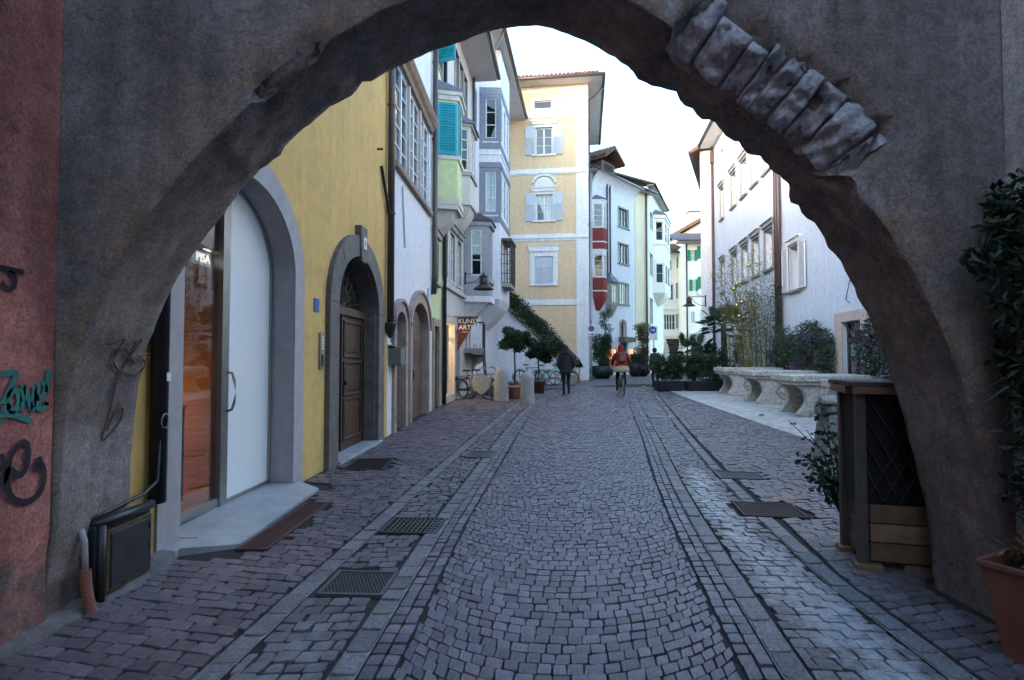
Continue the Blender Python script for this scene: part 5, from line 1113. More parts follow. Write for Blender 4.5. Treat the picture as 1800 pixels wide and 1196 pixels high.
oriel(H8, PL8, zq(508), zq(365), 'ivory', {0: [(.25, .85, zq(412), zq(378), {'nz': 2, 'sur': 'trim'}), (.25, .85, zq(490), zq(455), {'nz': 2, 'sur': 'trim'})], 1: [(.1, .45, zq(412), zq(378), {'nz': 2}), (.55, .9, zq(412), zq(378), {'nz': 2}), (.1, .45, zq(490), zq(455), {'nz': 2}), (.55, .9, zq(490), zq(455), {'nz': 2})]}, corb=zq(528), cm='ivory', cap=.7, bands=((zq(372), zq(366), .08, 'trim'), (zq(420), zq(417), .05, 'trim')))
# --- far houses across the end
F1 = House('far_cream_house', 'far cream house with shuttered bays under a sloping roof', aty(1150, 600, 57).to_2d(), (1, .05), z=.5)
wF = F1.uz(1212, 600)[0]
for (x0, y0, x1, y1, cs) in ((1168, 457, 1172, 477, 1), (1176, 457, 1181, 476, 1), (1189, 453, 1195, 472, 1), (1188, 497, 1196, 526, 2), (1188, 552, 1196, 578, 2), (1161, 503, 1166, 530, 1), (1166, 500, 1184, 528, 4), (1161, 557, 1166, 580, 1), (1166, 553, 1187, 580, 4)):
    r = F1.rectp(x0, y0, x1, y1); F1.win(*r, case=cs, nz=2, sur='trim', sw=.09, rec=.08)
zF = F1.uz(1180, 447)[1]; F1.wall(0, wF, .2, zF, 'warm_white', depth=6); F1.roof(-.3, wF, zF, .7, 6, .35)
for ya in (541, 585): 
    r = F1.rectp(1165, ya, 1188, ya+4); MB().box(r[0], r[1], -.18, 0, r[2], r[3]).build('bay_moulding', 'trim', F1.root)
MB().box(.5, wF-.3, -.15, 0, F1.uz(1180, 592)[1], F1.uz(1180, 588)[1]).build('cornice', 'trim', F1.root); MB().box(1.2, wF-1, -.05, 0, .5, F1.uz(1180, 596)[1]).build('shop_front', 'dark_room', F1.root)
gb = thing('gabled_house', 'pinkish gable wall and chimney rising behind the far houses', 'house', (0, 62, 0)); P2 = lambda x, y: (lambda p: (p.x, p.z))(aty(x, y, 62))
a, c_, d_ = P2(1150, 440), P2(1262, 374), P2(1262, 560)
MB().prism([(a[0], d_[1]), (a[0], a[1]), c_, d_], 0, 6).build('wall', 'pinkish', gb)
MB().prism([(a[0]-.6, a[1]+.0), (c_[0], c_[1]+.1), (c_[0], c_[1]+.5), (a[0]-.6, a[1]+.4)], -.6, 6.3).build('roof', 'roof_brown', gb)
q0_, q1_ = P2(1217, 369), P2(1236, 400); ch = MB().box(q0_[0], q1_[0], 1, 2.2, q1_[1]-.6, q0_[1]).build('chimney', 'pinkish', gb); MB().box(q0_[0]-.12, q1_[0]+.12, .9, 2.3, q0_[1], q0_[1]+.15).build('chimney_cap', 'dark_metal', ch)
r = P2(1191, 416), P2(1199, 425); MB().box(r[0][0], r[1][0], -.03, .0, r[1][1], r[0][1]).build('window', 'dark_room', gb)
F2 = House('green_shutter_house', 'far white house with bright green shutters and a roof overhang', aty(1207, 600, 54).to_2d(), (1, -.06), z=.5)
wG = F2.uz(1262, 600)[0]
for (x0, y0, x1, y1, gs) in ((1214, 440, 1220, 459, 1), (1231.5, 433, 1232, 455, 0), (1217, 492, 1222, 512, 1), (1231.5, 487, 1234, 508, 1), (1215, 548, 1221, 568, 0), (1231, 544, 1236, 566, 0)):
    if x1-x0 < 1: x0, x1 = 1231, 1235
    r = F2.rectp(x0, y0, x1, y1); F2.win(*r, case=2, nz=2, sur='trim', sw=.08, rec=.08)
    if y0 < 520:
        w = .28 if gs else .36
        louvre(F2.root, Matrix(), r[0]-.30, r[0]-.02, r[2], r[3], 'green_paint', 9, y=-.10); louvre(F2.root, Matrix(), r[1]+.02, r[1]+.30, r[2], r[3], 'green_paint', 9, y=-.10)
zG = F2.uz(1225, 428)[1]; F2.wall(0, wG, .2, zG, 'ivory', depth=5); F2.roof(-.9, wG, zG, 1.2, 6, .3)
dpipe(F2.root, [(.05, -.1, zG), (.05, -.1, .4)], .08, clips=False); MB().box(.3, 2.0, -.3, 0, F2.uz(1225, 592)[1], F2.uz(1225, 587)[1]).build('awning', 'soffit', F2.root); MB().box(.4, 3, -.03, 0, .5, F2.uz(1225, 600)[1]).build('shop_front', 'dark_room', F2.root)
MB().box(*F2.rectp(1225, 511, 1231, 519)[0:2], -.4, -.01, *F2.rectp(1225, 511, 1231, 519)[2:4]).build('air_conditioner', 'trim', F2.root)
# ------------------------------------------------------------ right side
rx = lambda Y: 9.0 + .137*(Y-15)
UR = (-.137, -1)
YA, YM = 31.4, 20.5
R1 = House('blue_white_house', 'long pale blue white house with two rows of corniced windows', (rx(YA), YA), UR, z=0)
n1 = math.hypot(1, .137)
wr1 = (YA-YM)*n1
cols = [(1267.5, 1275), (1287, 1297), (1304.5, 1316.5), (1323, 1336.5), (1344.5, 1361)]
for (x0, x1) in cols:
    ua, ub_ = R1.uz(x0+1, 500)[0], R1.uz(x1-1, 500)[0]
    R1.win(ua, ub_, 8.75, 10.35, case=2, nz=4, sur='slate_blue' if False else 'oriel_grey', sw=.10, sill='oriel_grey', corn='oriel_grey', rec=.22, so=.03)
    R1.win(ua, ub_, 4.9, 6.45, case=2, nz=4, sur='oriel_grey', sw=.10, sill='oriel_grey', corn='oriel_grey', rec=.22, so=.03)
    R1.win(ua, ub_, 11.7, 12.4, case=1, nz=1, rec=.2)
R1.holes.append(rect(2.2, 3.3, .2, 2.6)); R1.wall(0, wr1, 0, 13.3, 'blue_white', depth=6); R1.roof(0, wr1, 13.3, .75, 6, .4, soff='trim')
MB().box(2.2, 3.3, .2, .25, .2, 2.6).build('door_leaf', 'dark_room', R1.root)
dpipe(R1.root, [(.12, -.1, 13.2), (.12, -.1, .2)], .075); MB().box(.0, .26, -.22, -.02, 12.3, 12.9).build('rain_hopper', 'pipe_brown', R1.root)
dpipe(R1.root, [(wr1-.14, -.12, 13.2), (wr1-.14, -.12, .2)], .085)
R3 = House('shuttered_white_house', 'white house with one white shuttered window and a stone framed glass door', (rx(YM-.02), YM-.02), UR, z=0)
wr3 = (YM-6)*n1; ua, ub_ = R3.uz(1389.5, 470)[0], R3.uz(1407, 470)[0]
R3.win(ua, ub_, 3.75, 5.25, case=2, nz=3, rec=.22, sur='trim', sw=.06, sill='grey_stone', corn='trim')
cr = MB(); 
for sgn_, (a, c_) in ((-1, (ua-.62, ua-.04)), (1, (ub_+.04, ub_+.62))): louvre(R3.root, T(0, -.06, 0), a, c_, 3.73, 5.28, 'white_wood', 22, y=-.04)
da_, db_ = R3.uz(1482, 600)[0], R3.uz(1516, 600)[0]
R3.holes.append(rect(da_, db_, .02, 2.42)); R3.wall(0, wr3, 0, 13.0, 'blue_white', depth=6); R3.roof(0, wr3, 13.0, .7, 6, .4)
sb = MB(); sb.box(da_-.42, da_, -.05, .06, .02, 2.42); sb.box(db_, db_+.42, -.05, .06, .02, 2.42); sb.box(da_-.42, db_+.42, -.05, .06, 2.421, 2.68); sb.build('door_surround', 'pinkish', R3.root)
df = MB(); df.box(da_, da_+.09, .1, .17, .02, 2.42); df.box(db_-.22, db_, .1, .17, .02, 2.42); df.box(da_+.09, db_-.22, .1, .17, 1.85, 1.97); df.box(da_+.09, db_-.22, .1, .17, 2.36, 2.42); df.box(da_+.09, db_-.22, .1, .17, .02, .12); dfo = df.build('glass_door', 'dark_metal', R3.root)
MB().box(da_+.09, db_-.22, .13, .136, .12, 1.85).build('pane', 'glass', dfo); MB().box(da_+.09, db_-.22, .13, .136, 1.97, 2.36).build('pane', 'glass', dfo)
for (f0, f1, z0, z1, m_) in ((.05, .45, 1.5, 1.82, 'poster_a'), (.5, .95, 1.55, 1.84, 'poster_a'), (.05, .48, .98, 1.42, 'poster_c'), (.52, .95, 1.05, 1.5, 'poster_b'), (.05, .9, .45, .92, 'poster_a')):
    a = da_+.09; w = db_-.22-a; MB().box(a+w*f0, a+w*f1, .138, .141, z0, z1).build('poster', m_, dfo)
dpipe(R3.root, [(.12, -.12, 12.9), (.12, -.12, .2)], .08)
MB().tube([(R3.uz(1490, 470)[0], -.03, 4.0), (R3.uz(1500, 500)[0], -.06, 3.6), (R3.uz(1490, 520)[0], -.05, 3.0), (R3.uz(1497, 530)[0], -.04, 2.9)], .012, 5).build('cable', 'iron', R3.root)
R2 = House('jutting_house', 'white house end jutting out beyond the pale blue house', (10.66, 31.9), (1, -.42), z=.2)
R2.wall(0, 4, .1, 13.2, 'white_plaster', depth=9); ro = MB().add([(-.45, -.5, 13.0), (5, -.5, 15.6), (5, 10, 15.6), (-.45, 10, 13.0), (-.45, -.5, 13.2), (5, -.5, 15.8), (5, 10, 15.8), (-.45, 10, 13.2)], [(0,3,2,1),(4,5,6,7),(0,1,5,4),(1,2,6,5),(2,3,7,6),(3,0,4,7)]).build('roof', 'roof_tile', R2.root)
MB().tube([(-.52, -.5, 13.05), (-.52, 10, 13.05)], .09, 8).build('gutter', 'gutter', R2.root, True); MB().box(-.02, .0, 0, 9, 7.6, 7.64).build('string_course', 'trim', R2.root)
street_lamp('street_lamp', 'black wall lantern on the far right below green shutters', aty(1240, 522, 31.2), -1, .95, 1.0)
# ------------------------------------------------------------ street furniture
random.seed(41)
def bollard(px, py, h, r, label):
    p = ground_at(px, py); b = MB(); prof_ = [(r*1.0, -.03), (r*1.0, .02)] + [(r*(1-.10*k/6), h*.8*k/6) for k in range(1, 7)] + [(r*.9*math.cos(a), h*.8+h*.2*math.sin(a)) for a in [.35, .7, 1.05, 1.35, 1.52]]
    b.lathe(prof_, 22); b.v = [(x*(1+.04*noise.noise(Vector((x*4, y*4, z*3+px)))), y*(1+.04*noise.noise(Vector((x*4, y*4, z*3+px)))), z) for x, y, z in b.v]
    o = b.build('stone_bollard', 'bollard_stone', None, True, loc=p); return tag(o, label, 'bollard', 'stone bollards by the potted trees')
bollard(881, 706, 1.08, .235, 'pale stone bollard nearest the parked black bicycles'); bollard(927, 711, .95, .215, 'pale stone bollard between the two terracotta tree pots')
def pot(parent, r0, r1, h, m='pot_pink', name='pot'):
    o = MB().lathe([(r0, 0), (r1*.96, h*.82), (r1*1.06, h*.84), (r1*1.08, h), (r1*.92, h), (r1*.88, h*.9)], 24).build(name, m, parent, True); MB().lathe([(r1*.9, h*.86), (.01, h*.9)], 16).build('soil', 'soil', parent); return o
def pot_tree(px, py, r, h, crown, cr, label, m='pot_pink', n=9500):
    p = ground_at(px, py); t = thing('potted_tree', label, 'potted tree', p, 0, 'potted laurel trees'); pot(t, r*.72, r, h, m)
    b = MB(); pts = [(0, 0, h*.85), (.03, 0, h+.35), (0, .02, crown[2]-.35), (.02, 0, crown[2]+.1)]; b.tube(pts, [.035, .03, .026, .015], 7)
    for k in range(9):
        a = k*2.4; b.tube([(0, 0, crown[2]-.35+k*.03), (crown[0]*.5+math.cos(a)*cr[0]*.4, math.sin(a)*cr[1]*.4, crown[2]-.05+.05*(k % 3)), (crown[0]+math.cos(a)*cr[0]*.8, math.sin(a)*cr[1]*.8, crown[2]+.12*(k % 4)-.1)], [.014, .01, .005], 5)
    b.build('trunk', 'bark', t, True); lb = MB(); P = []
    for k in range(22):
        d = Vector((random.gauss(0, 1), random.gauss(0, 1), random.gauss(0, .8))).normalized()*ru(.35, .95); P += blob(n//22, (crown[0]+d.x*cr[0], crown[1]+d.y*cr[1], crown[2]+d.z*cr[2]), (cr[0]*.34, cr[1]*.34, cr[2]*.3), .2)
    leaves(lb, P, .095); lb.build('crown', 'leaf_dark', t, fix=False); lb = MB(); leaves(lb, [(ru(-r, r)*.7, ru(-r, r)*.7, h+ru(0, .12)) for _ in range(120)], .06); lb.build('underplanting', 'leaf_ivy', t, fix=False)
    return t
pot_tree(904, 702, .27, .46, (.02, 0, 1.93), (.60, .5, .48), 'round laurel tree in pinkish terracotta pot between the bollards')
pot_tree(946, 692, .28, .50, (.15, 0, 1.62), (.62, .5, .55), 'drooping laurel tree in terracotta pot behind the right bollard', 'terracotta')
# --- bicycles
def wheel(parent, c, r=.33):
    w = MB().tube([(c[0], c[1]+r*math.cos(a), c[2]+r*math.sin(a)) for a in [k*2*math.pi/28 for k in range(28)]], .018, 6, closed=True).build('wheel', 'tyre', parent, True); w.name = 'wheel'
    MB().tube([(c[0], c[1]+(r-.025)*math.cos(a), c[2]+(r-.025)*math.sin(a)) for a in [k*2*math.pi/28 for k in range(28)]], .008, 5, closed=True).build('rim', 'steel', w, True)
    s = MB()
    for k in range(18): a = k*math.pi/9; s.tube([(c[0]+(.02 if k % 2 else -.02), c[1], c[2]), (c[0], c[1]+(r-.03)*math.cos(a), c[2]+(r-.03)*math.sin(a))], .0022, 3, cap=False)
    s.tube([(c[0]-.05, c[1], c[2]), (c[0]+.05, c[1], c[2])], .02, 8); s.build('spokes', 'steel', w)
def bicycle(label, loc, rz, col='bike_black', lean=0, basket=False, group=None):
    t = thing('bicycle', label, 'bicycle', loc, rz, group); t.rotation_euler = (0, lean, rz)
    wheel(t, (0, -.52, .34)); wheel(t, (0, .55, .34))
    f = MB(); bbk = (0, -.05, .29); st_ = (0, -.20, .80); hd = (0, .40, .82); hd2 = (0, .43, .66)
    for a, c_, r in ((bbk, st_, .016), (bbk, hd2, .018), (st_, hd, .016) if not basket else ((0, -.12, .45), (0, .41, .75), .016), ((.0, -.52, .34), bbk, .011), ((0, -.52, .34), st_, .009), (hd, hd2, .02), (st_, (0, -.23, .92), .013), (hd, (0, .38, .98), .012)): f.tube([a, c_], r, 8)
    f.tube([hd2, (0, .47, .56), (0, .55, .34)], .013, 6); f.build('frame', col, t, True)
    h = MB(); h.tube([(-.29, .20, 1.03), (-.25, .30, 1.05), (-.08, .40, 1.0), (.08, .40, 1.0), (.25, .30, 1.05), (.29, .20, 1.03)], .011, 6); h.build('handlebar', 'steel', t, True)
    MB().loft([[Vector((s*.02+x*w, y, z+zz)) for x, zz in ((-1, 0), (-.6, .02), (.6, .02), (1, 0), (.5, -.03), (-.5, -.03))] for y, w, z, s in ((-.36, .07, .95, 0), (-.30, .085, .96, 0), (-.2, .05, .955, 0), (-.1, .022, .95, 0))]).build('saddle', 'black_plastic', t, True)
    for (cy, a0, a1) in ((-.52, 20, 200), (.55, 30, 190)):
        MB().tube([(0, cy+.37*math.cos(R(a)), .34+.37*math.sin(R(a))) for a in range(a0, a1+1, 12)], .014, 5).build('mudguard', col, t, True)
    MB().box(-.06, .06, -.75, -.35, .74, .755).box(-.055, -.045, -.56, -.54, .34, .74).box(.045, .055, -.56, -.54, .34, .74).build('rear_rack', 'bike_black', t)
    c_ = MB(); c_.lathe([(.09, -.01), (.09, .01)], 16); 
    MB(T(.05, -.05, .29) @ Matrix.Rotation(R(90), 4, 'Y')).lathe([(.085, -.008), (.085, .008)], 16).build('chainring', 'steel', t); MB().box(.045, .055, -.52, -.05, .30, .38).build('chain_guard', col, t)
    for s, dy in ((1, .12), (-1, -.12)):
        MB().bar((s*.08, -.05, .29), (s*.09, -.05+dy, .29-dy*.9), .014).bar((s*.07, -.05+dy, .29-dy*.9), (s*.18, -.05+dy, .29-dy*.9), .05, .02).build('pedal', 'iron', t)
    if basket:
        k = MB()
        for i in range(5): z = .88+i*.05; w = .14+.012*i; k.tube([(-w, .5, z), (w, .5, z), (w, .5+2*w*.8, z), (-w, .5+2*w*.8, z)], .006, 4, closed=True)
        for i in range(12): a = i*math.pi/6; k.bar((.13*math.cos(a), .61+.10*math.sin(a), .88), (.17*math.cos(a), .63+.13*math.sin(a), 1.08), .006)
        k.build('basket', 'pale_wood', t)
    MB().bar((-.05, -.2, .28), (-.16, -.22, .01), .015).build('kickstand', 'steel', t)
    return t
bk = 'bicycles parked near the houses'
bicycle('black bicycle leaning with its back wheel toward the gallery shop', (-1.22, 18.35, g(18.3)), R(-96), 'bike_black', R(4), False, bk)
bicycle('black bicycle behind the first one beside the rack', (-.95, 18.95, g(18.9)), R(-84), 'bike_black', R(-3), False, bk)
bicycle('mint green bicycle by the foot of the outside stair', (1.55, 26.2, g(26.2)), R(-60), 'bike_teal', R(3), True, bk)
bicycle('black bicycle with red mudguards beside the walker at the outside stair', (2.25, 26.6, g(26.6)), R(-80), 'bike_red', R(-3), True, bk)
bicycle('grey city bicycle leaning on the white stair wall', (.9, 27.3, g(27.3)), R(-100), 'bike_black', R(3), False, bk)
rk = thing('bicycle_rack', 'metal bicycle rack with rounded grey plate among parked bicycles', 'bicycle rack', (-.98, 18.1, g(18.1)))
for x in (-.33, .33): MB().tube([(x, 0, 0), (x, 0, .75), (x*.9, 0, .85)], .025, 8).build('post', 'steel', rk, True)
MB().prism([(-.30+.30*0, .62)] + [(.31*math.cos(a), .56+.28*math.sin(a)) for a in [math.pi-k*math.pi/14 for k in range(15)]] + [(.28, .40), (.0, .18), (-.28, .40)], -.015, .015).build('plate', 'grey_stone', rk)
rb = thing('rubbish_bag', 'bag of bottles and rubbish against the lime house wall', 'bag', ground_at(769, 707))
me = rough_block(.34, .32, .3, .05, 77, 6, 7); o = link('bag', me, rb, (0, 0, .16)); me.materials.append(M('plastic_bag')); MB().lathe([(.05, 0), (.05, .15), (.02, .2), (.02, .26)], 10, (.05, -.2, .0)).build('bottle', 'glass_green', rb); MB().box(-.18, .1, -.24, -.1, 0, .09).build('carton', 'glass_green', rb); MB().box(.12, .3, -.22, -.12, 0, .04).build('carton', 'sign_red', rb)
# --- people
def person(label, loc, rz, J, E, Rr, assign, mats, sub=2):
    t = thing('person', label, 'person', loc, rz)
    names = list(J); me = bpy.data.meshes.new('body'); me.from_pydata([J[k] for k in names], [(names.index(a), names.index(b)) for a, b in E], [])
    o = bpy.data.objects.new('body', me); C.objects.link(o); sk = o.modifiers.new('skin', 'SKIN'); sk.use_smooth_shade = True; o.modifiers.new('sub', 'SUBSURF').levels = sub; o.modifiers['sub'].render_levels = sub
    if not me.skin_vertices: me.skin_vertices.new()
    for i, k in enumerate(names):
        r = Rr[k]; me.skin_vertices[0].data[i].radius = r if isinstance(r, tuple) else (r, r); me.skin_vertices[0].data[i].use_root = (i == 0)
    dg = bpy.context.evaluated_depsgraph_get(); m2 = bpy.data.meshes.new_from_object(o.evaluated_get(dg)); bpy.data.objects.remove(o)
    m2.materials.clear()
    for m in mats: m2.materials.append(M(m))
    for p in m2.polygons: p.material_index = assign(p.center); p.use_smooth = True
    b = link('body', m2, t); return t
def hand(J, E, Rr, key, wrist, d, side):
    d = Vector(d).normalized(); s = d.cross(Vector((0, 0, 1))).normalized(); w = Vector(wrist)
    J[key+'p'] = tuple(w+d*.06); Rr[key+'p'] = (.036, .018); E.append((key, key+'p'))
    for i, (o_, l) in enumerate(((-.03, .06), (-.01, .075), (.01, .07), (.03, .055))):
        a = w+d*.085+s*o_; J[f'{key}f{i}'] = tuple(a); Rr[f'{key}f{i}'] = .0095; E.append((key+'p', f'{key}f{i}'))
        b_ = a+d*l*.5+Vector((0, 0, -.012)); J[f'{key}g{i}'] = tuple(b_); Rr[f'{key}g{i}'] = .009; E.append((f'{key}f{i}', f'{key}g{i}'))
        e = b_+d*l*.15+Vector((0, 0, -l*.5)); J[f'{key}h{i}'] = tuple(e); Rr[f'{key}h{i}'] = .008; E.append((f'{key}g{i}', f'{key}h{i}'))
    a = w+d*.03+s*side*.04+Vector((0, 0, -.01)); J[key+'t'] = tuple(a); Rr[key+'t'] = .011; E.append((key+'p', key+'t')); J[key+'u'] = tuple(a+d*.04+Vector((0, 0, -.02))); Rr[key+'u'] = .009; E.append((key+'t', key+'u'))
BASE = [('pelvis', 'spine'), ('spine', 'chest'), ('chest', 'neck'), ('neck', 'head0'), ('head0', 'head1'), ('head1', 'head2'), ('chest', 'shL'), ('chest', 'shR'), ('shL', 'elL'), ('shR', 'elR'), ('elL', 'wrL'), ('elR', 'wrR'), ('pelvis', 'hipL'), ('pelvis', 'hipR'), ('hipL', 'knL'), ('hipR', 'knR'), ('knL', 'anL'), ('knR', 'anR'), ('anL', 'toL'), ('anR', 'toR')]
RB = dict(pelvis=(.15, .12), spine=(.145, .12), chest=(.17, .13), neck=.055, head0=.07, head1=(.085, .10), head2=.06, shL=.075, shR=.075, elL=.058, elR=.058, wrL=.04, wrR=.04, hipL=.088, hipR=.088, knL=.062, knR=.062, anL=.042, anR=.042, toL=(.045, .03), toR=(.045, .03))
def rings(prof_, n=20, ripple=0):
    out = []
    for (cx, cy, z, rx_, ry_) in prof_: out.append([Vector((cx+rx_*math.cos(2*math.pi*k/n), cy+ry_*math.sin(2*math.pi*k/n), z)) for k in range(n)])
    return out
def puff(z0, z1, n, r0, r1, ry=.72, amp=.012, cy=0, cy1=None):
    P = []; cy1 = cy if cy1 is None else cy1
    for k in range(n*4+1): f = k/(n*4); P.append((0, cy+(cy1-cy)*f, z0+(z1-z0)*f, (r0+(r1-r0)*f)+amp*abs(math.sin(math.pi*f*n)), ((r0+(r1-r0)*f)+amp*abs(math.sin(math.pi*f*n)))*ry))
    return P
def face_bits(t, hx, hy, hz, fy=1):
    for s in (-1, 1):
        MB().lathe([(.004, -.014), (.014, 0), (.004, .014)], 8, (hx+s*.033, hy+fy*.088, hz+.01)).build('eye', 'sign_white', t, True); MB().lathe([(.01, -.03), (.016, 0), (.01, .03)], 8, (hx+s*.09, hy-.005, hz), sx=.6).build('ear', 'skin', t, True)
    MB().add([(hx-.016, hy+fy*.09, hz-.025), (hx+.016, hy+fy*.09, hz-.025), (hx, hy+fy*.12, hz-.022), (hx, hy+fy*.095, hz+.02)], [(0, 1, 2), (0, 2, 3), (1, 3, 2), (0, 3, 1)]).build('nose', 'skin', t); MB().box(hx-.025, hx+.025, hy+fy*.088, hy+fy*.094, hz-.05, hz-.042).build('mouth', 'leather', t)
J = dict(pelvis=(0, 0, .95), spine=(0, 0, 1.13), chest=(0, .01, 1.34), neck=(0, .015, 1.50), head0=(0, .025, 1.57), head1=(0, .03, 1.66), head2=(0, .02, 1.73), shL=(-.19, 0, 1.42), shR=(.19, 0, 1.42), elL=(-.27, -.06, 1.14), elR=(.27, -.06, 1.14), wrL=(-.215, .08, .96), wrR=(.215, .08, .96), hipL=(-.09, 0, .90), hipR=(.09, 0, .90), knL=(-.085, .02, .50), knR=(.10, .14, .52), anL=(-.08, -.06, .085), anR=(.10, .02, .16), toL=(-.085, .10, .04), toR=(.11, .15, .06))
Rw = dict(RB); Rw.update(elL=.075, elR=.075, shL=.09, shR=.09, wrL=.055, wrR=.055)
wp = ground_at(995, 696)
def asgW(c): return 2 if (c.z < .13 or (c.z < .17 and c.y > .05)) else 1 if c.z < .9 and abs(c.x) < .2 else 0 if c.z < 1.53 else 3
wk = person('walker seen from behind in a black padded jacket and dark trousers', wp, R(0), J, BASE, Rw, asgW, ['black_cloth', 'jeans', 'shoe', 'skin'])
MB().loft(rings(puff(.80, 1.50, 7, .225, .185, .74, .014))).build('jacket', 'black_cloth', wk, True); MB().loft(rings([(0, -.03, 1.47, .14, .12), (0, -.04, 1.52, .15, .13), (0, -.045, 1.56, .13, .11), (0, -.04, 1.58, .10, .08)])).build('hood', 'black_cloth', wk, True)
for s in (-1, 1): MB().tube([(s*.19, 0, 1.44), (s*.235, -.03, 1.30), (s*.275, -.06, 1.14), (s*.25, .0, 1.03), (s*.215, .07, .95)], [.07, .072, .068, .062, .05], 12).build('sleeve', 'black_cloth', wk, True)
MB().lathe([(.098, 1.63), (.105, 1.67), (.10, 1.73), (.075, 1.775), (.02, 1.795)], 16, (0, .02, 0), sx=.92).build('hat', 'hair', wk, True); MB().lathe([(.085, 1.55), (.1, 1.62), (.1, 1.66)], 14, (0, 0, 0), sx=.9).build('hair', 'hair', wk, True); face_bits(wk, 0, .03, 1.64)
cp = ground_at(1097, 697); cp = Vector((cp.x, cp.y+.52, g(cp.y)))
bicycle('black bicycle ridden away by the person in red', cp, R(-3), 'bike_black', 0, False)
J = dict(pelvis=(0, -.20, 1.03), spine=(0, -.16, 1.18), chest=(0, -.06, 1.40), neck=(0, -.01, 1.55), head0=(0, .02, 1.62), head1=(0, .03, 1.70), head2=(0, .02, 1.77), shL=(-.18, -.03, 1.47), shR=(.18, -.03, 1.47), elL=(-.27, .08, 1.24), elR=(.27, .08, 1.24), wrL=(-.27, .20, 1.08), wrR=(.27, .20, 1.08), hipL=(-.10, -.17, .98), hipR=(.10, -.17, .98), knL=(-.13, .15, .62), knR=(.15, .22, .80), anL=(-.15, -.14, .26), anR=(.16, .03, .44), toL=(-.155, .01, .19), toR=(.17, .17, .40))
E = list(BASE); Rc = dict(RB); Rc.update(elL=.066, elR=.066, wrL=.036, wrR=.036); hand(J, E, Rc, 'wrL', J['wrL'], (.15, .6, -.25), 1); hand(J, E, Rc, 'wrR', J['wrR'], (-.15, .6, -.25), -1)
def asgC(c): return 2 if (c.z < .30 and c.x < 0) or (c.z < .47 and c.x > 0.05) else 1 if c.z < 1.02 and c.y < .3 and abs(c.x) < .25 else 3 if c.z > 1.56 or (c.y > .2 and c.z < 1.2) else 0
cy = person('cyclist seen from behind in a red hooded jacket and beige skirt', cp, R(-3), J, E, Rc, asgC, ['red_cloth', 'jeans', 'shoe', 'skin'])
MB().loft(rings(puff(1.0, 1.56, 2, .25, .16, .72, .01, -.19, -.03))).build('jacket', 'red_cloth', cy, True); MB().loft(rings([(0, -.20, .84, .29, .22), (0, -.20, .92, .275, .21), (0, -.19, 1.02, .25, .19), (0, -.18, 1.08, .22, .16)])).build('skirt', 'tan_cloth', cy, True)
for s in (-1, 1): MB().tube([(s*.17, -.03, 1.48), (s*.24, .03, 1.36), (s*.275, .08, 1.24), (s*.275, .15, 1.15), (s*.27, .20, 1.09)], [.08, .08, .076, .068, .055], 12).build('sleeve', 'red_cloth', cy, True)
MB().lathe([(.15, 1.50), (.15, 1.56), (.125, 1.62), (.118, 1.70), (.10, 1.77), (.05, 1.82)], 16, (0, .0, 0), sx=.95).build('hood', 'red_cloth', cy, True); MB().lathe([(.105, 1.66), (.11, 1.74), (.08, 1.82), (.02, 1.845)], 14, (0, .03, 0)).build('hair', 'hair', cy, True); face_bits(cy, 0, .045, 1.69)
bp2 = thing('backpack', 'small tan leather backpack worn over the red jacket', 'backpack', cp, R(-3)); MB().box(-.125, .125, -.40, -.26, 1.20, 1.50).build('bag', 'leather', bp2, bev=.04); MB().box(-.09, .09, -.43, -.40, 1.22, 1.36).build('pocket', 'leather', bp2, bev=.02); MB().box(-.12, .12, -.41, -.27, 1.44, 1.52).build('flap', 'leather', bp2, bev=.03)
for s in (-1, 1): MB().tube([(s*.08, -.27, 1.48), (s*.1, -.12, 1.565), (s*.11, .04, 1.47)], .015, 5).build('strap', 'leather', bp2, True)
tp_ = ground_at(1152, 682); J = dict(pelvis=(0, 0, .95), spine=(0, 0, 1.13), chest=(0, .01, 1.34), neck=(0, .03, 1.50), head0=(0, .045, 1.56), head1=(0, .06, 1.64), head2=(0, .05, 1.71), shL=(-.19, 0, 1.42), shR=(.19, 0, 1.42), elL=(-.25, -.04, 1.14), elR=(.25, .04, 1.14), wrL=(-.23, .06, .92), wrR=(.23, .10, .92), hipL=(-.09, 0, .90), hipR=(.09, 0, .90), knL=(-.09, .06, .50), knR=(.09, 0, .50), anL=(-.09, 0, .085), anR=(.09, -.1, .1), toL=(-.09, .15, .04), toR=(.09, .04, .04))
E = list(BASE); Rg = dict(RB); hand(J, E, Rg, 'wrL', J['wrL'], (0, .25, -.9), 1); hand(J, E, Rg, 'wrR', J['wrR'], (0, .25, -.9), -1)
gp_ = person('person in a dark green coat half hidden behind the black planters', tp_, R(15), J, E, Rg, lambda c: 2 if c.z < .14 else 1 if c.z < .9 and abs(c.x) < .18 else 3 if (c.z > 1.53 or (c.z < .93 and abs(c.x) > .18)) else 0, ['green_cloth', 'jeans', 'shoe', 'skin'])
MB().loft(rings(puff(.78, 1.52, 1, .24, .17, .72, .01))).build('coat', 'green_cloth', gp_, True); MB().lathe([(.09, 1.56), (.10, 1.66), (.07, 1.73), (.02, 1.75)], 14, (0, .04, 0)).build('hair', 'hair', gp_, True); face_bits(gp_, 0, .06, 1.63)
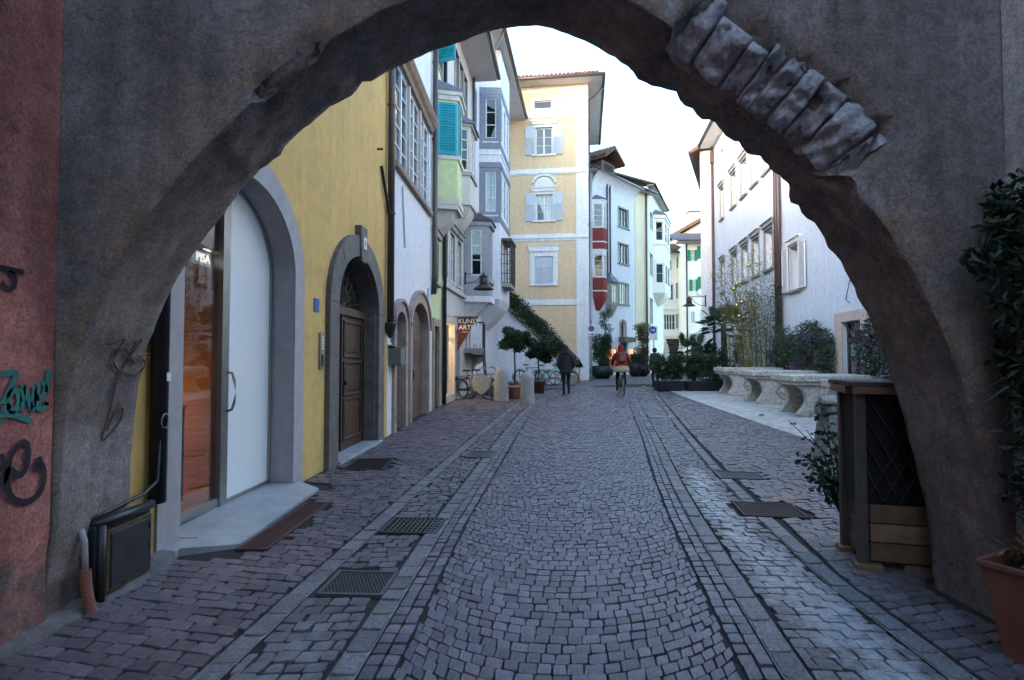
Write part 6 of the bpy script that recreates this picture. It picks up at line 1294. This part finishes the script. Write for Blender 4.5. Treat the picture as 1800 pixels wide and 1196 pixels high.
# --- stone market tables
def table(Yn, label, L=1.75, W=1.45, s=1.0):
    Xn = 6.88 + .135*(Yn-13.5); t = thing('stone_table', label, 'table', (Xn, Yn, g(Yn)+.012), R(-6), 'stone market tables')
    h = .98
    tp = MB().plan([(-.28, -.12), (L, -.12), (L, W), (-.28, W)], h-.16, h); o = tp.build('table_top', 'marble', t, bev=.03)
    MB().plan([(-.24, -.07), (L-.05, -.07), (L-.05, W-.05), (-.24, W-.05)], h-.24, h-.161).build('moulding', 'marble', o, bev=.03)
    for k, y in enumerate((0, W-.32)):
        pr_ = [(-.10, 0), (-.13, .05), (-.10, .12), (-.02, .20), (.05, .34), (.05, .5), (-.01, .62), (-.10, .68), (-.13, .735), (L-.25, .735), (L-.33, .6), (L-.33, .3), (L-.2, .1), (L-.2, 0)]
        lg = MB().prism([(x, z*1.0) for x, z in pr_], y, y+.20).build('leg', 'marble', t, bev=.015)
        if k == 0:
            cx, cz = .62, .38; dm_ = MB(); dm_.ring([(cx-.2, cz), (cx-.1, cz+.14), (cx, cz+.2), (cx+.1, cz+.14), (cx+.2, cz), (cx+.1, cz-.14), (cx, cz-.2), (cx-.1, cz-.14), (cx-.2, cz)], [(cx-.25, cz), (cx-.12, cz+.17), (cx, cz+.26), (cx+.12, cz+.17), (cx+.25, cz), (cx+.12, cz-.17), (cx, cz-.26), (cx-.12, cz-.17), (cx-.25, cz)], -.03, .0); dm_.build('carving', 'marble_dark', lg)
            MB(T(cx, -.005, cz) @ Matrix.Rotation(R(90), 4, 'X')).lathe([(.11, 0), (.10, .02), (.05, .03), (.02, .045)], 10).build('rosette', 'marble', lg, True)
    return t
table(20.2, 'carved stone table farthest back, next to the black planters'); table(16.7, 'second stone table from the planters, with carved diamond panel'); table(13.4, 'third stone table from the planters, its big slab end toward the street'); table(10.2, 'nearest stone table, mostly hidden behind the wooden screen')
pl = thing('stone_plinth', 'sloping grey stone slab topped with rough stones beside the wooden screen', 'plinth', (4.62, 8.0, 0))
MB().add([(-.28, -.1, 0), (.35, -.1, 0), (.30, .3, 0), (-.28, .3, 0), (-.18, .0, .62), (.30, .0, .62), (.30, .3, .62), (-.18, .3, .62)], [(0,3,2,1),(4,5,6,7),(0,1,5,4),(1,2,6,5),(2,3,7,6),(3,0,4,7)]).build('slab', 'grey_stone', pl, bev=.01)
for k in range(5): me = rough_block(ru(.2, .28), ru(.12, .16), .28, .03, 90+k, 5, 6); o = link('rough_stone', me, pl, (-.14+(k % 3)*.2, .1, .69+(k//3)*.13)); me.materials.append(M('grey_stone')); o.rotation_euler = (0, 0, ru(-.3, .3))
# --- planters and plants at the far end of the terrace
def hedge_planter(x0, x1, y0, y1, zb, zt, label, n=7500, m='leaf_hedge', box='black_plastic', size=.09, group='hedge planters by the terrace'):
    cx, cyy = (x0+x1)/2, (y0+y1)/2; z = g(cyy); t = thing('hedge_planter', label, 'planter', (cx, cyy, z), 0, group); w, d = (x1-x0)/2, (y1-y0)/2
    b = MB().add([(-w*.95, -d*.95, 0), (w*.95, -d*.95, 0), (w*.95, d*.95, 0), (-w*.95, d*.95, 0), (-w, -d, zb), (w, -d, zb), (w, d, zb), (-w, d, zb)], [(0,3,2,1),(4,5,6,7),(0,1,5,4),(1,2,6,5),(2,3,7,6),(3,0,4,7)]); b.build('box', box, t, bev=.02)
    P = []
    for k in range(int(n/130)):
        c_ = (ru(-w, w), ru(-d, d), zb+.12+(zt-zb-.2)*rnd()**.8); P += blob(130, c_, (.2, .18, .2), .2)
    lb = MB(); leaves(lb, P, size); lb.build('shrub', m, t, fix=False); s = MB()
    for k in range(6): x = -w*.8+k*w*.32; s.tube([(x, 0, zb*.8), (x+ru(-.1, .1), ru(-.1, .1), zb+.5), (x+ru(-.15, .15), ru(-.1, .1), zt-.3)], .015, 5)
    s.build('stems', 'bark', t); return t
hedge_planter(5.75, 6.78, 22.5, 23.2, .40, 1.42, 'black planter with leafy shrub at the terrace corner nearest the road'); hedge_planter(6.95, 8.25, 22.5, 23.2, .40, 1.45, 'black planter with leafy shrub beside the farthest stone table'); hedge_planter(8.3, 10.0, 24.3, 25.2, .40, 1.9, 'long hedge planter behind the stone tables', 5200)
def fan_palm(p, hs_, label, nf=26, fl=.75, tr=.14, trunk=True):
    t = thing('fan_palm', label, 'palm', p); 
    if trunk:
        b = MB(); b.tube([(0, 0, 0), (.03, 0, hs_*.5), (0, 0, hs_)], [tr, tr*.95, tr*.8], 12); b.build('trunk', 'bark', t)
    lb = MB(); st_ = MB()
    for k in range(nf):
        az = k*2.4; el = R(75-100*(k/nf)+ru(-8, 8)); d = Vector((math.cos(az)*math.cos(el), math.sin(az)*math.cos(el), math.sin(el))); L_ = fl*ru(.75, 1.1); o_ = Vector((0, 0, hs_)); e = o_+d*L_; e.z -= .12*L_
        st_.tube([o_, o_+d*L_*.5+Vector((0, 0, .03)), e], .008, 4); sd_ = d.cross(Vector((0, 0, 1))).normalized(); up = sd_.cross(d)
        for j in range(21):
            a = R(-110+11*j); dd = (d*math.cos(a)+sd_*math.sin(a)); l = fl*.62*(1-.15*abs(math.sin(a))); w = sd_*math.cos(a)*.011-d*math.sin(a)*.011; mid = e+dd*l*.6; tip = e+dd*l+Vector((0, 0, -.14*l))
            i0 = len(lb.v); lb.v += [tuple(e), tuple(mid+w+up*.01), tuple(tip), tuple(mid-w+up*.01)]; lb.f += [(i0, i0+1, i0+2), (i0, i0+2, i0+3)]
    lb.build('fronds', 'leaf_palm', t, fix=False); st_.build('stalks', 'leaf_palm', t); return t
p = aty(1272, 606, 24.6); fan_palm((p.x, 24.6, g(24.6)), aty(1272, 573, 24.6).z-g(24.6), 'tall fan palm in front of the pale blue house', 30, .8); p = aty(1222, 612, 24.0); fan_palm((p.x, 24.2, g(24)+.3), 1.15, 'low fan palm behind the black planters', 20, .8, .1)
def umbrella(px, py0, py1, Y, label):
    a = aty(px, py0, Y); t = thing('closed_umbrella', label, 'umbrella', (a.x, Y, g(Y)), 0, 'closed white cafe umbrellas'); h = a.z-g(Y); MB().tube([(0, 0, 0), (0, 0, h)], .025, 8).build('pole', 'pale_wood', t)
    b = MB(); rg = []
    for z, r in ((h-.02, .03), (h-.25, .09), (h-.7, .15), (h-1.15, .19), (h-1.3, .16)): rg.append([Vector((r*(1+.3*(k % 2))*math.cos(k*math.pi/8), r*(1+.3*(k % 2))*math.sin(k*math.pi/8), z)) for k in range(16)])
    b.loft(rg); b.build('canopy', 'umbrella_white', t); MB().lathe([(.3, 0), (.3, .08), (.04, .1)], 14).build('base', 'grey_stone', t)
umbrella(1171, 600, 0, 38, 'closed white umbrella at the far cafe left of its twin'); umbrella(1196, 602, 0, 38, 'closed white umbrella at the far cafe right of its twin'); umbrella(1282, 571, 0, 26.5, 'closed white umbrella beside the tall fan palm')
# bamboo with gold balls
random.seed(51)
bp0 = aty(1325, 640, 21.6); bt = thing('bamboo', 'tall yellowish bamboo clump hung with gold balls before the pale blue house', 'bamboo', (bp0.x, 21.6, g(21.6)+.1)); cu = MB(); lb = MB()
for k in range(34):
    x, y = random.gauss(0, .42), random.gauss(0, .3); h = ru(3.2, 5.6); lx, ly = ru(-.55, .4)+x*.5, ru(-.3, .3); tilt = -.35
    pts = [(x+(lx+tilt*.6)*(f**1.8), y+ly*f**1.8, h*f-.0*f) for f in (0, .25, .5, .75, 1)]; cu.tube(pts, [.016, .015, .012, .008, .003], 5)
    for j in range(46):
        f = rnd()**.55; f = max(.16, f); i = min(3, int(f*4)); q = Vector(pts[i]).lerp(Vector(pts[i+1]), f*4-i); n_ = 4; leaves(lb, [q+Vector((random.gauss(0, .13), random.gauss(0, .13), random.gauss(0, .10))) for _ in range(n_)], .12, .7, (0, 0, -.5), .2)
cu.build('culms', 'stem_bamboo', bt); lb.build('leaves', 'leaf_bamboo', bt, fix=False)
for i, (px_, py_) in enumerate(((1316, 467), (1295, 499), (1290, 508), (1295, 537), (1304, 531), (1299, 556))):
    q = aty(px_, py_, 21.2); o = MB().lathe([(.01, -.075)] + [(.078*math.cos(a), .078*math.sin(a)) for a in [R(-60), R(-30), 0, R(30), R(60)]] + [(.015, .075), (.012, .095), (.004, .1)], 14).build('gold_ball', 'gold', None, True, loc=q); tag(o, ['gold ball hanging highest in the bamboo', 'upper gold ball of the close pair in the bamboo', 'lower left gold ball of the close pair in the bamboo', 'gold ball low in the bamboo at left', 'gold ball low in the bamboo at right', 'lowest gold ball hanging in the bamboo'][i], 'ornament', 'gold balls in the bamboo')
# flowering climbers with lattice on the right house
def wallp(Y, out=.15): return rx(Y)-out
def climber(ya, yb, h, label, n, fl, seed, low=0.0):
    random.seed(seed); t = thing('climbing_plant', label, 'climber', (0, 0, 0), 0, 'flowering climbers on the right house'); P = []; Fp = []
    while len(P) < n:
        f = rnd(); Y = ya+(yb-ya)*f; top = h*(.78+.22*math.sin(f*math.pi))*(1+.12*noise.noise(Vector((Y*2, seed, 0)))); z = g(Y)+low+rnd()**.75*(top-low)
        if noise.noise(Vector((Y*1.6, z*1.6, seed))) < -.16 and z < top*.6: continue
        th = .30+.25*noise.noise(Vector((Y*3, z*3, 4))); p = (wallp(Y, .05+th*rnd()*1.3), Y+random.gauss(0, .05), z); P.append(p)
    lb = MB(); leaves(lb, P, .085); lb.build('foliage', 'leaf_climb', t, fix=False)
    for k in range(fl):
        f = rnd(); Y = ya+(yb-ya)*f; z = g(Y)+low+(.35+.6*rnd())*(h-low)*.95
        for j in range(38): Fp.append((wallp(Y, .42+random.gauss(0, .06)), Y+random.gauss(0, .09), z-abs(random.gauss(0, .16))))
    fb = MB(); leaves(fb, Fp, .055, wid=.7); fb.build('flowers', 'flower_purple', t, fix=False)
    s = MB()
    for k in range(5): Y = ya+(yb-ya)*(k+.5)/5; s.tube([(wallp(Y, .1), Y, g(Y)), (wallp(Y, .18), Y+.1, g(Y)+h*.4), (wallp(Y, .12), Y-.1, g(Y)+h*.8)], .02, 5)
    s.build('stems', 'bark', t); return t
climber(15.9, 18.7, 2.45, 'purple flowering climber left of the glass door', 7600, 22, 61); climber(18.7, 20.8, 2.3, 'sparser climber on diamond lattice near the double drainpipes', 2600, 5, 62, 1.1); climber(12.0, 14.1, 2.55, 'purple flowering climber right of the glass door', 6000, 24, 63)
lt = thing('lattice', 'dark diamond lattice on the wall under the climber', 'lattice', (0, 0, 0))
for k in range(24):
    a = 17.4+k*.17
    for sgn_ in (-1, 1):
        y0, y1 = a, a+sgn_*.85; MB().bar((wallp(y0, .05), y0, .25), (wallp(y1, .05), y1, 1.75), .018, .012).build('slat', 'pipe_black', lt, fix=False)
cv2 = MB(); q = lambda Y, z: (wallp(Y, .12), Y, z); random.seed(66); lb = MB(); leaves(lb, [(wallp(20.3, .15+ru(0, .25)), 20.3+random.gauss(0, .14), ru(1.6, 4.1)) for _ in range(700)], .08); vt = thing('climbing_vine', 'thin vine climbing the double drainpipes', 'climber', (wallp(20.3), 20.3, 0)); lb.v = [(x-wallp(20.3), y-20.3, z) for x, y, z in lb.v]; lb.build('foliage', 'leaf_climb', vt, fix=False)
# --- planted pots at the bend, signs
def ivy_column(px, py, r, zt, label, potm, leafm_, pr=.42, ph=.55, n=4200):
    p = aty(px, 640, py); p.z = g(p.y); t = thing('planted_pot', label, 'planter', p, 0, 'tall planted pots by the lit shop'); MB().lathe([(pr*.5, 0), (pr*.95, ph*.3), (pr*1.05, ph*.6), (pr*.9, ph), (pr*.8, ph), (pr*.75, ph*.9)], 20).build('pot', potm, t, True); P = []
    for k in range(n//100): P += blob(100, (ru(-r, r)*.7, ru(-r, r)*.7, ph+(zt-ph)*rnd()), (.28, .28, .28), .3)
    lb = MB(); leaves(lb, P, .10); lb.build('foliage', leafm_, t, fix=False); MB().tube([(0, 0, ph*.5), (0, 0, zt*.8)], .04, 6).build('stem', 'bark', t); return t
ivy_column(1058, 34.2, .62, 2.5, 'dense hedge shaped shrub in a dark teal pot beside the beige house', 'pot_teal', 'leaf_hedge', .7, .75, 6500); iv2 = ivy_column(1130, 37.5, .45, 3.0, 'reddish shrub column in front of the cream house', 'black_plastic', 'leaf_red', .5, .8); ivy_column(1064, 35.6, .4, 4.2, 'taller feathery shrub behind the dark teal pot', 'pot_teal', 'leaf_climb', .4, .6, 2600); ivy_column(1116, 37, .35, 1.4, 'small round shrub in black pot by the lit shop', 'black_plastic', 'leaf_dark', .45, .9, 1600)
lb = MB(); leaves(lb, blob(900, (0, 0, 3.2), (.65, .6, .35), .2), .12); lb.build('fresh_shoots', 'leaf_bright', iv2, fix=False)
def sign_post(px, Y, label):
    p = aty(px, 600, Y); return thing('road_sign', label, 'sign', (p.x, Y, g(Y))), p
t, p = sign_post(1039.5, 30.2, 'white no parking sign panel with blue and red disc on a pole'); zt, zb = aty(1039, 571, 30.2).z-g(30.2), aty(1039, 591, 30.2).z-g(30.2)
MB().tube([(0, .03, 0), (0, .03, zt+.25)], .03, 8).build('pole', 'steel', t); MB().box(-.19, .19, -.015, 0, zb, zt).build('plate', 'sign_white', t); zc = zt-.21
for r, m_, y in ((.16, 'sign_red', -.016), (.125, 'sign_blue', -.020)): MB(T(0, y, zc) @ Matrix.Rotation(R(90), 4, 'X')).lathe([(r, 0), (r, .003)], 20).build('disc', m_, t)
MB(T(0, -.025, zc) @ Matrix.Rotation(R(45), 4, 'Y')).box(-.125, .125, -.003, 0, -.016, .016).build('bar', 'sign_red', t); MB().box(-.13, -.02, -.018, -.0155, zb+.05, zb+.10).box(.0, .12, -.018, -.0155, zb+.04, zb+.12).build('pictogram', 'pipe_black', t)
t, p = sign_post(1148, 36, 'round blue arrow sign on a white board by the cream house'); zt = aty(1148, 575, 36).z-g(36); MB().tube([(.05, .03, 0), (.05, .03, zt)], .035, 8).build('pole', 'steel', t); MB().box(-.25, .28, -.015, 0, zt-.85, zt+.05).build('plate', 'sign_white', t)
MB(T(-.02, -.016, zt-.2) @ Matrix.Rotation(R(90), 4, 'X')).lathe([(.24, 0), (.24, .004)], 20).build('disc', 'sign_blue', t); MB().prism([(-.15, zt-.22), (.02, zt-.22), (.02, zt-.28), (.14, zt-.2), (.02, zt-.12), (.02, zt-.18), (-.15, zt-.18)], -.024, -.021).build('arrow', 'sign_white', t)
# ------------------------------------------------------------ foreground: cable box, wooden screen, terracotta pot
cb = thing('cable_box', 'dark metal utility box with peeling yellow edge at the foot of the arch', 'utility box', (0, 0, 0)); x0, x1, y0, y1, zt = -2.45, -2.335, 3.24, 3.72, .46
MB().box(x0, x1, y0, y1, .03, zt).build('body', 'dark_metal', cb, bev=.02); MB().box(x1-.005, x1+.022, y0+.05, y1-.03, .06, zt-.04).build('edge_band', 'yellow_tape', cb, bev=.006); dd = MB().box(x1+.005, x1+.032, y0+.075, y1-.045, .085, zt-.065).build('door', 'dark_metal', cb, bev=.005); MB().tube([(x0+.02, y0+.02, zt+.0), (x1+.01, y0+.03, zt+.01), (x1+.012, y1-.02, zt+.01)], .03, 8).build('top_tube', 'pipe_black', cb, True); MB().tube([(x1+.01, y0+.02, 0), (x1+.01, y0+.02, zt)], .024, 8).build('corner_tube', 'pipe_black', cb, True)
for z in (.2, .33): MB().box(x1+.03, x1+.038, y1-.075, y1-.06, z, z+.04).build('hinge', 'iron', dd)
MB().tube([(x0+.05, y0-.01, .2), (x0+.05, y0-.01, zt+.04), (x1-.02, y0+.1, zt+.05), (x1-.05, y1, zt+.07), (-2.40, 3.88, zt+.12), (-2.40, 3.9, .9)], .013, 6).build('cable', 'pipe_black', cb, True)
cg = thing('conduit', 'orange corrugated conduit with pale pipe rising from the pavement', 'conduit', (-2.345, 3.17, 0)); prr = []
for k in range(46): f = k/45; prr.append((.026+(.004 if k % 2 else 0), .24*f))
b = MB().lathe(prr, 12); b.v = [(x+.045*(1-z/.24)**2, y, z) for x, y, z in b.v]; b.build('corrugated_pipe', 'corrugated', cg); MB().tube([(0, 0, .2), (-.01, 0, .40), (-.03, .0, .46)], .016, 8).build('pipe', 'pvc', cg, True)
# wooden screen with planter box
ws = thing('wooden_screen', 'wooden planter box with netted trellis screen and capping boards', 'planter', (2.37, 3.80, 0), R(-15)); 
for (a, c_, d_, e) in ((0, .75, 0, .035),):
    for k in range(3): MB().box(.0, .75, 0, .03, .07+k*.125, .187+k*.125).build('board', 'pale_wood', ws, bev=.006); MB().box(-.03, 0, .02, .40, .07+k*.125, .187+k*.125).build('board', 'grey_wood', ws, bev=.006); MB().box(.0, .75, .37, .40, .07+k*.125, .187+k*.125).build('board', 'grey_wood', ws, bev=.006)
MB().box(.01, .74, .032, .368, .07, .40).build('soil', 'soil', ws)
for (x, y) in ((-.075, -.01), (-.075, .36), (.78, .36)): MB().box(x, x+.06, y, y+.06, .03, 1.22).build('post', 'grey_wood', ws, bev=.006)
for (x, y) in ((-.10, -.05), (.2, .02), (-.10, .32), (.7, .0)): MB().box(x, x+.16, y, y+.12, .0, .055).build('foot_block', 'pale_wood', ws, bev=.008)
MB().box(-.02, .80, .38, .392, .45, 1.22).build('net', 'net', ws); MB().box(-.055, -.045, .04, .37, .45, 1.22).build('net', 'net', ws); MB().box(-.01, .80, .03, .04, .42, 1.17).build('net', 'net', ws); MB().box(.80, .812, .05, .37, .45, 1.22).build('net', 'net', ws)
for k in range(9):
    x = -.02+k*.1
    for s in (-1, 1):
        xa, xb = x, x+s*.4; MB().bar((min(max(xa, -.02), .8), .018, .46), (min(max(xb, -.02), .8), .018, .46+abs(min(max(xb, -.02), .8)-xa)*1.7+.05), .022, .008).build('trellis_slat', 'iron', ws, fix=False)
for (x0, x1, y0, y1, z, m_) in ((-.12, .86, -.06, .06, 1.222, 'grey_wood'), (-.12, .86, .065, .30, 1.226, 'grey_wood'), (-.12, .86, .305, .47, 1.222, 'grey_wood'), (-.1, .84, -.055, -.02, 1.17, 'pale_wood')): MB().box(x0, x1, y0, y1, z, z+.03 if z > 1.2 else 1.221).build('cap_board', m_, ws, bev=.004)
MB().box(.16, .86, .0, .2, 1.262, 1.29).build('cap_board', 'grey_wood', ws, bev=.004); MB().box(-.12, -.08, .06, .42, 1.17, 1.221).build('cap_board', 'pale_wood', ws, bev=.004)
random.seed(71)
sh = thing('shrub', 'glossy leaved shrub spilling out left of the wooden screen', 'shrub', (2.55, 4.5, 0)); lb = MB(); P = []; stx = MB()
for k in range(16):
    e = Vector((ru(-.28, .05), ru(-.18, .15), ru(.42, 1.0))); s0 = Vector((.02, 0, .2)); m_ = s0.lerp(e, .6)+Vector((.03, 0, .08)); stx.tube([s0, m_, e], [.008, .006, .003], 5)
    for f in range(22): q = s0.lerp(m_, rnd()*.6+.4) if rnd() < .4 else m_.lerp(e, rnd()); P.append(q+Vector((random.gauss(0, .045), random.gauss(0, .045), random.gauss(0, .045))))
stx.tube([(0, 0, .6), (-.25, -.05, .78), (-.42, -.1, .93)], [.005, .004, .002], 4); leaves(lb, P, .062, wid=.62); lb.build('foliage', 'leaf_fg', sh, fix=False); stx.build('stems', 'bark', sh)
# terracotta planter and the climber above it
tpn = thing('terracotta_planter', 'square tapering terracotta planter at the right edge', 'planter', (2.52, 2.62, 0), R(28)); b = MB(); w0, w1, h = .17, .245, .46
b.loft([[Vector((-w, -w, z)), Vector((w, -w, z)), Vector((w, w, z)), Vector((-w, w, z))] for w, z in ((w0, 0), (w1-.012, h-.03), (w1+.004, h-.028), (w1+.006, h), (w1-.018, h), (w1-.03, h-.06))]); b.build('pot', 'terracotta', tpn, bev=.006); MB().box(-w1+.02, w1-.02, -w1+.02, w1-.02, h-.08, h-.05).build('soil', 'soil', tpn)
dv = thing('wall_climber', 'dark leafy climber with twisted stems against the right wall', 'climber', (2.5, 2.66, h)); s = MB()
for k in range(7):
    ph = k*.9; s.tube([(.02+.04*math.sin(ph+z*4)+.03*(k-3)*.4, .05+.05*math.cos(ph*1.3+z*5), z) for z in [i*.13 for i in range(13)]], [.014*(1-.05*i) for i in range(13)], 6)
s.build('stems', 'bark', dv); lb = MB(); P = []
for k in range(46): z = ru(.25, 1.95)+.0; P += blob(44, (.02+random.gauss(0, .06), ru(-.15, .22), z), (.11, .12, .11), .3)
for k in range(14): P += blob(14, (.02+random.gauss(0, .05), ru(-.12, .15), ru(.1, .9)), (.07, .08, .1), .3)
for k in range(8): P += blob(16, (-.16+random.gauss(0, .04), ru(-.05, .2), ru(1.35, 1.7)), (.07, .08, .06), .3)
leaves(lb, P, .07, wid=.45); lb.build('foliage', 'leaf_fg', dv, fix=False)
lb = MB()
for k in range(46):
    c0 = Vector((.0+random.gauss(0, .02), ru(-.1, .1), ru(.72, .82))); a = ru(0, 6.28); L_ = ru(.2, .38); d = Vector((math.cos(a)*.9, math.sin(a)*.7, ru(.0, .9))).normalized(); sd_ = d.cross(Vector((0, 0, 1))).normalized()*.011; m_ = c0+d*L_*.5+Vector((0, 0, .02)); e = c0+d*L_+Vector((0, 0, -.10)); i0 = len(lb.v); lb.v += [tuple(c0-sd_), tuple(c0+sd_), tuple(m_+sd_), tuple(m_-sd_), tuple(e)]; lb.f += [(i0, i0+1, i0+2, i0+3), (i0+3, i0+2, i0+4)]
lb.build('blade_leaves', 'leaf_palm', dv, fix=False); lb = MB(); leaves(lb, [(ru(-.15, .15), ru(-.18, .14), abs(random.gauss(0, .05))+.01) for _ in range(240)] + [(random.gauss(0, .03), ru(-.1, .1), ru(.05, .35)) for _ in range(70)], .07, wid=.3); lb.build('dry_leaves', 'leaf_dry', dv, fix=False)
for i, (px_, py_) in enumerate(((1387, 748), (1333, 732), (1265, 692))):
    p = ground_at(px_, py_); lb = MB(); leaves(lb, [(0, 0, .01), (.05, .02, .01), (.02, -.04, .012)], .11, .25, (1, 0, .05), .6); o = lb.build('fallen_leaf', 'leaf_dry', None, fix=False, loc=(p.x, p.y, p.z+.018)); tag(o, ['dry fallen leaf on the marble terrace before the third table', 'dry fallen leaf on the terrace before the second table', 'dry fallen leaf near the farthest stone table'][i], 'leaf', 'fallen leaves on the terrace')
